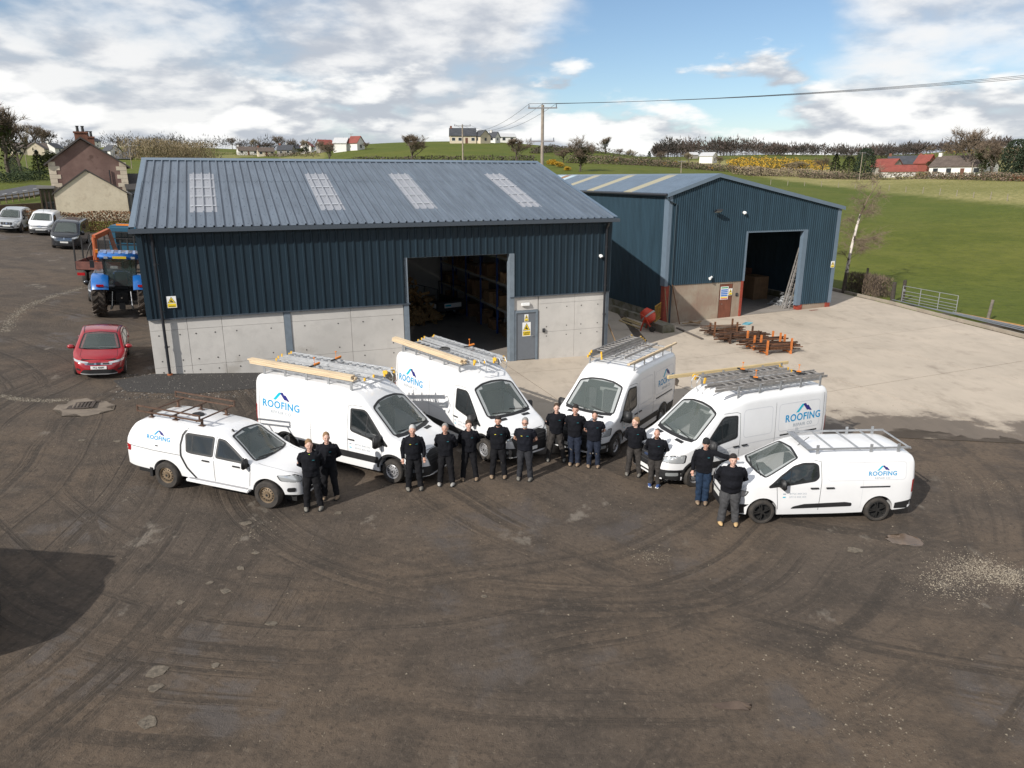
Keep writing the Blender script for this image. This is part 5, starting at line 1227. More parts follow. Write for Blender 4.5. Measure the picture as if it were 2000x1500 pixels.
# ------------------------------------------------------------------ dark passenger van
def make_minibus():
    root = empty('dark_van')
    D = dict(zt=[(-2.55, 1.5), (-2.5, 1.80), (-2.35, 1.92), (-1.5, 1.97), (0, 1.97), (.6, 1.93), (.95, 1.83), (1.3, 1.60), (1.82, 1.22), (2.0, 1.15), (2.3, 1.02), (2.44, .84), (2.49, .62)],
             zb=[(-2.55, .4), (0, .28), (2.49, .28)], w=[(-2.55, .86), (-2.4, .95), (0, .975), (1.5, .97), (2.0, .92), (2.3, .80), (2.44, .66), (2.49, .48)], belt=1.15, tum=[(-2.55, .14), (.8, .20), (1.8, .32), (2.5, .3)],
             ry=[(-2.6, .16), (.8, .15), (1.9, .14), (2.5, .2)], rz=[(-2.6, .16), (.8, .12), (1.9, .08), (2.5, .16)], crown=.03, low=.02, ax=(1.55, -1.55), arch=(.40, .345))
    c = Car(root, D, M_VDARK)
    for s in (1, -1):
        for x in (1.55, -1.55): wheel(root, x, s * .85, .335, .21, 'alloy2')
        c.window('door_window', [(.55, 1.28), (.55, 1.70), (.95, 1.68), (1.3, 1.42), (1.6, 1.14)], 'side', M_GLASS, .04, s); c.window('side_window', [(-.7, 1.28), (-.7, 1.70), (.4, 1.70), (.4, 1.28)], 'side', M_GLASS, .05, s)
        dv = Vector((-1, -s * .8, 0)).normalized(); rr = Vector((0, 0, 1)).cross(dv).normalized(); u = Vector((2.26, s * .76, 0)).dot(rr); k = 1 if rr.y * s > 0 else -1
        c.window('headlamp', [(u - k * .30, .80), (u + k * .2, .86), (u + k * .28, 1.0), (u, .97), (u - k * .30, .88)], 'corner', M_LAMPC, .03, dirv=dv)
    c.window('windscreen', [(.98, -.62), (.93, 0), (.98, .62), (1.4, .70), (1.80, .77), (1.88, 0), (1.80, -.77), (1.4, -.70)], 'top', M_WSCR, .05)
    for z in (.68, .76, .84): c.line('grille_bar', [(-.62, z + .02), (0, z - .02), (.62, z + .02)], 'front', .022, M_CHROME, .014)
    c.pane('badge', [(-.06, .80), (0, .72), (.06, .80), (0, .90)], 'front', M_CHROME, .02, .01); c.pane('number_plate', R4(-.26, .26, .50, .61), 'front', M_PLATEW, .02, 0); c.pane('lower_intake', [(-.6, .34), (.6, .34), (.6, .46), (-.6, .46)], 'front', M_TRIM, .01, .03)
    mirror_part(c, 1.45, .93, 1.16, M_VDARK, 1.1); wiper(c, 1.86, .6, 0, -.1)
    MB().box(1.2, 1.75, -.75, .75, .9, 1.1).build('dashboard', mat('dash_grey', (.13, .14, .14), .8), root); MB().box(.3, .34, -.8, .8, .4, 1.85).build('bulkhead', mat('cab_lining', (.2, .21, .21), .9), root)
    for y in (-.66, .66): MB().bar((-2.0, y, 2.04), (.5, y, 2.04), .04, .04).build('roof_bar', M_CHROME, root)
    return root
mv = make_minibus(); place(mv, -34.0, 56.6, -1.218); tag(mv, 'dark van with chrome grille parked facing the camera far left', 'van')
m2 = copy_tree(mv); place(m2, -11.75, 10.85, .02); tag(m2, 'dark van cut off by the left edge, throwing a long shadow', 'van')
# ------------------------------------------------------------------ tractor (seen from behind)
M_TBLUE = mat('tractor_blue', (.012, .115, .38), .3, coat=.5); M_TYR = mat('tractor_tyre', (.030, .026, .023), .9, dirt=(.075, .058, .045), var=.1, vscale=3)
def big_tyre(root, x, y, R, wd, name='wheel'):
    h = wd / 2
    o = MB().lathe([(R * .52, -h * .8), (R * .58, -h), (R * .86, -h), (R * .93, -h * .9), (R * .94, 0), (R * .93, h * .9), (R * .86, h), (R * .58, h), (R * .52, h * .8)], 36, axis='y').build(name, M_TYR, root, smooth=40); o.location = (x, y, R)
    lg = MB(); n = 18
    for k in range(n):
        for sd_ in (-1, 1):
            a = 2 * pi * (k + (.5 if sd_ > 0 else 0)) / n; P = []
            for q in range(5):
                t = q / 4; aa = a + .30 * t; yy = sd_ * h * (.06 + .94 * t); rr = R * (1.0 if t < .8 else .95); P.append(Vector((rr * cos(aa) * .975, yy, rr * sin(aa) * .975)))
            for p, q in zip(P, P[1:]): lg.bar(p, q, R * .075, R * .06, (p.x, 0, p.z))
    l = lg.build('tread_lugs', M_TYR, o); l['kind'] = 'stuff'
    MB().lathe([(R * .53, -h * .6), (R * .53, h * .7), (R * .48, h * .72), (R * .40, h * .2), (R * .2, h * .15), (R * .18, h * .4), (0, h * .42)], 24, axis='y').build('rim', mat('rim_grey', (.30, .30, .31), .5, .3), o, smooth=40)
    return o
def make_tractor(paint):
    root = empty('tractor')
    for s in (1, -1): big_tyre(root, 0, s * .94, .95, .56); w = big_tyre(root, 2.65, s * .85, .66, .42)
    ch = MB().box(-.35, 2.9, -.25, .25, .62, 1.15).box(-.2, .25, -.62, .62, .75, 1.1); ch.build('chassis', M_GAP, root)
    hood = bevel(MB().prism([(.95, 1.15), (3.25, 1.05), (3.35, 1.35), (3.2, 1.62), (1.0, 1.85)], -.36, .36).mesh('bonnet', paint, None, True), .08, 3); hood.shade_smooth(); obj('bonnet', hood, root)
    for s in (1, -1):
        # mudguard over the rear wheel
        n = 14; V = []; F = []
        for k in range(n + 1):
            a = math.radians(28 + 118 * k / n) ; r = 1.04
            for y, dr_ in ((.50, 0), (.62, .04), (1.14, .04), (1.20, -.06)): V.append((-(r + dr_) * cos(a) * .98 + .0, s * y, .90 + (r + dr_) * sin(a)))
        for k in range(n):
            for j in range(3): F.append((k * 4 + j, k * 4 + j + 1, k * 4 + j + 5, k * 4 + j + 4))
        g = MB().add(V, F); g.add([(x * .985, y, .90 + (z - .90) * .985) for x, y, z in V], F); g.build('mudguard', paint, root, smooth=60)
        MB().cbox((-.90, s * .84, 1.58), (.05, .30, .10)).build('tail_lamp', M_LAMPR, root); MB().cbox((.35, s * .93, 2.96), (.12, .12, .16)).build('beacon', M_LAMPO, root)
        for x in (-.28, .95): MB().bar((x + (.18 if x < 0 else 0), s * .56, 1.35), (x + .12, s * .70, 2.72), .07, .07).build('cab_pillar', M_TRIM, root)
        MB().add([(-.20, s * .66, 1.55), (1.0, s * .66, 1.35), (1.02, s * .73, 2.66), (-.12, s * .73, 2.66)], [(0, 1, 2, 3)]).build('side_glass', M_GLASS, root)
        MB().cbox((.95, s * 1.18, 2.25), (.07, .18, .34)).bar((.95, s * .72, 2.45), (.95, s * 1.18, 2.40), .03, .03).build('mirror', M_TRIM, root)
    MB().add([(-.24, -.58, 1.45), (-.24, .58, 1.45), (-.22, .64, 2.0), (-.16, .64, 2.66), (-.16, -.64, 2.66), (-.22, -.64, 2.0)], [(0, 1, 2, 3, 4, 5)]).build('rear_window', glass_mat('tractor_glass', (.05, .075, .075), .04, .6), root)
    MB().add([(1.04, -.6, 1.4), (1.04, .6, 1.4), (1.08, .66, 2.66), (1.08, -.66, 2.66)], [(0, 1, 2, 3)]).build('windscreen', MATS['tractor_glass'], root)
    MB().box(-.1, .9, -.6, .6, 1.15, 1.22).build('cab_floor', M_GAP, root); MB().box(.12, .3, -.26, .26, 1.3, 2.0).box(.12, .6, -.28, .28, 1.25, 1.42).build('seat', mat('seat_cloth', (.05, .05, .055), .9), root); MB().lathe([(.19, 0), (.21, .015), (.19, .03)], 18, (.75, 0, 1.95)).build('steering_wheel', M_TRIM, root)
    me = bevel(MB().box(-.42, 1.28, -.88, .88, 2.70, 2.90).mesh('cab_roof', paint, None, True), .07, 3); me.shade_smooth(); rf_ = obj('cab_roof', me, root)
    for k in range(5): MB().box(-.1 + .0 * k, 1.0, -.66 + k * .30, -.56 + k * .30, 2.90, 2.925).build('roof_rib', paint, rf_)
    for s in (1, -1): MB().box(-.46, -.42, s * .55 - .08, s * .55 + .08, 2.74, 2.84).build('work_lamp', M_LAMPC, rf_)
    MB().box(-.45, -.43, -.28, .28, 2.74, 2.85).build('number_plate', M_PLATEY, rf_)
    lk = mat('linkage_dark', (.03, .03, .03), .6, .3)
    for s in (1, -1):
        MB().bar((-.3, s * .35, .65), (-1.05, s * .45, .55), .07, .09).build('lower_link', lk, root); MB().tube([(-.75, s * .42, .6), (-.35, s * .38, 1.2)], .03).build('lift_rod', M_CHROME, root)
    MB().bar((-.3, 0, 1.05), (-.85, 0, 1.0), .06, .06).build('top_link', M_CHROME, root); MB().cbox((-.42, 0, .55), (.25, .25, .3)).build('pickup_hitch', lk, root)
    MB().tube([(1.2, -.42, 1.6), (1.2, -.42, 2.5)], .05).build('exhaust', M_TRIM, root)
    return root
tr = make_tractor(M_TBLUE); place(tr, -19.75, 36.3, 2.03); tr.scale = (1.07,) * 3; tag(tr, 'blue tractor seen from behind beside the navy shed', 'tractor')
# ------------------------------------------------------------------ flatbed lorry with crane
def lorry():
    r = empty('crane_lorry'); R_ = mat('faded_red_bed', (.16, .06, .045), .7, var=.4, vscale=4); O = mat('crane_orange', (.40, .10, .035), .45, var=.2, vscale=5); B = mat('lorry_blue', (.02, .085, .14), .4); dkm = mat('dark_iron', (.05, .045, .042), .7, .3)
    MB().box(-4.0, 4.0, -.45, .45, .6, .95).build('chassis', dkm, r)
    MB().box(-3.6, 1.6, -1.18, 1.18, 1.0, 1.14).build('deck', dkm, r)
    for s in (1, -1):
        MB().box(-3.6, 1.6, s * 1.2 - .025, s * 1.2 + .025, 1.05, 1.50).build('drop_side', R_, r)
        for x in (-3.55, -2.3, -1.0, .3, 1.55): MB().bar((x, s * 1.24, 1.0), (x, s * 1.24, 2.75), .07, .07).build('stake', M_TRIM, r)
        for x in (-2.7, -1.6, 2.9): wheel(r, x, s * 1.0, .48, .3, 'steel')
        MB().cbox((-3.72, s * .95, .8), (.06, .4, .16)).build('tail_lamp', M_LAMPR, r)
    MB().box(-3.66, -3.60, -1.18, 1.18, 1.05, 1.50).build('tailboard', R_, r)
    MB().box(-3.67, -3.66, -1.0, -.6, 1.15, 1.30).build('reflector', M_PLATEW, r)
    for z in (1.9, 2.3, 2.7): MB().bar((1.58, -1.2, z), (1.58, 1.2, z), .05, .05).build('headboard_rail', M_TRIM, r)
    cab = bevel(MB().box(2.0, 3.9, -1.15, 1.15, 1.0, 3.05).mesh('cab', B, None, True), .12, 3); obj('cab', cab, r)
    MB().box(1.985, 1.995, -.7, .7, 2.0, 2.7).build('cab_rear_window', M_GLASS, r); MB().box(2.3, 2.45, -.7, .7, 3.05, 3.15).build('light_bar', M_LAMPO, r)
    # knuckle crane folded behind the tailboard
    MB().tube([(-2.3, .55, 1.1), (-2.3, .55, 2.75)], [.16, .13], 12).build('crane_column', O, r); MB().bar((-2.3, .55, 2.75), (-1.1, .1, 3.05), .22, .26).build('crane_boom', O, r); MB().bar((-1.1, .1, 3.05), (-1.9, -.5, 1.7), .18, .2).build('crane_jib', mat('crane_rust', (.22, .08, .04), .7, var=.3), r)
    MB().bar((-2.5, -.9, 1.25), (-2.5, .9, 1.25), .16, .18).build('stabiliser', O, r)
    for y in (-.55, -.15): MB().lathe([(.12, -.06), (.18, -.06), (.18, .06), (.12, .06)], 16, (-1.5, y, 1.45), 'y').build('winch_drum', O, r)
    MB().tube([(-2.35, .75, 1.2), (-2.7, .95, 1.6), (-2.5, .8, 2.2), (-2.3, .6, 2.6)], .035, 8).build('hydraulic_hose', M_TRIM, r)
    return r
lo = lorry(); place(lo, -24.6, 45.6, 1.76, .6); tag(lo, 'flatbed lorry with orange crane and blue cab behind the tractor', 'lorry')
# ================================================================== LOADS ON THE RACKS
M_ALU = mat('ladder_aluminium', (.62, .63, .64), .38, .6, var=.15, vscale=6); M_ALUD = mat('weathered_aluminium', (.36, .34, .32), .55, .45, var=.25, vscale=5); M_YCAP = mat('yellow_cap', (.72, .42, .04), .5)
M_PINE = mat('planed_pine', (.64, .50, .33), .7, var=.25, vscale=3, stretch=(.5, 8, 8)); M_PINE2 = mat('pale_batten', (.55, .42, .22), .7, var=.25, vscale=3, stretch=(.5, 8, 8)); M_STRAP = mat('orange_clamp', (.70, .22, .03), .5)
def ladder(VMi, label, x0, x1, y, z, wd, m, caps, sections=2, hook=False, skew=0.):
    e = empty('ladder'); e.matrix_world = VMi @ Matrix.Translation((x0, y, z)) @ Matrix.Rotation(skew, 4, 'Z'); tag(e, label, 'ladder', 'ladders on the van racks'); L = x1 - x0
    for k in range(sections):
        w = wd - k * .07; zz = k * .075; xo = .12 * k
        for s in (-1, 1):
            st = MB().box(xo, L - xo * .4, s * w / 2 - .014, s * w / 2 + .014, zz, zz + .07).build('stile', m, e)
            if caps:
                for xx in (xo - .03, L - xo * .4 - .01): MB().box(xx, xx + .05, s * w / 2 - .022, s * w / 2 + .022, zz - .006, zz + .078).build('end_cap', M_YCAP, st)
        n = int((L - .3) / .27)
        rm = None
        for i in range(n):
            x = xo + .15 + i * .27
            if rm is None: o = MB().box(-.017, .017, -w / 2 + .01, w / 2 - .01, -.014, .014).build('rung', m, e); rm = o.data
            else: o = obj('rung', rm, e)
            o.location = (x, 0, zz + .035)
    if hook:
        for s in (-.12, .12): MB().tube([(L - .1, s, .1), (L + .12, s, .16), (L + .22, s, .02), (L + .20, s, -.16), (L + .12, s, -.24)], .016, 8).build('ridge_hook', M_ALU, e)
        MB().lathe([(0, -.02), (.06, -.02), (.06, .02), (0, .02)], 14, (L + .05, -.22, .12), 'y').build('hook_wheel', M_YCAP, e)
    return e
def planks(VMi, label, x0, x1, y, z, rows, cols, tw, th, m):
    rr = random.Random(int(x0 * 100) + rows)
    for i in range(rows):
        for j in range(cols):
            a = x0 + rr.uniform(-.05, .06); b = x1 + rr.uniform(-.06, .06); yy = y + (j - (cols - 1) / 2) * (tw + .004); zz = z + i * (th + .003)
            o = bevel(MB().box(a, b, yy - tw / 2, yy + tw / 2, zz, zz + th).mesh('plank', m, None, True), .004); o = obj('timber_plank', o); o.matrix_world = VMi
            tag(o, label, 'plank', label)
def clampy(VMi, x, y, z, label):
    e = empty('ladder_clamp'); e.matrix_world = VMi @ Matrix.Translation((x, y, z)); tag(e, label, 'clamp')
    MB().bar((-.02, -.22, .0), (-.02, .22, .0), .05, .035).build('clamp_bar', M_TRIM, e); MB().bar((.0, -.04, .03), (.06, .14, .07), .05, .04).build('clamp_lever', M_STRAP, e); MB().tube([(-.02, 0, 0), (-.02, 0, .22)], .008, 6).cbox((-.02, 0, .23), (.04, .04, .03)).build('clamp_bolt', M_STRAP, e)
RZ = 2.69
planks(VM[0], 'pale timber plank in the bundle on the rack of the leftmost panel van', -3.30, .55, -.72, RZ + .01, 3, 2, .10, .045, M_PINE)
ladder(VM[0], 'silver ladder beside the timber on the leftmost panel van', -2.85, .75, -.32, RZ, .42, M_ALU, True, 1)
ladder(VM[0], 'silver double ladder on the far side of the leftmost panel van', -3.0, .95, .38, RZ, .48, M_ALU, True, 2, True)
clampy(VM[0], -1.2, -.30, RZ + .12, 'black and orange clamp beside the timber on the leftmost van'); clampy(VM[0], -.95, .38, RZ + .20, 'black and orange clamp on the far ladder of the leftmost van')
planks(VM[1], 'pale timber plank in the bundle on the van before the shed door', -3.35, .62, -.72, RZ + .01, 3, 2, .10, .045, M_PINE)
ladder(VM[1], 'silver ladder beside the timber on the van before the shed door', -2.8, .85, -.30, RZ, .42, M_ALU, True, 1, True)
ladder(VM[1], 'silver double ladder on the van before the shed door', -2.95, 1.0, .40, RZ, .48, M_ALU, True, 2, True)
clampy(VM[1], -.55, .42, RZ + .2, 'black and orange clamp on the ladder of the van before the shed door')
MB().lathe([(.16, -.02), (.19, 0), (.16, .02)], 20).lathe([(.12, .0), (.15, .02), (.12, .04)], 20).build('rope_coil', mat('dark_rope', (.05, .05, .048), .9), None, label='coil of dark rope lying on a van ladder', cat='rope').matrix_world = VM[1] @ Matrix.Translation((-1.1, -.2, RZ + .1))
ladder(VM[2], 'grey triple ladder with bright rungs on the third panel van', -2.75, .75, -.50, RZ, .50, M_ALUD, True, 3)
ladder(VM[2], 'flat grey ladder along the middle of the third panel van', -2.6, .2, .12, RZ, .36, M_ALUD, False, 1)
planks(VM[2], 'single timber batten along the near side of the third panel van', -3.05, 1.05, .82, RZ + .02, 1, 1, .09, .06, M_PINE)
ladder(VM[3], 'weathered grey double ladder on the near side of the fourth panel van', -3.0, 1.35, .55, RZ, .44, M_ALUD, False, 2)
ladder(VM[3], 'weathered grey ladder with a hook on the fourth panel van', -2.4, 1.0, -.30, RZ, .42, M_ALUD, True, 2, True)
planks(VM[3], 'long yellow batten on the far side of the fourth panel van', -3.0, 1.75, -.84, RZ + .02, 1, 1, .08, .10, M_PINE2)
clampy(VM[3], -.3, .55, RZ + .19, 'front clamp on the near ladder of the fourth van'); clampy(VM[3], -2.0, .55, RZ + .19, 'rear clamp on the near ladder of the fourth van'); clampy(VM[3], -.6, -.32, RZ + .19, 'clamp on the far ladder of the fourth van')
# papers and cloths lying on the dashboards
for i, (x, y, s1_, s2_, rz, lb_) in enumerate(((1.62, .30, .34, .24, .3, 'white paper'), (1.70, .55, .16, .12, .1, 'small white card'), (1.50, -.25, .3, .1, .8, 'pale cloth'))):
    for k, nm in ((2, 'third'), (3, 'fourth')):
        o = MB().cbox((0, 0, 0), (s1_, s2_, .012), rz).build('dashboard_paper', mat('paper_white', (.75, .75, .70), .8)); o.matrix_world = VM[k] @ Matrix.Translation((x, y - (.2 if k == 3 else 0), 1.14)); tag(o, '%s on the dashboard of the %s panel van' % (lb_, nm), 'paper')
o = MB().cbox((0, 0, 0), (.36, .5, .03), .3).build('folded_cloth', mat('cloth_pale', (.55, .55, .46), .9)); o.matrix_world = VM[1] @ Matrix.Translation((1.62, -.15, 1.15)); tag(o, 'pale folded cloth on the dashboard of the van before the shed door', 'cloth')
# ================================================================== PEOPLE
M_SKIN = mat('skin', (.50, .285, .21), .55, var=.08, vscale=20); M_SKIN2 = mat('skin_pale', (.58, .36, .28), .55, var=.08, vscale=20)
M_HOOD = mat('black_cotton', (.0085, .009, .012), .9, var=.25, vscale=9, bump=.35, bscale=24, spec=.15); M_TEE = mat('navy_tee', (.010, .011, .016), .9, var=.2, vscale=9, bump=.3, bscale=24, spec=.15)
M_MOUTH = mat('lips', (.32, .12, .10), .6); M_EYE = mat('eye_dark', (.03, .025, .022), .3); M_BOOTG = mat('boot_grey', (.17, .16, .14), .85, var=.3, vscale=14); M_TEAL = mat('teal_print', (.02, .15, .18), .6); M_YTAG = mat('yellow_print', (.65, .55, .05), .6)
def remesh_all(jobs):
    """fuse each job's overlapping solids into one continuous skin, all in one evaluation"""
    obs = []
    for mb, voxel, it in jobs:
        o = bpy.data.objects.new('tmp', mb.mesh('tmp', None, None, True)); COL.objects.link(o); r = o.modifiers.new('r', 'REMESH'); r.mode = 'VOXEL'; r.voxel_size = voxel; r.adaptivity = 0
        if it: s_ = o.modifiers.new('s', 'SMOOTH'); s_.factor = .5; s_.iterations = it
        obs.append(o)
    dg = bpy.context.evaluated_depsgraph_get(); out = []
    for o in obs: out.append(bpy.data.meshes.new_from_object(o.evaluated_get(dg)))
    for o in obs: me = o.data; bpy.data.objects.remove(o); bpy.data.meshes.remove(me)
    return out
def fold(me, amp, seed, zmin=-9, zmax=9):
    nr = [v.normal.copy() for v in me.vertices]; co = [v.co.copy() for v in me.vertices]; out = []
    for c, n_ in zip(co, nr):
        if zmin < c.z < zmax:
            k = mnoise.noise(Vector((c.x * 11, c.y * 11, c.z * 8 + seed))) + .6 * mnoise.noise(Vector((c.x * 16 + c.z * 9, c.y * 9, c.z * 15 + seed * 2)))
            c = c + n_ * k * amp
        out += c[:]
    me.vertices.foreach_set('co', out); me.update()
def person(i, P):
    h = P['h'] / 1.78; rr = random.Random(100 + i); b = P.get('b', 1.) * 1.10; arms = P.get('arms', 'back'); st = P.get('st', .15); tee = P.get('tee', False)
    root = empty('person', (P['x'], P['y'], P['z']), P['yaw'], P['label'], 'person', 'crew standing before the vans'); root.scale = (h, h, h)
    V3 = Vector
    def arm(s):
        a = arms if isinstance(arms, str) else arms[0 if s < 0 else 1]
        sh = V3((s * .195 * b, .0, 1.435))
        if a == 'back': el, wr = V3((s * (.262 * b), .105, 1.165)), V3((s * .06, .20, 1.0))
        elif a == 'side': el, wr = V3((s * (.255 * b), .03, 1.165)), V3((s * (.255 * b), -.035, .905))
        elif a == 'pocket': el, wr = V3((s * (.30 * b + .02), .05, 1.17)), V3((s * .20 * b, -.05, .96))
        elif a == 'reach': el, wr = V3((s * .46, -.02, 1.36)), V3((s * .70, .02, 1.33))
        else: el, wr = V3((s * (.27 * b + .02), -.03, 1.17)), V3((s * .05, -.19, 1.0))
        return sh, el, wr
    hips = [V3((s * .088, 0, .92)) for s in (-1, 1)]; ank = [V3((s * st, P.get('dy', 0.) * s, .085)) for s in (-1, 1)]; kn = [(hips[k] + ank[k]) / 2 + V3((0, -.03, .02)) for k in (0, 1)]
    rotm = Matrix.Rotation(P.get('turn', 0.), 3, 'Z')
    def headpt(p): q = rotm @ V3(p); return V3((q.x * 1.09, q.y * 1.09, 1.56 + (q.z - 1.56) * 1.07))
    # body: one continuous surface
    m = MB(); m.ell((0, 0, 1.27), (.15 * b, .10 * b, .25), 14, 10); m.ell((0, 0, .98), (.14 * b, .10 * b, .16), 14, 10); m.tube([(-.16, 0, 1.43), (.16, 0, 1.43)], .055, 10); m.tube([(0, .015, 1.38), (0, -.002, 1.62)], [.062, .055], 12)
    for k, s in ((0, -1), (1, 1)):
        m.tube([hips[k], kn[k], ank[k], ank[k] + V3((0, -.09, -.045))], [.08, .055, .042, .04], 10)
        sh, el, wr = arm(s); m.tube([sh, el, wr], [.056, .045, .032], 10)
        d = (wr - el).normalized(); side = d.cross(V3((0, 1, 0))).normalized() if abs(d.y) < .9 else V3((1, 0, 0)); hc_ = wr + d * .055
        m.tube([wr, hc_, hc_ + d * .035], [.03, .040, .036], 10)
        curl = V3((0, -1, 0)) if arms != 'back' else V3((0, 0, -1)); curl = (curl - d * curl.dot(d)).normalized()
        for f in range(4):
            o_ = hc_ + d * .03 + side * ((f - 1.5) * .019); ln = (.065, .078, .074, .058)[f]; m.tube([o_, o_ + d * ln * .5 + curl * .008, o_ + d * ln * .85 + curl * .035], [.0095, .009, .008], 7)
        m.tube([wr + d * .02 + side * .028 * s, hc_ + side * .052 * s + curl * .012, hc_ + d * .035 + side * .055 * s + curl * .03], [.013, .011, .009], 7)
    hm = MB(); hm.ell((0, -.008, 1.672), (.076, .096, .112), 18, 14); hm.ell((0, -.032, 1.605), (.058, .066, .066), 14, 10); hm.ell((0, -.104, 1.648), (.014, .022, .026), 8, 6); hm.ell((0, -.086, 1.692), (.05, .018, .014), 10, 6); hm.ell((0, -.088, 1.602), (.024, .014, .012), 8, 6); hm.ell((0, -.08, 1.567), (.026, .022, .02), 8, 6)
    for s in (-1, 1): hm.ell((s * .078, .004, 1.652), (.011, .024, .034), 8, 6); hm.ell((s * .036, -.066, 1.632), (.03, .03, .026), 8, 6)
    m.add([headpt(p) for p in hm.v], hm.f)
    got = yield (m, .0105, 3); me = got; me.name = 'body'; me.materials.append(P.get('skin', M_SKIN)); me.shade_smooth(); body = obj('body', me, root)
    # face details
    for s in (-1, 1):
        MB().add([headpt(p) for p in MB().ell((s * .031, -.0975, 1.670), (.009, .006, .005), 8, 6).v], MB().ell((0, 0, 0), (1, 1, 1), 8, 6).f).build('eye', M_EYE, body)
        MB().add([headpt(p) for p in MB().ell((s * .032, -.099, 1.692), (.016, .005, .0025), 8, 6).v], MB().ell((0, 0, 0), (1, 1, 1), 8, 6).f).build('eyebrow', P['hair'], body)
    MB().add([headpt(p) for p in MB().ell((0, -.1005, 1.604), (.022, .006, .006), 8, 6).v], MB().ell((0, 0, 0), (1, 1, 1), 8, 6).f).build('mouth', M_MOUTH, body)
    if P.get('glasses'):
        g = MB()
        for s in (-1, 1):
            g.tube([headpt((s * .033 + .023 * cos(t), -.112, 1.672 + .018 * sin(t))) for t in [2 * pi * k / 10 for k in range(11)]], .0035, 5); g.tube([headpt((s * .056, -.11, 1.676)), headpt((s * .08, -.01, 1.672))], .003, 5)
        g.tube([headpt((-.01, -.114, 1.674)), headpt((.01, -.114, 1.674))], .003, 5); g.build('glasses', M_BLK, body)
    if P.get('beard'):
        bm_ = MB().ell((0, -.036, 1.578), (.062, .071, .052), 14, 10); ok = MB(); ok.add([headpt(p) for p in bm_.v], bm_.f); ok.build('beard', P['beard'], root, smooth=179)
    # hair or hat
    if P.get('cap'):
        c = MB().lathe([(.079, -.05), (.087, -.045), (.088, 0), (.082, .04), (.06, .075), (.03, .092), (0, .096)], 18); c.add([], [])
        o = MB().add([headpt((x, y * 1.18 - .004, z + 1.715)) for x, y, z in c.v], c.f).build('beanie', mat('beanie_black', (.01, .01, .011), .9), root, smooth=179)
    elif not P.get('bald'):
        k = P.get('hl', 1.); hr = MB().ell((0, .017, 1.712 + .004 * k), (.083, .098, .083 + .012 * k), 20, 14); hr.ell((0, .045, 1.665), (.080, .066, .07), 16, 10)
        if k > 1.15: hr.ell((0, -.055, 1.765), (.062, .055, .034), 12, 8)
        hme = yield (hr, .012, 2); hme.name = 'hair'
        fold(hme, .006, i); hme.vertices.foreach_set('co', [q for v in hme.vertices for q in headpt(v.co)])
        hme.materials.append(P['hair']); hme.shade_smooth(); obj('hair', hme, root)
    # trousers
    t = MB(); t.ell((0, .005, .95), (.165 * b, .122 * b, .15), 16, 10); fl = P.get('flare', 1.)
    for k in (0, 1): t.tube([hips[k] + V3((0, 0, .03)), (hips[k] + kn[k]) / 2, kn[k], (kn[k] + ank[k]) / 2, ank[k] + V3((0, .005, -.03))], [.108 * b, .100 * fl * b, .090 * fl, .084 * fl, .080 * fl], 14)
    tm = yield (t, .014, 3); tm.name = 'trousers'; fold(tm, .013, i, .05, .85); tm.materials.append(P['tr']); tm.shade_smooth(); to = obj('trousers', tm, root)
    for k, s in ((0, -1), (1, 1)):
        if P.get('pads'):
            MB().ell(kn[k] + V3((0, -.052 * fl, -.01)), (.058, .032, .10), 12, 8).build('knee_pad', P['pads'], to, smooth=179)
        pk_ = bevel(MB().cbox((hips[k] + kn[k]) / 2 + V3((s * .082 * b, 0, -.02)), (.045, .13, .19)).mesh('cargo_pocket', P['tr'], None, True), .018, 2); pk_.shade_smooth(); obj('cargo_pocket', pk_, to)
        bo = MB(); a = ank[k]; toe = V3((s * .04, -.19, -.045)); bo.tube([a + V3((0, .0, .06)), a + V3((0, .005, -.01))], [.055, .055], 12); bo.ell(a + V3((s * .014, -.075, -.045)), (.056, .150, .050), 14, 8, Matrix.Rotation(s * -.16, 3, 'Z')); bo.ell(a + V3((0, .02, -.035)), (.052, .066, .055), 12, 8)
        bm2 = yield (bo, .012, 2); bm2.name = 'boot'
        bm2.vertices.foreach_set('co', [q for v in bm2.vertices for q in (v.co.x, v.co.y, max(v.co.z, .002))])
        bm2.materials.append(P['boot']); bm2.shade_smooth(); bt = obj('boot', bm2, root)
        so = bevel(MB().cbox(a + V3((s * .012, -.06, -.074)), (.108, .295, .024), s * -.16).mesh('sole', P.get('sole', M_TRIM), None, True), .01, 2); obj('sole', so, bt)
    # top
    j = MB(); j.ell((0, .0, 1.28), (.205 * b, .140 * b, .235), 18, 12); j.ell((0, -.02, 1.10), (.188 * b, .142 * b + P.get('belly', 0.), .19), 18, 12); j.tube([(-.165 * b, .005, 1.43), (.165 * b, .005, 1.43)], .075, 12)
    bl = P.get('belly', 0.); tk = MB().lathe([(0, .885), (.165 * b, .885), (.182 * b, .90), (.186 * b, .97), (.192 * b, 1.10), (.200 * b, 1.25), (.200 * b, 1.36), (.16 * b, 1.44), (0, 1.47)], 20)
    j.add([(x, y * (.74 + bl * 2) - (.012 if z < 1.2 else 0), z) for x, y, z in tk.v], tk.f)
    for s in (-1, 1):
        sh, el, wr = arm(s)
        if tee: j.tube([sh + V3((-s * .03, 0, .01)), sh.lerp(el, .62)], [.082, .072], 12)
        else: j.tube([sh + V3((-s * .03, 0, .01)), sh.lerp(el, .5), el, el.lerp(wr, .5), wr], [.082, .074, .066, .058, .047], 12)
    if not tee: j.ell((0, .075, 1.478), (.125, .075, .075), 14, 8); j.tube([(-.08, -.02, 1.49), (-.05, -.085, 1.455), (0, -.105, 1.44), (.05, -.085, 1.455), (.08, -.02, 1.49)], .026, 8)
    else: j.tube([(-.075, .0, 1.475), (0, -.065, 1.452), (.075, .0, 1.475)], .02, 8)
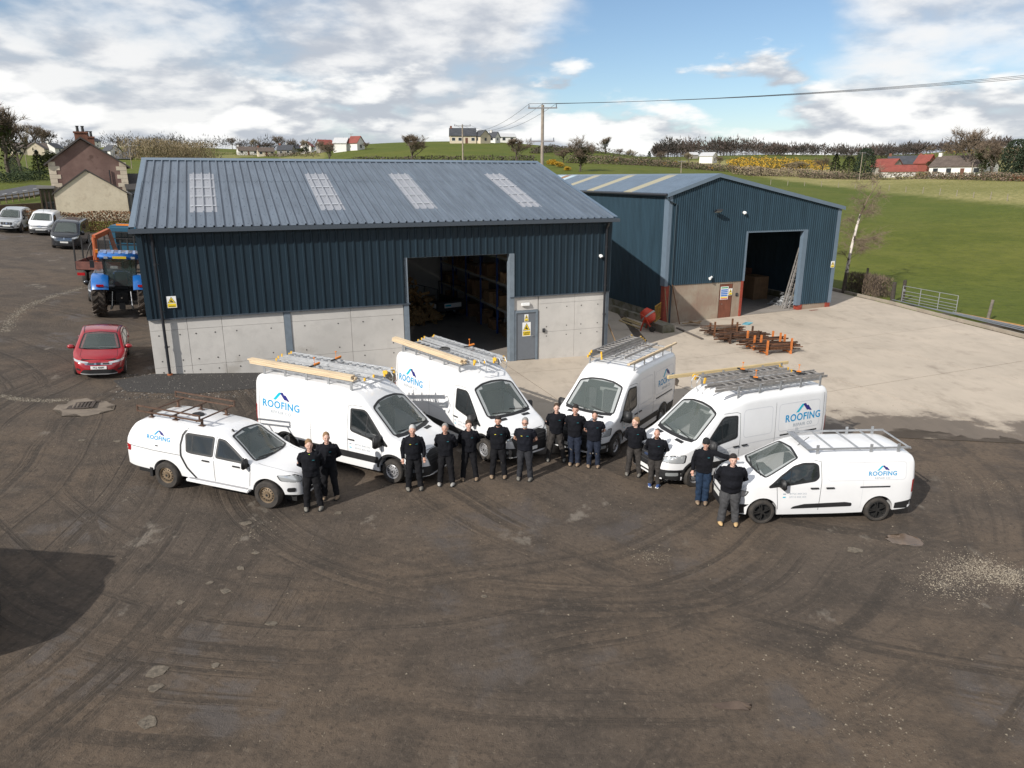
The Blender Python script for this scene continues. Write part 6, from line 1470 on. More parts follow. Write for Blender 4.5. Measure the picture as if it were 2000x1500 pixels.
    jm = yield (j, .0135, 3); jm.name = 'top'; fold(jm, .012, i + 50, .8, 1.42); jm.materials.append(M_TEE if tee else M_HOOD); jm.shade_smooth(); to_ = obj('t_shirt' if tee else 'hoodie', jm, root)
    bv = BVHTree.FromPolygons([v.co.copy() for v in jm.vertices], [tuple(p.vertices) for p in jm.polygons])
    def patch(nm, cx, cz, w, hh, mt):
        V = []
        for a in range(5):
            for c in (0, 1):
                q = bv.ray_cast(V3((cx - w / 2 + w * a / 4, -1, cz - hh / 2 + hh * c)), V3((0, 1, 0))); V.append(q[0] + V3((0, -.004, 0)) if q[0] else V3((cx, -.15, cz)))
        MB().add(V, [(2 * a, 2 * a + 1, 2 * a + 3, 2 * a + 2) for a in range(4)]).build(nm, mt, to_, fix=False)
    if P.get('print', 'teal') == 'teal': patch('chest_print', .09, 1.335, .055, .018, M_TEAL)
    if P.get('tagy'): patch('chest_tag', -.075, 1.335, .045, .014, M_YTAG)
    if P.get('vee'): MB().ell((0, -.095, 1.445), (.03, .015, .03), 8, 6).build('undershirt', mat('lime_shirt', (.45, .75, .03), .7), root)

HB, HG, HD, HR, HBK = mat('hair_brown', (.055, .032, .018), .8), mat('hair_grey', (.42, .41, .40), .8), mat('hair_dark', (.018, .013, .011), .8), mat('hair_fair', (.22, .13, .065), .8), mat('hair_salt', (.22, .21, .20), .8)
TB, TG, TN, TGR, TJ = mat('black_work_trousers', (.013, .013, .015), .9, var=.3, vscale=7, spec=.15), mat('charcoal_trousers', (.032, .033, .038), .9, var=.3, vscale=7, spec=.15), mat('navy_trousers', (.022, .028, .045), .9, var=.3, vscale=7, spec=.15), mat('grey_trousers', (.07, .07, .073), .9, var=.3, vscale=7, spec=.15), mat('blue_jeans', (.02, .037, .07), .9, var=.35, vscale=7, spec=.15)
TW = mat('brown_grey_trousers', (.050, .045, .042), .9, var=.35, vscale=7, spec=.15); PADB = mat('knee_pad_tan', (.12, .10, .075), .9, var=.3); PADK = mat('knee_pad_black', (.012, .012, .013), .85)
BG, BT, BTAN, BBL = M_BOOTG, mat('boot_brown', (.25, .18, .12), .85, var=.3, vscale=14), mat('boot_tan', (.52, .35, .17), .8, var=.15, vscale=14), mat('trainer_blue', (.035, .075, .22), .7, var=.2, vscale=14)
# feet pixel pair, head-top pixel, looks
CREW = [((603, 998), (624, 989), 861, dict(hair=HR, tr=TB, boot=BG, vee=1, turn=.2, skin=M_SKIN2, label='person with short fair hair, black hoodie and lime collar beside the pickup bonnet')),
        ((640, 977), (652, 967), 847, dict(hair=HR, tr=TB, boot=BT, turn=.25, skin=M_SKIN2, label='person with ginger fair hair in all black standing behind the pickup bonnet')),
        ((798, 956), (822, 953), 833, dict(hair=HG, tr=TB, boot=BG, arms='side', tagy=1, label='person with grey hair and arms hanging, in front of the leftmost panel van')),
        ((860, 948), (884, 944), 829, dict(hair=HBK, tr=TB, boot=mat('boot_pale', (.36, .35, .33), .8, var=.3, vscale=14), hl=.3, label='person with cropped grey hair and pale shoes beside a dark grille')),
        ((904, 938), (930, 934), 823, dict(hair=HB, tr=TB, boot=BT, turn=.25, skin=M_SKIN2, label='person with short brown hair and black trousers between two vans, head turned')),
        ((961, 931), (986, 932), 815, dict(hair=HD, tr=TB, boot=BT, pads=PADB, beard=HD, hl=1.3, b=1.06, tagy=1, label='person with dark hair and full dark beard in a black hoodie')),
        ((1014, 935), (1036, 936), 818, dict(hair=HBK, tr=TG, boot=BG, tee=1, glasses=1, beard=HG, b=1.05, hl=.4, tagy=1, label='person with glasses and grey beard in a black t-shirt')),
        ((1070, 897), (1101, 900), 790, dict(hair=HB, tr=TW, boot=BG, pads=PADK, st=.24, skin=M_SKIN2, b=1.03, label='person in wide stance with brown hair, leftmost of three at a bumper')),
        ((1115, 906), (1128, 908), 793, dict(hair=HD, tr=TN, boot=BT, pads=PADB, st=.10, hl=1.3, label='person with dark fringe and navy trousers, middle of three at a bumper')),
        ((1149, 910), (1168, 912), 805, dict(hair=HD, tr=TN, boot=BT, pads=PADB, tee=1, beard=mat('stubble', (.10, .065, .05), .8), hl=.4, b=1.08, label='person in a black t-shirt with bare forearms and tan boots beside the headlamp')),
        ((1226, 924), (1248, 930), 817, dict(hair=HR, tr=TW, boot=BG, turn=-.85, skin=M_SKIN2, label='person looking sideways with fair cropped hair between the third and fourth vans')),
        ((1271, 944), (1284, 952), 840, dict(hair=HB, tr=TW, boot=BBL, sole=M_WHT, bald=1, beard=mat('beard_ginger', (.16, .075, .04), .8), b=1.12, st=.11, belly=.03, label='bald person with ginger beard and blue trainers at the fourth van')),
        ((1362, 986), (1378, 978), 858, dict(hair=HD, tr=TJ, boot=BT, cap=1, arms=('side', 'reach'), st=.09, label='person in a black beanie and blue jeans leaning an arm on the compact van')),
        ((1410, 1017), (1432, 1028), 890, dict(hair=HD, tr=TGR, boot=BTAN, pads=PADK, b=1.22, belly=.05, hl=1.3, flare=1.15, skin=M_SKIN2, print='', label='stocky person with dark curly hair, grey trousers and tan boots by the compact van'))]
GENS = []
for i, (a, b_, top, P) in enumerate(CREW):
    p, q = gt(*a), gt(*b_); c = (p + q) / 2; c.z = ground(c.x, c.y) + (.014 if inpoly(c.x, c.y, APRON) else 0)
    # height: where the head-top ray passes above the feet
    lo_, hi_ = 1.3, 2.2
    for _ in range(30):
        mh = (lo_ + hi_) / 2; z = c.z + mh - CH; d = c.y * cP - z * sP; py = 750 - FPX * (c.y * sP + z * cP) / d
        if py > top: lo_ = mh
        else: hi_ = mh
    yaw = math.atan2(-c.x, c.y) if False else math.atan2(-c.x * .8, c.y)
    P.setdefault('st', max(.09, min(.2, (p - q).length / 2 * .95)))
    yaw += rnd.uniform(-.16, .16); P.update(x=c.x, y=c.y, z=c.z, h=min(1.9, max(1.62, mh)), yaw=yaw); GENS.append(person(i, P))

reqs = [next(g) for g in GENS]
while GENS:
    res = remesh_all(reqs); ng, nr = [], []
    for g, m_ in zip(GENS, res):
        try: nr.append(g.send(m_)); ng.append(g)
        except StopIteration: pass
    GENS, reqs = ng, nr
# ================================================================== STOCK, FENCES, SMALL THINGS
def fpt(px, py, z=-.2):
    d = ray(px, py); t = (z - CH) / d.z; p = d * t; return Vector((p.x, p.y, z))
M_CARD = mat('cardboard', (.30, .19, .10), .85, var=.25, vscale=4); M_CARD2 = mat('brown_carton', (.20, .12, .065), .85, var=.25, vscale=4); M_RBLUE = mat('racking_blue', (.02, .06, .22), .5); M_RGREY = mat('racking_beam', (.36, .36, .34), .5)
M_WOOD = mat('rough_timber', (.30, .20, .11), .8, var=.4, vscale=5, stretch=(.6, 6, 6)); M_RUST = mat('rusty_tube', (.15, .065, .03), .8, .2, var=.5, vscale=9); M_RUST2 = mat('dark_rust_tube', (.085, .045, .028), .8, .2, var=.5, vscale=9); M_ORST = mat('orange_stillage', (.55, .17, .04), .6, var=.4, vscale=6)
S1 = Matrix.Translation(ORG1) @ Matrix.Rotation(TH, 4, 'Z'); S2 = Matrix.Translation(ORG2) @ Matrix.Rotation(TH, 4, 'Z')
rk7 = random.Random(21)
def carton(M, x, y, z, s, label, m=None, rz=0.):
    e = empty('cardboard_box'); e.matrix_world = M @ Matrix.Translation((x, y, z)) @ Matrix.Rotation(rz, 4, 'Z'); tag(e, label, 'box', 'cardboard boxes in the navy shed')
    MB().box(-s[0] / 2, s[0] / 2, -s[1] / 2, s[1] / 2, 0, s[2]).build('carton', m or M_CARD, e); MB().box(-s[0] / 2 - .001, s[0] / 2 + .001, -.03, .03, s[2] - .12, s[2] + .002).build('tape', mat('parcel_tape', (.42, .32, .18), .4), e)
# racking inside the navy shed
e = empty('pallet_racking'); e.matrix_world = S1; tag(e, 'blue pallet racking loaded with boxes inside the navy shed', 'racking'); XR0, XR1 = 16.55, 17.6
ys_ = [3.2, 5.9, 8.6, 11.3, 14.0, 16.7]
for y in ys_:
    for x in (XR0, XR1): MB().box(x - .04, x + .04, y - .05, y + .05, -.2, 5.0).build('upright', M_RBLUE, e)
for z in (1.2, 2.6, 4.0):
    for a, b_ in zip(ys_, ys_[1:]):
        for x in (XR0, XR1): MB().box(x - .025, x + .025, a + .05, b_ - .05, z - .06, z + .06).build('beam', M_RGREY, e)
        MB().box(XR0 - .02, XR1 + .02, a + .06, b_ - .06, z + .06, z + .085).build('shelf_board', mat('chipboard', (.46, .36, .22), .8, var=.2), e)
lv = {-.19: 'floor', 1.29: 'lower shelf', 2.69: 'middle shelf', 4.09: 'top shelf'}
for z, nm in lv.items():
    y = 3.5
    while y < 16.3:
        w = rk7.uniform(.5, 1.1); s = (rk7.uniform(.5, .85), w, rk7.uniform(.35, .95))
        if rk7.random() < (.85 if z < 4 else .25): carton(S1, XR0 + .38 + rk7.uniform(-.05, .1), y + w / 2, z, s, 'cardboard box on the %s of the blue racking' % nm, M_CARD if rk7.random() < .45 else M_CARD2)
        y += w + rk7.uniform(.04, .5)
for k, (px, py, s) in enumerate(((950, 622, (.85, .7, .55)), (975, 620, (.6, .6, .5)), (838, 597, (.8, .6, .6)), (826, 600, (.45, .4, .5)))):
    p = fpt(px, py); q = W2L(p.x, p.y); carton(S1, q[0], q[1], -.19, s, ('open brown carton on the shed floor before the racking', 'smaller carton right of the open carton on the shed floor', 'carton at the foot of the wood heap in the shed', 'narrow carton left of the wood heap in the shed')[k], None, rk7.uniform(-.3, .3))
for k, (px, py) in enumerate(((988, 637), (990, 622), (987, 610), (991, 603))):
    p = fpt(px, 637) + Vector((.02 * k, .0, .42 * k)); o = MB().lathe([(0, 0), (.15, 0), (.17, .38), (.18, .38), (.18, .41), (0, .41)], 18).build('plastic_bucket', mat('bucket_white', (.62, .62, .60), .45)); o.location = p; tag(o, 'white plastic bucket stacked beside the shed door jamb', 'bucket', 'white buckets by the jamb')
# heap of firewood and offcuts
hp = MB(); c0 = Vector((12.9, 11.2, -.2))
for _ in range(420):
    a = rk7.random() * 6.28; r = sqrt(rk7.random()) * 2.0; hmax = max(0., 2.9 * (1 - r / 2.1)); z = rk7.random() ** .7 * hmax
    m3 = Matrix.Rotation(rk7.uniform(-3, 3), 3, 'Z') @ Matrix.Rotation(rk7.uniform(-.9, .9), 3, 'Y') @ Matrix.Rotation(rk7.uniform(-.6, .6), 3, 'X'); hp.cbox(c0 + Vector((r * cos(a), r * sin(a) * .9, z + .08)), (rk7.uniform(.25, .7), rk7.uniform(.08, .24), rk7.uniform(.05, .16)), m=m3)
o = hp.build('wood_heap', mat('split_wood', (.40, .24, .10), .85, var=.5, vscale=4)); o.matrix_world = S1; tag(o, 'heap of split wood and offcuts inside the navy shed', 'wood', kind='stuff')
# trailer in the shed
e = empty('box_trailer'); p = fpt(884, 626); e.location = p; e.rotation_euler = (0, 0, TH + .25); tag(e, 'dark tipping trailer with white sign board inside the navy shed', 'trailer'); dm = mat('trailer_dark', (.035, .036, .038), .6)
MB().box(-.95, .95, 0, 3.2, .62, .72).build('bed', dm, e)
for s in (-1, 1):
    MB().box(s * .95 - .02, s * .95 + .02, 0, 3.2, .72, 1.15).build('side_board', dm, e); MB().box(s * .97 - .004 + s * .025, s * .97 + .004 + s * .025, .2, 1.9, .80, 1.06).build('side_sign', M_PLATEW, e)
    for y in (1.3, 2.1): wheel(e, s * 1.02, y, .3, .18, 'steel').rotation_euler = (0, 0, pi / 2 * (1 if s < 0 else -1))
    for y in (.05, 1.6, 3.15): MB().box(s * .95 - .025, s * .95 + .025, y - .025, y + .025, 1.15, 1.95).build('ladder_post', dm, e)
MB().box(-.95, .95, -.02, .02, .72, 1.15).build('tailboard', dm, e); MB().box(-.55, .62, -.035, -.025, .80, 1.06).build('sign_board', M_PLATEW, e); MB().box(-.5, -.1, -.042, -.036, .88, .98).build('sign_print', M_LTEAL, e)
for s in (-1, 1): MB().bar((s * .95, .05, 1.95), (s * .95, 3.15, 1.95), .04, .04).build('top_rail', dm, e)
MB().bar((0, .0, .5), (0, -1.1, .45), .08, .1).build('drawbar', dm, e)
# hoses / cables on the shed back wall
for k in (0, 1): o = MB().tube([(17.0 + k * .12, 18.1, 2.2), (17.0 + k * .12, 18.1, 4.2)], .02, 6).build('wall_pipe', M_PLATEW); o.matrix_world = S1; tag(o, ('left' if k == 0 else 'right') + ' white pipe on the rear wall inside the navy shed', 'pipe')
# ---- store shed contents
o = box('wooden_crate', M_CARD2, None, 0, 1, 0, 1, 0, 1); p = fpt(1470, 590, -.38); o.location = p; o.scale = (1.25, 1.5, 1.75); o.rotation_euler = (0, 0, TH); tag(o, 'tall brown crate standing in the open bay of the older shed', 'crate')
o.data = bevel(o.data, .02)
for k, (x, y) in enumerate(((7.4, 7.0), (8.6, 7.0), (9.8, 6.6), (8.2, 9.4), (10.6, 9.6), (6.6, 9.8), (11.4, 7.2))):
    e = empty('brick_pallet'); e.matrix_world = S2 @ Matrix.Translation((x, y, -.37)) @ Matrix.Rotation(rk7.uniform(-.08, .08), 4, 'Z'); tag(e, ('front row' if y < 8 else 'rear row') + ' stack %s of reclaimed bricks in the older shed' % ('nearest the crate', 'behind the crate', 'behind the leaning ladder', 'in the middle', 'at the right', 'at the left', 'against the right wall')[k], 'stack')
    for z in (0, .1): MB().box(-.5, .5, -.5, .5, z, z + .03).build('pallet_board', M_WOOD, e)
    for i in range(3): MB().box(-.5 + i * .44, -.38 + i * .44, -.5, .5, .03, .1).build('pallet_block', M_WOOD, e)
    hm_ = MB(); H_ = rk7.uniform(1.2, 2.3); zz = .135; row = 0
    while zz < H_:
        for i in range(4):
            for j in range(5): hm_.box(-.48 + i * .24, -.255 + i * .24, -.5 + j * .2 + .01 * (row % 2), -.32 + j * .2, zz, zz + .09)
        zz += .1; row += 1
    b = hm_.build('bricks', mat('reclaimed_brick', (.20, .085, .055), .9, var=.45, vscale=5), e); b['kind'] = 'stuff'
def leanpt(px, py):
    d = ray(px, py); n = Vector((-ST, CT, 0)); t = (Vector((*L2W(0, .5, ORG2), 0)) - Vector((0, 0, 0))).dot(n) / d.dot(n); q = d * t; q.z += CH; return q
for k in (0, 1):
    a = fpt(1527 + k * 9, 607, -.37); b = leanpt(1563 + 7 * k, 484); e = empty('leaning_ladder', a, 0, ('left' if k == 0 else 'right') + ' one of two grey ladders leaning in the open bay', 'ladder'); d = b - a; sd_ = d.cross(Vector((0, 0, 1))).normalized() * .17
    for s in (-1, 1): MB().bar(sd_ * s, d + sd_ * s, .03, .075).build('stile', M_ALUD, e)
    n = int(d.length / .28)
    for i in range(1, n): MB().bar(d * (i / n) - sd_, d * (i / n) + sd_, .03, .03).build('rung', M_ALUD, e)
sl = MB(); c = fpt(1532, 598, -.36)
for _ in range(340):
    a = rk7.random() * 6.28; r = sqrt(rk7.random()); x, y = 1.15 * r * cos(a), .8 * r * sin(a); z = rk7.random() * 1.1 * (1 - r)
    sl.cbox(c + Vector((x, y, z + .03)), (rk7.uniform(.2, .42), rk7.uniform(.12, .25), .012), m=Matrix.Rotation(rk7.uniform(-3, 3), 3, 'Z') @ Matrix.Rotation(rk7.uniform(-.6, .6), 3, 'Y') @ Matrix.Rotation(rk7.uniform(-.5, .5), 3, 'X'))
o = sl.build('slate_pile', mat('broken_slate', (.40, .41, .42), .7, var=.6, vscale=3)); tag(o, 'pile of broken grey slates at the right of the open bay', 'slate', kind='stuff')
p = fpt(1584, 611, -.33); e = empty('brick_stack', p, TH, 'small stack of red bricks at the foot of the right pier', 'bricks')
for i in range(3):
    for j in range(2):
        for k in range(2): MB().box(i * .23, i * .23 + .215, j * .11, j * .11 + .10, k * .075, k * .075 + .065).build('brick', mat('red_brick', (.22, .085, .06), .9, var=.3), e)
# ---- scaffold tube stillages on the concrete
def gz_(x, y): return ground(x, y) + .014
def stillage(px, py, n, L, rz, post, label, hgt=.75):
    p = gt(px, py); p.z = gz_(p.x, p.y); e = empty('tube_stillage', p, rz, label, 'stillage', 'stillages of scaffold tube on the concrete'); rr = random.Random(px)
    for x in (-L * .3, L * .3):
        for y in (-.34, .34): MB().box(x - .04, x + .04, y - .04, y + .04, 0, hgt + rr.uniform(-.12, .12)).build('post', post, e)
        MB().box(x - .04, x + .04, -.34, .34, .06, .13).build('foot_bar', post, e)
    for k in range(n):
        r = rr.uniform(.018, .03); y = rr.uniform(-.30, .30); z = .15 + k / n * .34 + r; a = rr.uniform(-.16, .16) * .5; l = L * rr.uniform(.8, 1.15); o = rr.uniform(-.25, .25)
        MB().tube([(-l / 2 + o, y - a, z - rr.uniform(0, .02)), (l / 2 + o, y + a, z)], r, 6).build('tube', rr.choice((M_RUST, M_RUST2, M_RUST2)), e)
stillage(1412, 655, 34, 2.1, .10, M_RUST, 'rearmost stillage of rusty tubes, with brown posts'); stillage(1447, 668, 34, 2.6, .16, M_RUST2, 'second stillage of rusty tubes, with dark posts'); stillage(1490, 680, 26, 2.4, .22, M_ORST, 'third stillage of rusty tubes, with pink and orange posts'); stillage(1514, 690, 26, 2.1, .16, M_ORST, 'front stillage of rusty tubes, with bright orange posts', .85)
o = MB(); p = gt(1455, 655); 
for k in range(4): o.tube([(p.x + .22 * cos(t) + .05 * k, p.y + .16 * sin(t), p.z + .62 + .03 * k) for t in [2 * pi * q / 14 for q in range(15)]], .014, 5)
o.build('blue_rope', mat('rope_blue', (.10, .32, .40), .8), None, label='coil of pale blue rope on the second tube stillage', cat='rope')
# ---- mixer, barrier, planks beside the store
def mixer():
    p = gt(1264, 645); p.z = gz_(p.x, p.y); e = empty('cement_mixer', p, 2.6, 'orange red cement mixer beside the older blue shed', 'mixer'); R_ = mat('mixer_red', (.55, .055, .025), .5, var=.2, vscale=5)
    m3 = Matrix.Rotation(.75, 3, 'Y'); dr_ = MB().lathe([(.0, -.42), (.22, -.42), (.42, -.18), (.44, .08), (.26, .42), (.23, .42), (.40, .06), (.38, -.16)], 22)
    MB().add([m3 @ Vector(v) + Vector((0, 0, .82)) for v in dr_.v], dr_.f).build('drum', R_, e, smooth=40)
    rim = MB().lathe([(.45, -.05), (.48, -.05), (.48, .05), (.45, .05)], 22); MB().add([m3 @ Vector(v) + Vector((0, 0, .82)) for v in rim.v], rim.f).build('drum_gear', mat('gear_grey', (.35, .33, .30), .6), e)
    for s in (-1, 1): MB().bar((.25, s * .42, 0), (0, s * .46, .85), .06, .06).bar((-.45, s * .42, .1), (0, s * .46, .85), .06, .06).build('frame_leg', R_, e); MB().lathe([(0, -.05), (.17, -.05), (.17, .05), (0, .05)], 16, (-.45, s * .42, .17), 'y').build('wheel', M_RUBBER, e)
    MB().cbox((.15, -.55, .45), (.3, .26, .34)).build('motor', M_TRIM, e); MB().bar((0, .46, .85), (.1, .85, 1.05), .04, .04).build('tilt_handle', R_, e)
mixer()
p = gt(1283, 640); e = empty('safety_barrier', (p.x, p.y, -.05), 1.15, 'rusty yellow barrier frame leaning by the older blue shed', 'barrier'); ym = mat('barrier_yellow', (.50, .30, .03), .7, dirt=(.16, .07, .03), var=.2, vscale=6)
for z in (.08, 1.0): MB().bar((-.75, 0, z), (.75, 0, z), .04, .04).build('rail', ym, e)
for k in range(11): MB().bar((-.75 + k * .15, 0, .08), (-.75 + k * .15, 0, 1.0), .022, .022).build('bar', ym, e)
for k, (a, b) in enumerate((((1210, 627), (1248, 643)), ((1214, 624), (1252, 638)), ((1218, 622), (1250, 634)))):
    A, B = gt(*a), gt(*b); A.z = gz_(A.x, A.y) + .04; B.z = gz_(B.x, B.y) + .04; tag(MB().bar(A, B, .09, .06).build('timber_length', M_PINE2), ('nearest', 'middle', 'farthest')[k] + ' of three yellow timber lengths lying beside the mixer', 'timber')
A, B = gt(1322, 642), gt(1372, 664); A.z = gz_(A.x, A.y) + .05; B.z = gz_(B.x, B.y) + .05; tag(MB().bar(A, B, .14, .04).build('loose_plank', mat('grey_plank', (.13, .11, .095), .9, var=.3)), 'weathered grey plank lying on the concrete by the stained wall', 'plank')
for k, (px, l, rz, lb_) in enumerate(((1346, .9, .3, 'short broken board leaning on the stained wall'), (1356, .7, -.5, 'dark offcut leaning on the stained wall'), (1364, .8, 1.0, 'brown offcut lying against the stained wall'), (1352, .6, 2.0, 'small offcut at the foot of the stained wall'))):
    p = gt(px, 636); p.z = gz_(p.x, p.y) + .05 + .03 * k; tag(MB().bar(p - Vector((cos(rz), sin(rz), -.2)) * l / 2, p + Vector((cos(rz), sin(rz), .25)) * l / 2, .16, .03).build('timber_offcut', M_WOOD), lb_, 'offcut')
a = Vector((*L2W(.9, -.45, ORG2), -.4)); b = Vector((*L2W(.45, -.10, ORG2), 1.95)); tag(MB().bar(a, b, .14, .04).build('leaning_board', M_RUST), 'rusty board leaning beside the downpipe of the older shed', 'board')
a = Vector((*L2W(.1, -.35, ORG2), -.3)); b = Vector((*L2W(-.05, -.10, ORG2), 1.75)); tag(MB().bar(a, b, .1, .04).build('leaning_board', M_WOOD), 'pale board leaning on the red corner column', 'board')
a = Vector((*L2W(20.9, .0), -.35)); b = Vector((*L2W(20.2, .15), 1.2)); tag(MB().bar(a, b, .16, .03).build('leaning_board', M_WOOD), 'brown board leaning on the right end of the navy shed', 'board')
# ---- gate, posts, tubes along the kerb
def ppost(px, py, h, r, label, m, lean=0.):
    p = gt(px, py); o = MB().tube([(0, 0, -.1), (lean * .5, 0, h * .5), (lean, 0, h)], [r, r * .97, r * .92], 9).build('fence_post', m); o.location = p; tag(o, label, 'post'); return o
M_POST = mat('old_fence_post', (.055, .045, .037), .9, var=.4, vscale=6)
ppost(1742, 590, 1.35, .14, 'thick dark post with pale top left of the gate', M_POST); ppost(1762, 588, 1.42, .12, 'dark gate hanging post right behind the first post', M_POST); ppost(1928, 627, 1.25, .09, 'leaning fence post right of the gate in the field edge', mat('grey_fence_post', (.16, .14, .115), .9, var=.4), .12); ppost(1692, 548, 1.0, .09, 'dark fence post standing in the bush', M_POST)
a, b = gt(1760, 592), gt(1866, 614); e = empty('field_gate', (a.x, a.y, a.z + .08), math.atan2(b.y - a.y, b.x - a.x), 'galvanised five bar field gate at the edge of the green field', 'gate'); gl = (b - a).length; G = mat('galvanised', (.42, .43, .44), .45, .6, var=.2, vscale=8)
for z in (0, .17, .34, .53, .76, 1.08): MB().tube([(0, 0, z), (gl, 0, z)], .02, 8).build('rail', G, e)
for x in (0, gl * .34, gl * .68, gl): MB().tube([(x, 0, 0), (x, 0, 1.08)], .024, 8).build('stile', G, e)
MB().cbox((.15, -.04, .8), (.12, .06, .16)).build('latch', G, e)
for k, (x0, y0, x1, y1, m, nm) in enumerate(((1742, 592, 2000, 655, 'g', 'silver tube lying along the kerb, nearest the concrete'), (1842, 614, 2006, 652, 'g', 'second silver tube lying along the kerb near the gate'), (1860, 616, 2010, 649, 'g', 'third silver tube along the kerb'), (1866, 617, 2012, 646, 'o', 'long orange timber lying on the grass beside the kerb'))):
    A, B = gt(x0, y0), gt(x1, y1); B = A + (B - A) * 1.25; A.z = ground(A.x, A.y) + .24 - .02 * k; B.z = ground(B.x, B.y) + .24 - .02 * k
    o = MB().tube([A, B], .035, 8).build('steel_tube', mat('tube_silver', (.55, .58, .60), .3, .8)) if m == 'g' else MB().bar(A, B, .2, .06).build('long_timber', mat('orange_timber', (.45, .24, .07), .8, var=.3)); tag(o, nm, 'tube' if m == 'g' else 'timber')
# ================================================================== LANDSCAPE: trees, hedges, houses, poles
M_BARK = mat('grey_brown_bark', (.085, .068, .052), .95, var=.4, vscale=3); M_TWIG = mat('bare_twigs', (.165, .122, .085), .95, var=.3, vscale=.8); M_TWIGP = mat('pale_twigs', (.25, .20, .125), .95, var=.3, vscale=.8); M_TWIGD = mat('dark_twigs', (.085, .064, .052), .95, var=.3, vscale=.8)
M_IVY = mat('ivy_leaf', (.045, .058, .018), .7, var=.5, vscale=1.2); M_CON = mat('conifer_green', (.020, .034, .014), .8, var=.5, vscale=1.); M_CONP = mat('olive_evergreen', (.055, .062, .020), .8, var=.5, vscale=1.); M_GORSE = mat('gorse_yellow', (.40, .235, .008), .7, var=.35, vscale=.9); M_GGRN = mat('gorse_green', (.050, .055, .015), .8, var=.4, vscale=1.); M_BEECH = mat('beech_hedge_leaf', (.22, .10, .042), .9, var=.25, vscale=1.2); M_HEDGE = mat('hedge_green', (.030, .050, .013), .8, var=.5, vscale=1.2); M_SCRUB = mat('willow_scrub', (.20, .155, .085), .95, var=.35, vscale=.6)
def leaf(mb, p, s, rr, flat=0.):
    d = Vector((rr.gauss(0, 1), rr.gauss(0, 1), rr.gauss(0, 1) * (1 - flat))).normalized(); e = d.orthogonal().normalized() * s * rr.uniform(.4, .8); d = d * s
    k = len(mb.v); mb.v += [tuple(p - d), tuple(p + e), tuple(p + d), tuple(p - e)]; mb.f.append((k, k + 1, k + 2, k + 3))
def twig(mb, a, b, w, rr):
    d = (b - a); e = d.cross(Vector((rr.gauss(0, 1), rr.gauss(0, 1), rr.gauss(0, 1)))); e = e.normalized() * w if e.length > 1e-6 else Vector((w, 0, 0)); k = len(mb.v)
    mb.v += [tuple(a - e), tuple(a + e), tuple(b)]; mb.f.append((k, k + 1, k + 2))
def bare_tree(seed, spread=1., up=.45, levels=4, wtw=.013, ivy=0, tw=M_TWIG, twn=9, droop=0.):
    """unit tree, 1 m tall: trunk+limbs mesh, twig crown mesh, optional ivy mesh"""
    rr = random.Random(seed); T = MB(); C = MB(); I = MB(); tips = []
    def grow(p, d, L, r, lev):
        n = 3 if lev > 1 else 4; pts = [p]; q = p.copy(); dd = d.copy()
        for k in range(n):
            dd = (dd + Vector((rr.gauss(0, .16), rr.gauss(0, .16), rr.gauss(0, .10) + up * .12 - droop * .1 * lev))).normalized(); q = q + dd * L / n; pts.append(q.copy())
        T.tube(pts, [r * (1 - .45 * k / n) for k in range(n + 1)], 5 if lev < 2 else 3, False)
        if ivy and lev < 3:
            for _ in range(int(ivy * (34 if lev == 0 else 16))):
                b = rr.choice(pts); leaf(I, b + Vector((rr.gauss(0, .035), rr.gauss(0, .035), rr.gauss(0, .04))), rr.uniform(.014, .03), rr)
        if lev >= levels:
            for _ in range(twn):
                a = pts[rr.randrange(1, len(pts))]; t = (dd + Vector((rr.gauss(0, .7), rr.gauss(0, .7), rr.gauss(0, .6) + .15 - droop))).normalized(); twig(C, a, a + t * rr.uniform(.05, .11), wtw * rr.uniform(.15, .3), rr)
            return
        nb = rr.choice((3, 4, 4)) if lev else 6
        for k in range(nb):
            t = (.45 + .55 * (k + 1) / nb) if lev else (.38 + .62 * (k + 1) / nb); b = pts[min(n, max(1, int(round(t * n))))]
            az = rr.uniform(0, 6.28); o = Vector((cos(az), sin(az), 0)) * spread; nd = (dd * .75 + o * rr.uniform(.55, .95) + Vector((0, 0, rr.uniform(0, up)))).normalized()
            grow(b, nd, L * rr.uniform(.58, .76), r * .55, lev + 1)
    grow(Vector((0, 0, 0)), Vector((0, 0, 1)), .40, .028, 0)
    zt = max(v[2] for v in C.v); sc_ = 1 / zt
    for m in (T, C, I): m.v = [(x * sc_, y * sc_, z * sc_) for x, y, z in m.v]
    return T.mesh('trunk', M_BARK), C.mesh('crown', tw), (I.mesh('ivy', M_IVY) if ivy else None)
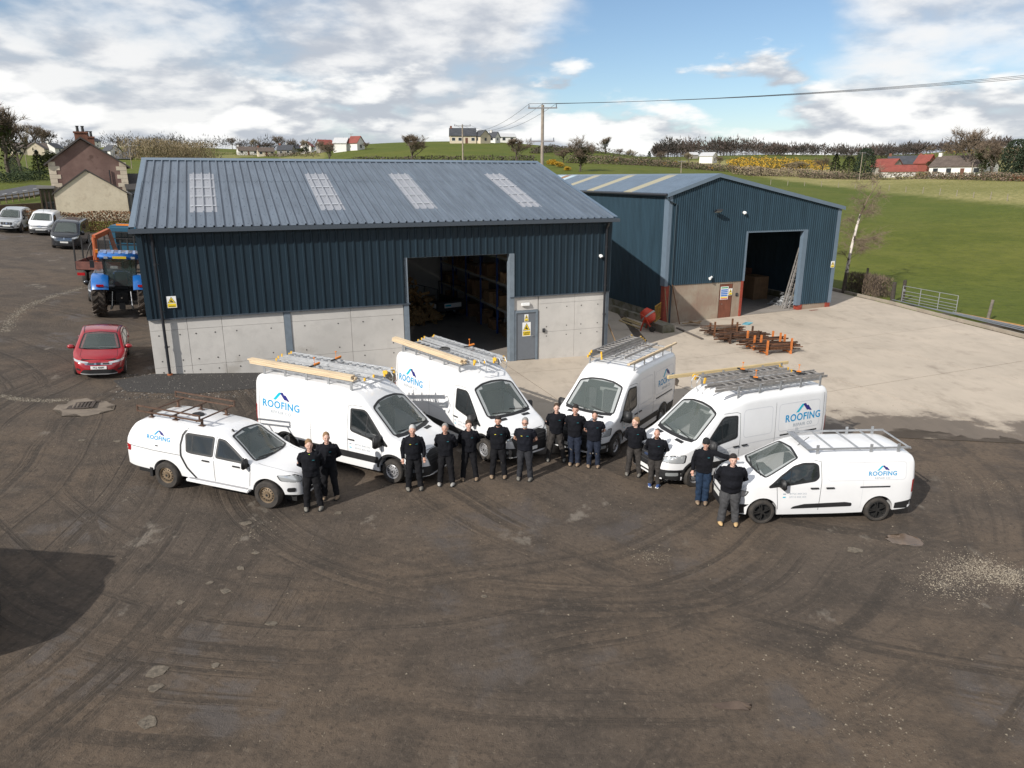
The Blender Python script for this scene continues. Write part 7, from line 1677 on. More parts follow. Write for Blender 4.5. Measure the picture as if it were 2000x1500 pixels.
def leafy(seed, shape, n, size, m, stem=.12):
    rr = random.Random(seed); C = MB(); lob = [(Vector((rr.gauss(0, .16), rr.gauss(0, .16), rr.uniform(.25, .8))), rr.uniform(.12, .24)) for _ in range(14)]
    for _ in range(n):
        if shape == 'cone': z = rr.random() ** 1.4 * .95 + .05; R = .22 * (1 - z) ** .7 * (1 + .25 * sin(z * 40 + rr.random())) + .02; a = rr.uniform(0, 6.28); r = R * sqrt(rr.uniform(.35, 1)); p = Vector((r * cos(a), r * sin(a), z))
        elif shape == 'egg':
            z = rr.random(); R = .36 * sqrt(max(0, 1 - ((z - .42) / .6) ** 2)); a = rr.uniform(0, 6.28); r = R * sqrt(rr.uniform(.3, 1)) * (1 + .22 * mnoise.noise(Vector((cos(a) * 3, sin(a) * 3, z * 5 + seed)))); p = Vector((r * cos(a), r * sin(a), z))
        else:
            c, R = rr.choice(lob); d = Vector((rr.gauss(0, 1), rr.gauss(0, 1), rr.gauss(0, 1))).normalized(); p = c + d * R * rr.uniform(.5, 1.05)
        if p.z > .01: leaf(C, p, size * rr.uniform(.6, 1.3), rr)
    T = MB().tube([(0, 0, 0), (.01, 0, .5), (0, 0, .85)], [.03, .02, .006], 5)
    return T.mesh('trunk', M_BARK), C.mesh('crown', m), None
PRO = dict(bareA=bare_tree(1), bareB=bare_tree(2, 1.05, .42), bareC=bare_tree(3, .8, .6, tw=M_TWIGP), round=bare_tree(4, 1.0, .42, twn=14), dark=bare_tree(5, 1.0, .4, tw=M_TWIGD), ivyA=bare_tree(6, .95, .5, ivy=.8), ivyB=bare_tree(7, 1.1, .4, ivy=1.8), cone=leafy(8, 'cone', 2600, .020, M_CON), egg=leafy(9, 'egg', 2600, .026, M_CON), olive=leafy(10, 'lump', 2600, .028, M_CONP), bush=leafy(11, 'egg', 1500, .035, M_HEDGE), gorse=leafy(12, 'lump', 1500, .04, M_GORSE))
def tree(kind, px, py, hpx, label, wide=1., cat='tree', group=None, rz=0., dist=None):
    p = gt(px, py) if dist is None else at(px, py, dist); 
    if dist is not None: p.z = ground(p.x, p.y)
    h = hpx / FPX * hyp(p.x, p.y) * 1.0
    e = empty('tree' if cat == 'tree' else 'shrub', (p.x, p.y, p.z - .1), rz or rnd.uniform(0, 6.28), label, cat, group); e.scale = (h * wide, h * wide, h)
    for me, nm in zip(PRO[kind], ('trunk', 'crown', 'ivy')):
        if me: obj(nm, me, e)
    return e
TREES = [('round', 805, 321, 58, 'large round bare tree on the hill behind the navy roof', 1.25), ('round', 1010, 320, 50, 'bare round tree on the hill left of the near pole', 1.2), ('ivyB', 1133, 335, 68, 'ivy clad tree with dark stem beside the yellow gorse', 1.2), ('ivyA', 1182, 300, 32, 'small ivy tree on the hedge line right of the dark ivy tree', 1.2), ('bareC', 1230, 303, 28, 'pale bare tree standing alone on the hedge line', 1.2), ('cone', 1268, 305, 22, 'small dark fir on the hedge line', 1.3),
  ('bareB', 640, 316, 40, 'bare tree just above the navy roof left of the hill', 1.4), ('bareA', 545, 298, 32, 'bare tree behind the row of cottages', 1.1), ('bareB', 572, 299, 28, 'reddish bare tree behind the cottages', 1.1), ('bareC', 600, 300, 26, 'bare tree with pale twigs at the right of the cottages', 1.), ('cone', 600, 300, 18, 'dark fir in the cottage gardens', 1.2), ('dark', 525, 296, 18, 'low dark tree behind the cottages', 1.5), ('dark', 505, 296, 17, 'dark tree clump at the left of the cottages', 1.6),
  ('bareA', 372, 284, 20, 'small tree beside the white dormer house', 1.1), ('cone', 368, 283, 14, 'dark shrub beside the white dormer house', 1.6), ('bareB', 442, 290, 16, 'low tree right of the green roofed barn', 1.5), ('dark', 465, 292, 14, 'dark tree far behind the green field', 1.8),
  ('bareA', 72, 290, 40, 'leftmost bare tree of the clump behind the gable house', 1.), ('bareB', 90, 290, 38, 'second bare tree of the clump behind the gable house', 1.), ('dark', 105, 290, 33, 'dark bare tree at the right of the clump behind the gable house', 1.1), ('bareC', 128, 288, 30, 'pale bare tree just left of the chimneys', 1.), ('bareA', 268, 283, 20, 'bare tree on the road beyond the gable house', 1.), ('bareB', 282, 282, 22, 'second bare tree on the road beyond the gable house', .9), ('olive', 207, 285, 10, 'green garden tree right of the chimneys', 1.4), ('olive', 222, 300, 16, 'green shrubs by the far road', 1.6),
  ('ivyA', 20, 349, 128, 'tall bare tree with ivy at the left edge', .95), ('bareA', 2, 345, 108, 'bare tree cut by the left edge', .9), ('bareC', 44, 340, 92, 'slender bare tree right of the ivy tree at left', .8), ('olive', 104, 336, 36, 'bright olive shrub beside the gable house', 1.6), ('cone', 78, 340, 36, 'dark cypress bush left of the gable house', 1.5), ('bush', 45, 350, 20, 'clipped dark hedge bush across the road', 2.2),
  ('cone', 1629, 347, 40, 'left of three dark evergreens by the field pole', 1.3), ('egg', 1656, 348, 36, 'middle of three dark evergreens by the field pole', 1.), ('egg', 1686, 349, 50, 'tallest of three dark evergreens by the field pole', .95), ('bareB', 1605, 340, 34, 'grey bare tree left of the three evergreens', 1.3), ('bareC', 1570, 338, 22, 'low pale bush tree before the gorse', 2.), ('bareC', 1540, 338, 20, 'pale scrubby tree at the edge of the gorse', 2.), ('dark', 1720, 312, 18, 'dark bare tree above the red roofs', 1.3), ('dark', 1760, 308, 20, 'dark tree on the hill above the red roofs', 1.3), ('dark', 1790, 302, 18, 'bare tree on the hill crest right of the red roofs', 1.2), ('bareB', 1815, 303, 16, 'small bare tree on the hill crest', 1.2), ('egg', 1783, 322, 11, 'round dark bush on the hill behind the farm', 1.),
  ('bareA', 1888, 344, 82, 'tall bare tree behind the white bungalow', 1.05), ('bareB', 1862, 325, 44, 'wide bare tree above the white bungalow', 1.1), ('ivyB', 1916, 346, 64, 'dark ivy tree right of the white bungalow', 1.1), ('ivyA', 1938, 348, 58, 'second dark ivy tree right of the white bungalow', 1.), ('bareC', 1960, 348, 54, 'pale bare tree before the evergreens at right', 1.), ('egg', 1975, 350, 60, 'big dark evergreen at the right edge', .9), ('cone', 1997, 350, 68, 'dark fir cut by the right edge', 1.2), ('olive', 1825, 342, 30, 'pale willow left of the white bungalow', 1.2),
  ('olive', 1460, 338, 12, 'low scrub bush before the gorse slope', 2.4), ('bareC', 1490, 339, 13, 'pale scrub at the foot of the gorse slope', 2.6)]
TREES += [('bareB', 300, 290, 16, 'small bare tree left of the white dormer house', 1.3), ('dark', 395, 288, 14, 'dark bare tree left of the green roofed barn', 1.4), ('bareA', 455, 292, 22, 'bare tree left of the cottages', 1.1), ('bareC', 497, 297, 24, 'pale tree between the first cottages', 1.1), ('bareB', 625, 300, 26, 'bare tree before the red roofed farm building', 1.2), ('dark', 650, 292, 16, 'dark tree between the farm sheds', 1.4), ('bareA', 715, 292, 14, 'small bare tree right of the red roofed barn', 1.4), ('olive', 590, 302, 14, 'green garden shrub by the cottages', 1.8), ('bareA', 150, 288, 22, 'bare tree peeping over the chimneys', 1.), ('dark', 232, 290, 18, 'dark tree by the far road', 1.1), ('egg', 30, 338, 24, 'dark evergreen bush across the road at left', 1.2), ('round', 1100, 318, 26, 'bare bush tree between pole and ivy tree', 1.5), ('bareB', 1155, 306, 20, 'bare tree on the hedge behind the ivy tree', 1.3), ('bareA', 1210, 308, 18, 'thin bare tree left of the lone pale tree', 1.2), ('bareB', 1290, 316, 22, 'bare tree at the foot of the far wood', 1.2), ('bareC', 1345, 322, 24, 'pale bare tree beside the white barn', 1.1), ('bareA', 1405, 325, 20, 'bare tree right of the white barn', 1.2)]
for kd, px, py, hp_, lb_, wd_ in TREES: tree(kd, px, py, hp_, lb_, wd_, group='trees of the countryside')
for px, py, hp_, lb_ in ((1078, 323, 14, 'yellow gorse bush beside the pole'), (1092, 327, 14, 'yellow gorse bush right of the pole'), (1108, 333, 10, 'low gorse bush at the foot of the ivy tree'), (1203, 317, 9, 'gorse bush left on the field hedge'), (1250, 320, 8, 'gorse bush in the middle of the field hedge'), (1296, 323, 9, 'gorse bush on the far field hedge'), (1318, 323, 9, 'bright gorse bush before the grey barn'), (1340, 325, 9, 'gorse bush at the small pole'), (1386, 331, 7, 'last gorse bush of the field hedge')): tree('gorse', px, py, hp_, lb_, 2.0, 'gorse', 'gorse bushes on the hedge line')
def strip(name, pts, h, w, n, size, m, label, cat, kind=None, m2=None, twigs=False, seed=1, up=0.):
    """hedge: leaves or twigs filling a strip along ground points"""
    rr = random.Random(seed); C = MB(); D_ = MB(); P = [gt(*p) if len(p) == 2 else Vector(p) for p in pts]; Ls = [(b - a).length for a, b in zip(P, P[1:])]; tot = sum(Ls)
    for _ in range(n):
        t = rr.random() * tot; i = 0
        while t > Ls[i] and i < len(Ls) - 1: t -= Ls[i]; i += 1
        a, b = P[i], P[i + 1]; q = a.lerp(b, t / Ls[i]); d = (b - a).normalized(); s = Vector((-d.y, d.x, 0)); hh = h * (1 + .25 * mnoise.noise(Vector((q.x * .3, q.y * .3, seed))) + .3 * mnoise.noise(Vector((q.x * .06, q.y * .06, seed + 4))))
        z = rr.random() * hh; o = q + s * rr.uniform(-1, 1) * w / 2 * (1 - .3 * z / hh); o.z = ground(o.x, o.y) + z
        tgt = D_ if m2 and rr.random() < .35 else C
        if twigs: twig(tgt, o, o + Vector((rr.gauss(0, .3), rr.gauss(0, .3), rr.uniform(.3, 1) + up)) * size * 5, size * .35, rr)
        else: leaf(tgt, o, size * rr.uniform(.6, 1.3), rr)
    o = C.build(name, m, None, fix=False); tag(o, label, cat, None, kind)
    if m2: D_.build('foliage', m2, o, fix=False)
    return o
strip('beech_hedge', [(44, 449), (80, 449), (130, 450), (200, 451), (275, 452)], 1.75, 1.1, 9000, .06, M_BEECH, 'brown leafy beech hedge behind the parked vans', 'hedge', m2=mat('beech_twig', (.16, .11, .06), .9), seed=1)
strip('brown_bush', [(1652, 568), (1690, 573), (1728, 583)], 1.35, 1.5, 6000, .05, M_TWIG, 'low brown leafless bush beside the birch', 'bush', twigs=True, m2=mat('bush_stem', (.06, .042, .035), .9), seed=2)
strip('hedgerow', [(1040, 300), (1090, 296), (1180, 300), (1240, 309), (1330, 318)], 2.2, 2.5, 5000, .22, M_TWIGD, 'dark field hedge running down the hill behind the store roof', 'hedge', m2=M_CONP, seed=3)
strip('hedgerow', [(1110, 318), (1200, 321), (1300, 326), (1440, 336)], 2.0, 5, 6500, .22, M_TWIG, 'brown scrub hedge along the pale field above the store roof', 'hedge', m2=M_CONP, seed=4)
strip('hedgerow', [(690, 318), (760, 318), (880, 318), (1000, 317), (1045, 316)], 1.6, 2, 3200, .2, M_TWIGD, 'dark hedge along the foot of the green hill', 'hedge', m2=M_CONP, seed=5)
strip('willow_scrub', [(256, 312), (300, 311), (350, 311), (405, 312)], 6.5, 16, 9000, .30, M_SCRUB, 'mass of tan willow scrub behind the navy roof at left', 'scrub', 'stuff', twigs=True, m2=M_TWIGP, seed=6)
strip('hedgerow', [(1560, 347), (1700, 351), (1800, 349), (1900, 351), (2010, 354)], 1.7, 4, 6500, .22, M_TWIG, 'rough hedge bank at the far edge of the pale field', 'hedge', m2=M_CONP, seed=7)
strip('garden_hedge', [(1790, 346), (1860, 348), (1950, 351), (2010, 355)], 1.1, 2, 2800, .15, M_BEECH, 'brown garden hedge before the white bungalow', 'hedge', seed=8)
strip('hedgerow', [(1440, 341), (1500, 343), (1570, 345), (1640, 349)], 2.2, 7, 4500, .25, M_TWIGP, 'pale scrub line below the gorse slope', 'hedge', m2=M_TWIG, seed=9)
strip('hedgerow', [(1720, 318), (1800, 309), (1850, 300), (1910, 300)], 1.8, 2.5, 2000, .25, M_TWIGD, 'hedge climbing the hill behind the farm', 'hedge', m2=M_GORSE, seed=10)
strip('hedgerow', [(0, 358), (40, 354), (90, 350)], 1.6, 2, 2600, .12, M_HEDGE, 'dark green hedge across the road at left', 'hedge', seed=11)
strip('hedgerow', [(405, 300), (460, 303), (520, 305), (620, 306)], 1.6, 3, 2400, .2, M_TWIG, 'brown hedge below the row of cottages', 'hedge', m2=M_CONP, seed=12)
def gorse_slope():
    rr = random.Random(31); Yl = MB(); G = MB()
    for _ in range(620):
        px = rr.uniform(1428, 1610); t = (px - 1428) / 182; py = rr.uniform(311 + 9 * abs(t - .3), 334); 
        if rr.random() < .25: continue
        p = gt(px, py); r = rr.uniform(1.2, 2.6)
        for _ in range(26):
            q = p + Vector((rr.gauss(0, r * .6), rr.gauss(0, r * .6), abs(rr.gauss(0, .6)) + .3)); leaf(Yl if rr.random() < .62 else G, q, rr.uniform(.18, .42), rr)
    o = Yl.build('gorse', M_GORSE, None, fix=False); tag(o, 'slope covered in yellow flowering gorse', 'gorse', kind='stuff'); G.build('gorse_stems', M_GGRN, o, fix=False)
gorse_slope()
def far_wood():
    rr = random.Random(41); C = MB(); D_ = MB()
    for _ in range(520):
        px = rr.uniform(1278, 1960); dens = .45 if 1530 < px < 1700 or px > 1800 else 1.
        if rr.random() > dens: continue
        Y = rr.uniform(560, 760); u = (px - 1000) / FPX; x = u * Y * cP; z = ground(x, Y); h = rr.uniform(7, 12) * (1.25 if 1290 < px < 1480 else .85); c = Vector((x, Y, z))
        M_ = C if rr.random() < .6 else D_; R = h * rr.uniform(.45, .65)
        M_.tube([c, c + Vector((0, 0, h * .5))], [.2, .1], 3)
        for _ in range(85):
            d = Vector((rr.gauss(0, 1), rr.gauss(0, 1), rr.gauss(0, .8))).normalized(); q = c + Vector((0, 0, h * .52)) + Vector((d.x * R, d.y * R, d.z * h * .5)) * rr.uniform(.35, 1.05); twig(M_, q, q + Vector((d.x, d.y, d.z + .6)) * rr.uniform(.8, 2.0), rr.uniform(.25, .5), rr)
    o = C.build('far_wood', mat('far_wood_brown', (.075, .055, .046), .95, var=.3, vscale=.05), None, fix=False); tag(o, 'long brown leafless wood on the far ridge', 'wood', kind='stuff'); D_.build('far_wood_dark', mat('far_wood_dark', (.045, .040, .034), .95, var=.3, vscale=.05), o, fix=False)
    # scattered trees on the left skyline
    C = MB()
    for _ in range(240):
        px = rr.uniform(-40, 700); Y = rr.uniform(620, 900); x = (px - 1000) / FPX * Y * cP; z = ground(x, Y); h = rr.uniform(6, 13); c = Vector((x, Y, z)); R = h * .5
        for _ in range(46):
            d = Vector((rr.gauss(0, 1), rr.gauss(0, 1), rr.gauss(0, .8))).normalized(); q = c + Vector((0, 0, h * .55)) + Vector((d.x * R, d.y * R, d.z * h * .45)) * rr.uniform(.3, 1.05); twig(C, q, q + Vector((d.x, d.y, d.z + .6)) * rr.uniform(.8, 1.8), rr.uniform(.15, .4), rr)
    tag(C.build('far_trees', mat('far_wood_dark', (.045, .040, .034), .95), None, fix=False), 'thin line of dark trees on the far left skyline', 'wood', kind='stuff')
far_wood()
# ---- birch by the store
def birch():
    p = gt(1647, 572); e = empty('birch_tree', p, 0, 'slim white barked birch leaning right beside the older shed', 'tree'); rr = random.Random(8)
    h = 8.0; spine = [Vector((.0, 0, 0)), Vector((.05, 0, 1.5)), Vector((.15, 0, 3.0)), Vector((.33, 0, 4.5)), Vector((.55, .1, 5.6)), Vector((1.0, .1, 6.8)), Vector((1.6, .1, 7.9))]
    bk = ND('birch_bark', .8); n = bk.noise(3.2, 5, .7, bk.scaled((1, 1, .45))); zz = bk.n('ShaderNodeSeparateXYZ'); bk.put(zz.inputs[0], bk.vec)
    bk.col(bk.mix(bk.ramp(n, .50, .58), (.62, .56, .50), (.06, .045, .038)))
    MB().tube(spine[:2], [.15, .12], 9).build('trunk_base', M_BARK, e, smooth=60); MB().tube(spine[1:5], [.12, .105, .09, .07], 9).build('trunk', bk.m, e, smooth=60); MB().tube(spine[4:], [.07, .04, .015], 6).build('leader', M_TWIG, e)
    C = MB(); B = MB()
    def br(a, d, L, r, lev):
        pts = [a]; q = a.copy(); dd = d.copy()
        for k in range(5): dd = (dd + Vector((rr.gauss(0, .12), rr.gauss(0, .12), -.04 * lev + .03))).normalized(); q = q + dd * L / 5; pts.append(q.copy())
        B.tube(pts, [r * (1 - .16 * k) for k in range(6)], 4, False)
        if lev < 2:
            for k in range(4): br(pts[rr.randrange(1, 6)], (dd + Vector((rr.gauss(0, .6), rr.gauss(0, .6), rr.gauss(0, .4)))).normalized(), L * rr.uniform(.4, .65), r * .45, lev + 1)
        for _ in range(10):
            s = pts[rr.randrange(1, 6)]; twig(C, s, s + Vector((dd.x * .6 + rr.gauss(0, .5), dd.y * .6 + rr.gauss(0, .5), rr.gauss(0, .5) - .1)) * rr.uniform(.3, .75), .0065, rr)
    for k in range(20):
        t = rr.uniform(.22, 1); i = min(5, int(t * 6)); a = spine[i].lerp(spine[i + 1], t * 6 - i if i < 6 else 1); az = rr.uniform(0, 6.28); br(a, Vector((cos(az), sin(az) * .7, rr.uniform(.1, .8))).normalized(), rr.uniform(1.0, 2.1) * (1.15 - .5 * t), .022, 0)
    B.build('branches', M_TWIG, e, fix=False); C.build('crown', mat('birch_twigs', (.20, .15, .105), .95), e, fix=False)
birch()
# ---- poles and wires
M_POLE = mat('pole_wood', (.30, .25, .20), .9, var=.3, vscale=2); M_INS = mat('insulator', (.10, .11, .14), .3); M_WIRE = mat('wire', (.06, .06, .065), .5)
def pole(x, y, top, label, arms=2, r=.13, yaw=0., arm=1.25):
    z = ground(x, y); e = empty('utility_pole', (x, y, z), yaw, label, 'pole', 'wooden utility poles'); h = top - z
    MB().tube([(0, 0, -.3), (0, 0, h)], [r, r * .75], 10).build('mast', M_POLE, e, smooth=60)
    for k in range(arms):
        zz = h - .25 - k * 2.7 * (1 if k < 2 else 1.3); w = arm * (1 if k == 0 else .85); a = MB().bar((-w, -.08, zz), (w, -.08, zz), .09, .1).build('crossarm', mat('steel_arm', (.20, .19, .19), .6), e)
        for xx in (-w + .08, 0, w - .08): MB().tube([(xx, -.08, zz + .05), (xx, -.08, zz + .30)], [.05, .035], 6).build('insulator', M_INS, a)
    return e
P1 = at(1060, 205, 66.); P1g = pole(P1.x, P1.y, P1.z, 'near wooden pole with two crossarms behind the navy roof', 3, .17, -.1); P2 = at(903, 243, 130.); pole(P2.x, P2.y, P2.z, 'farther wooden pole behind the navy roof before the hill house', 1, .16, .1, 1.4)
for px, py, hpx, lb_ in ((1678, 352, 46, 'thin pole in the pale field before the evergreens'), (1330, 338, 22, 'small pole behind the store roof'), (1896, 345, 44, 'thin pole behind the white bungalow'), (687, 290, 26, 'dark pole beside the red roofed barn'), (258, 330, 50, 'leaning pole on the verge right of the gable house'), (243, 300, 30, 'thin pole on the far road'), (54, 330, 34, 'pole across the road at left'), (548, 318, 20, 'pale pole just above the navy roof')):
    p = gt(px, py); pole(p.x, p.y, p.z + hpx / FPX * hyp(p.x, p.y), lb_, 1, .10, 0., .9)
def wire(a, b, sag, name, label):
    pts = [a.lerp(b, t / 14) + Vector((0, 0, -sag * 4 * (t / 14) * (1 - t / 14))) for t in range(15)]; tag(MB().tube(pts, .016, 4).build('power_line', M_WIRE), label, 'wire', 'power lines')
P3 = Vector((62, 55, 17.6))
pole(62, 55, 17.9, 'pole beyond the right edge carrying the power lines', 1)
for k, nm in ((-1, 'left'), (0, 'middle'), (1, 'right')):
    o = Vector((k * 1.15, 0, .1)); wire(P1 + o, P3 + Vector((k * .2, k * 1.2, k * .35)), .9, 'w', nm + ' power line running from the near pole to the upper right'); wire(P1 + o, P2 + Vector((k * 1.2, 0, 0)), 1.6, 'w', nm + ' power line between the two poles behind the navy roof')
# field fence posts
fr_ = random.Random(9)
for k, (px, py) in enumerate([(1505 + i * 33, 361 + 1.1 * i + .085 * i * i) for i in range(15)]):
    p = gt(px, py); h = fr_.uniform(.9, 1.3); o = MB().tube([(0, 0, -.1), (fr_.uniform(-.05, .05), 0, h)], .07, 6).build('fence_stake', mat('pale_stake', (.24, .21, .16), .9)); o.location = p; tag(o, 'wooden stake of the fence between green and pale field', 'post', 'stakes of the field fence')
# ---- houses
M_SLATE = mat('dark_slate', (.055, .058, .066), .6, var=.3, vscale=.8); M_TILE = mat('brown_tile', (.11, .085, .07), .8, var=.3, vscale=.8); M_REDR = mat('red_tin', (.22, .055, .04), .6, var=.25, vscale=.5); M_GRNR = mat('green_tin', (.10, .20, .14), .6); M_WWALL = mat('white_render', (.72, .70, .66), .85, var=.08, vscale=.4); M_CWALL = mat('cream_render', (.58, .50, .38), .85, var=.1, vscale=.4); M_GWALL = mat('grey_stone', (.26, .24, .21), .9, var=.3, vscale=.6); M_WIN = mat('far_window', (.03, .035, .04), .2); M_CHIM = mat('chimney_brick', (.20, .085, .055), .9, var=.3, vscale=1.)
def house(px, py, wpx, W, wall_h, roof_h, label, wm, rm, rz=0., wins=4, chim=1, name='house', dormers=0, gwin=1):
    p = gt(px, py); L = wpx / FPX * hyp(p.x, p.y); e = empty(name, p, -math.atan2(p.x, p.y) + rz, label, 'house'); W = min(W, L * 1.2)
    MB().box(-L / 2, L / 2, 0, W, -1, wall_h).build('wall', wm, e)
    for s in (-1, 1): MB().prism([(0, wall_h), (W, wall_h), (W / 2, wall_h + roof_h)], s * L / 2 - .15 * (s > 0), s * L / 2 + .15 * (s < 0), 'x').build('gable', wm, e)
    roof = None
    for s in (0, 1):
        y0, y1 = (-.35, W / 2) if s == 0 else (W + .35, W / 2); k = .35 * roof_h / (W / 2)
        o = MB().add([(-L / 2 - .25, y0, wall_h - k), (L / 2 + .25, y0, wall_h - k), (L / 2 + .25, y1, wall_h + roof_h), (-L / 2 - .25, y1, wall_h + roof_h)] + [(-L / 2 - .25, y0, wall_h - k + .16), (L / 2 + .25, y0, wall_h - k + .16), (L / 2 + .25, y1, wall_h + roof_h + .16), (-L / 2 - .25, y1, wall_h + roof_h + .16)], [(0, 1, 2, 3), (4, 5, 6, 7), (0, 1, 5, 4), (1, 2, 6, 5), (3, 0, 4, 7)]).build('roof', rm, e); roof = roof or o
    for k in range(chim): x = (-L / 2 + .5) if k == 0 else (L / 2 - .5); MB().box(x - .4, x + .4, W / 2 - .35, W / 2 + .35, wall_h + roof_h - .5, wall_h + roof_h + .9).build('chimney', M_CHIM if wm is not M_WWALL else wm, roof)
    fl = 2 if wall_h > 4 else 1
    for f in range(fl):
        for k in range(wins):
            x = -L / 2 + L * (k + .5) / wins; z = 1.0 + 2.6 * f; w = min(1.3, L / wins * .5)
            if f == 0 and wins > 2 and k == wins // 2: MB().box(x - .5, x + .5, -.06, 0, 0, 2.1).build('door', mat('far_door', (.12, .05, .03), .6), e); continue
            wd = MB().box(x - w / 2, x + w / 2, -.05, 0, z, z + 1.15).build('window', M_WIN, e); MB().box(x - w / 2 - .08, x + w / 2 + .08, -.03, 0, z - .1, z + 1.25).build('frame', M_PLATEW, wd)
    if gwin: 
        for s in (-1, 1): MB().box(s * L / 2 - .04, s * L / 2 + .04, W / 2 - .5, W / 2 + .5, 1.0, 2.1).build('window', M_WIN, e)
    for k in range(dormers):
        x = -L / 2 + L * (k + .5) / dormers; MB().prism([(x - .8, wall_h - .2), (x + .8, wall_h - .2), (x + .8, wall_h + .7), (x, wall_h + 1.4), (x - .8, wall_h + .7)], -.1, 2.2).build('dormer', wm, e); MB().box(x - .4, x + .4, -.16, -.1, wall_h, wall_h + .8).build('window', M_WIN, e)
    return e
house(326, 283, 36, 7, 3.6, 2.6, 'white house with dormers on the left skyline', M_WWALL, M_SLATE, .1, 4, 2, dormers=3); house(348, 284, 18, 8, 3.4, 2.4, 'white gabled wing beside the dormer house', M_WWALL, M_SLATE, -1.1, 2, 1)
house(424, 289, 40, 9, 2.4, 1.8, 'low white barn with a green roof', M_WWALL, M_GRNR, -.15, 0, 0, 'barn'); house(486, 303, 34, 7, 2.5, 2.2, 'white bungalow with brown roof at the left of the cottages', M_WWALL, M_TILE, .15, 3, 1); house(521, 305, 28, 7, 2.4, 2.0, 'pale cottage with brown roof in the middle of the cottages', M_CWALL, M_TILE, .1, 3, 1)
house(556, 304, 26, 7, 2.6, 2.2, 'dark roofed cottage with stone walls', M_GWALL, M_SLATE, -.3, 2, 1); house(577, 297, 26, 7, 2.6, 2.6, 'white cottage with dark roof behind the stone cottage', M_WWALL, M_SLATE, .5, 2, 1); house(611, 297, 16, 6, 2.4, 1.8, 'small white house with red gable roof', M_WWALL, M_REDR, 1.2, 1, 0); house(640, 296, 24, 7, 2.6, 1.8, 'red roofed farm building left of the white sheds', M_GWALL, M_REDR, .3, 0, 0, 'barn'); house(664, 297, 24, 8, 3.2, 1.8, 'white farm shed with a pale roof', M_WWALL, mat('pale_tin', (.5, .5, .5), .5), -.3, 0, 0, 'barn'); house(689, 294, 20, 7, 2.8, 2.2, 'white barn with a bright red roof on the skyline', M_WWALL, M_REDR, -.6, 0, 0, 'barn')
house(905, 280, 48, 8, 3.0, 2.9, 'cream house with dark hipped roof on top of the green hill', M_CWALL, M_SLATE, .05, 4, 1); house(932, 280, 20, 7, 2.8, 2.2, 'cream wing at the right of the hill house', M_CWALL, M_SLATE, -.9, 1, 0); house(960, 279, 16, 6, 2.3, 2.0, 'small white house right of the hill house', M_WWALL, M_SLATE, -.5, 1, 1); house(992, 279, 30, 7, 2.5, 1.4, 'low pale farm building on the hill', M_WWALL, mat('pale_tin', (.5, .5, .5), .5), .2, 2, 0, 'barn'); house(1066, 285, 40, 9, 3.2, 1.3, 'pale grey farm shed on the hill behind the near pole', mat('pale_clad', (.55, .56, .55), .7), mat('pale_tin', (.5, .5, .5), .5), -.35, 1, 0, 'barn')
house(1378, 319, 24, 8, 3.0, 1.4, 'white barn below the far wood', M_WWALL, mat('pale_tin', (.5, .5, .5), .5), -.3, 0, 0, 'barn'); house(1356, 310, 14, 6, 2.4, 1.4, 'small grey barn at the edge of the far wood', M_GWALL, mat('pale_tin', (.5, .5, .5), .5), .3, 0, 0, 'barn')
house(1864, 345, 84, 8, 2.7, 2.6, 'white bungalow with dark roof below the bare trees', M_WWALL, M_TILE, -.45, 4, 2); 
house(1720, 341, 36, 7, 2.6, 2.4, 'left farm building with red roof and stone gable', M_GWALL, M_REDR, -.5, 0, 0, 'barn'); house(1765, 336, 50, 8, 2.8, 2.6, 'grey slate farmhouse among the red roofs', M_GWALL, M_SLATE, .05, 3, 2); house(1742, 339, 22, 6, 2.4, 2.4, 'white gable building in the red roofed farm', M_WWALL, M_SLATE, 1.1, 1, 0); house(1752, 346, 54, 5, 1.7, 1.6, 'long low red roof in front of the farm', M_WWALL, M_REDR, .05, 0, 0, 'barn'); house(1796, 336, 22, 7, 2.8, 2.4, 'red barn at the right of the farm', M_REDR, M_REDR, -.5, 0, 0, 'barn')
house(62, 302, 48, 8, 2.6, 2.4, 'grey roofed bungalow at far left behind the bare tree', M_CWALL, M_TILE, .15, 3, 1); house(92, 303, 20, 7, 2.5, 2.4, 'cream gable of a bungalow left of the gable house', M_CWALL, M_TILE, 1.3, 1, 0); house(118, 300, 24, 7, 2.6, 2.4, 'white cottage left of the gable house roof', M_WWALL, M_SLATE, 1.0, 1, 1); house(192, 289, 14, 6, 4.8, 2.2, 'tall white house right of the chimneys', M_WWALL, M_SLATE, .8, 1, 1); house(209, 306, 18, 6, 2.4, 2.0, 'white gable house by the far road', M_WWALL, M_SLATE, -.9, 1, 0); house(238, 288, 12, 6, 2.6, 1.6, 'cream house at the top of the far road', M_CWALL, M_SLATE, 0, 1, 0)
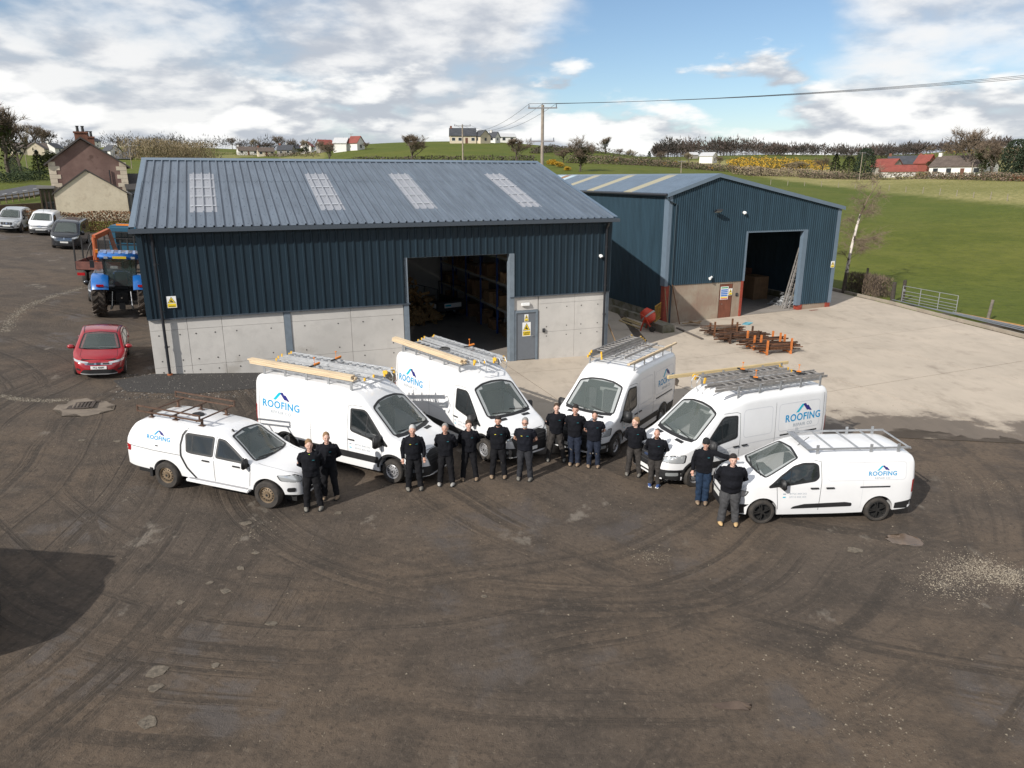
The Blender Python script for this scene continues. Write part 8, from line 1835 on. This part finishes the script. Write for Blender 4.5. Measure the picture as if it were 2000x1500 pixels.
# ---- the gable house
def gable_house():
    Y0 = 76.; o = at(169, 415, Y0); gz0 = ground(o.x, o.y); rz = math.atan2(-o.x, o.y); S = Y0 / cos(rz) / FPX * .985
    e = empty('gable_house', (o.x, o.y, 0), rz, 'brown pebbledash gable house with cream quoins and brick chimneys', 'house')
    def lp(px, py):          # photo point on the gable plane -> local x, height
        d = ray(px, py); n = Vector((-sin(rz), cos(rz), 0)); t = o.dot(n) / d.dot(n) if False else (Vector((o.x, o.y, 0)).dot(n)) / d.dot(n); q = d * t; q.z += CH; v = q - Vector((o.x, o.y, 0)); return v.x * cos(rz) + v.y * sin(rz), q.z
    xl, zl = lp(93, 319); xr, zr = lp(246, 323); xa, za = lp(157, 272); z0 = gz0 - .5; D = 11.
    PD = concrete('pebbledash', (.23, .145, .12), (.16, .095, .08), (.09, .05, .04), .8, .55); CR = concrete('cream_dash', (.68, .59, .46), (.60, .51, .39), (.45, .36, .26), .5, .6)
    MB().prism([(xl, z0), (xr, z0), (xr, zr), (xa, za), (xl, zl)], 0, D).build('wall', PD, e)
    q = 0; z = z0
    while z < min(zl, zr) - .1:
        for s, x in ((1, xl), (-1, xr)):
            w = .95 if q % 2 else .62; MB().box(min(x, x + s * w), max(x, x + s * w), -.03, .1, z + .01, z + .40).build('quoin', CR, e)
        z += .41; q += 1
    rfm = mat('gable_slate', (.075, .065, .06), .8, var=.3, vscale=1.5)
    for a, b in (((xl - .35, zl - .25), (xa, za + .08)), ((xr + .35, zr - .3), (xa, za + .08))): MB().prism([a, b, (b[0], b[1] + .18), (a[0], a[1] + .18)], -.28, D + .3).build('roof', rfm, e)
    for px0, px1, pt, pb, yy in ((144, 170, 258, 275, 1.2), (167, 185, 264, 280, 5.5)):
        a, zt_ = lp(px0, pt); b, _ = lp(px1, pt); _, zb_ = lp(px0, pb); c = MB().box(a, b, yy, yy + .8, zb_ - 1.5, zt_).build('chimney', M_CHIM, e); MB().box(a - .08, b + .08, yy - .08, yy + .88, zt_, zt_ + .14).build('chimney_cap', M_CHIM, c)
        for k in (.3, .7): MB().lathe([(.14, 0), (.12, .45), (.16, .48), (.16, .55), (0, .55)], 10, (a + (b - a) * k, yy + .4, zt_ + .14)).build('chimney_pot', M_TRIM, c)
    # cream lean-to in front
    ax, az = lp(167, 334); bx, bz = lp(107, 378); cx_, cz = lp(245, 376)
    MB().prism([(bx, z0), (cx_, z0), (cx_, cz), (ax, az), (bx, bz)], -2.6, -.02).build('annexe_wall', CR, e)
    for a, b in (((bx - .2, bz - .12), (ax, az + .04)), ((cx_ + .25, cz - .2), (ax, az + .04))): MB().prism([a, b, (b[0], b[1] + .14), (a[0], a[1] + .14)], -2.7, -.03).build('annexe_roof', rfm, e)
    MB().tube([(cx_ + .12, -2.7, cz - .2), (cx_ + .12, -2.7, z0)], .06, 8).build('downpipe', M_PIPE, e)
    x, zz = lp(214, 338); MB().tube([(x, -.1, zz - 1.0), (x, -.1, zz + .3)], .05, 8).build('vent_pipe', M_PIPE, e)
    # porch at the left
    p0, pz = lp(75, 366); p1, _ = lp(105, 366); br = mat('porch_brick', (.33, .16, .09), .9, var=.3, vscale=2)
    MB().box(p0 + .1, p1, -1.4, 1.2, z0, gz0 + 1.0).build('porch_wall', br, e); MB().box(p0 - .1, p1 + .1, -1.6, 1.4, pz - .1, pz + .15).build('porch_roof', mat('felt_grey', (.22, .21, .20), .8), e); MB().box(p0 + .05, p1, -1.45, 1.2, gz0 + .95, gz0 + 1.05).build('porch_sill', M_PLATEW, e)
    for k in range(4): xx = p0 + .12 + (p1 - p0 - .2) * k / 3; MB().box(xx - .06, xx + .06, -1.42, -1.3, gz0 + 1.05, pz - .1).build('porch_post', mat('dark_frame', (.05, .03, .022), .6), e)
    MB().box(p0 + .15, p1 - .02, -1.37, -1.35, gz0 + 1.05, pz - .1).build('porch_glass', M_GLASS, e)
    # dark outbuilding to the right
    g0, gz1 = lp(245, 372); g1, _ = lp(290, 372); _, gtop = lp(262, 347)
    MB().box(g0 + .1, g1 + 1.5, -1.8, 4, z0, gz1).build('outhouse_wall', mat('outhouse_grey', (.20, .20, .21), .8), e); MB().box(g0 + .5, g1 + 1.5, -1.85, -1.8, z0, gz1 - .3).build('outhouse_door', mat('dark_opening', (.012, .010, .010), .9), e)
    MB().add([(g0, -2.0, gz1), (g1 + 1.6, -2.0, gz1), (g1 + 1.6, 4.2, gtop + .3), (g0, 4.2, gtop + .3), (g0, -2.0, gz1 + .14), (g1 + 1.6, -2.0, gz1 + .14), (g1 + 1.6, 4.2, gtop + .44), (g0, 4.2, gtop + .44)], [(0, 3, 2, 1), (4, 5, 6, 7), (0, 1, 5, 4), (0, 4, 7, 3)]).build('outhouse_roof', mat('felt_dark', (.045, .04, .038), .9, var=.3), e)
gable_house()
# ---- road, verge wall and rail fence at left
def strip_ground(name, pts, w, m, off):
    P = [gt(*p) for p in pts]; V = []
    for i, p in enumerate(P):
        d = (P[min(i + 1, len(P) - 1)] - P[max(0, i - 1)]); s = Vector((-d.y, d.x, 0)).normalized() * w / 2
        for q in (p - s, p + s): V.append(Vector((q.x, q.y, ground(q.x, q.y) + off)))
    return MB().add(V, [(2 * i, 2 * i + 1, 2 * i + 3, 2 * i + 2) for i in range(len(P) - 1)]).build(name, m, None, kind='structure')
M_TAR = mat('asphalt', (.075, .075, .08), .9, var=.2, vscale=1.)
rp = [(-160, 402), (-60, 393), (20, 382), (60, 375), (100, 366)]; strip_ground('road', rp, 5.5, M_TAR, .25); strip_ground('road_marking', [(-20, 387), (-5, 385)], .15, M_PLATEW, .30)
for k in range(5): a = 5 + k * 20; strip_ground('road_marking', [(a, 384 - k * 3.6), (a + 9, 382.5 - k * 3.6)], .15, M_PLATEW, .30)
strip_ground('far_road', [(235, 312), (247, 304), (256, 297), (252, 291), (262, 287)], 7, M_TAR, .3)
P = [gt(x, y) for x, y in ((-30, 405), (0, 399), (38, 393), (77, 386))]; e = empty('rail_fence', (0, 0, 0), 0, 'low timber post and rail fence along the verge at left', 'fence'); fm = mat('fence_timber', (.16, .12, .075), .9, var=.3)
for a, b in zip(P, P[1:]):
    n = max(2, int((b - a).length / 1.8))
    for k in range(n): q = a.lerp(b, k / n); MB().box(q.x - .06, q.x + .06, q.y - .06, q.y + .06, q.z - .1, q.z + 1.0).build('post', fm, e)
    for z in (.4, .85): MB().bar(a + Vector((0, 0, z)), b + Vector((0, 0, z)), .05, .12).build('rail', fm, e)
a, b = gt(-30, 420), gt(80, 412); tag(MB().bar(a + Vector((0, 0, .35)), b + Vector((0, 0, .35)), .3, 1.1).build('garden_wall', mat('brown_wall', (.16, .12, .09), .9, var=.3)), 'low brown garden wall behind the parked pickup', 'wall')
p = gt(40, 428); e = empty('pampas_clump', p, 0, 'pale dried grass clump by the garden wall', 'plant'); C = MB(); rr = random.Random(4)
for _ in range(260): a_ = rr.uniform(0, 6.28); twig(C, Vector((rr.gauss(0, .15), rr.gauss(0, .15), 0)), Vector((cos(a_) * rr.uniform(.2, .8), sin(a_) * rr.uniform(.2, .8), rr.uniform(.6, 1.4))), .02, rr)
C.build('blades', mat('dry_grass', (.48, .38, .22), .9), e, fix=False); MB().ell((0, 0, .1), (.3, .3, .15), 8, 6).build('crown', mat('dry_grass', (.48, .38, .22), .9), e)
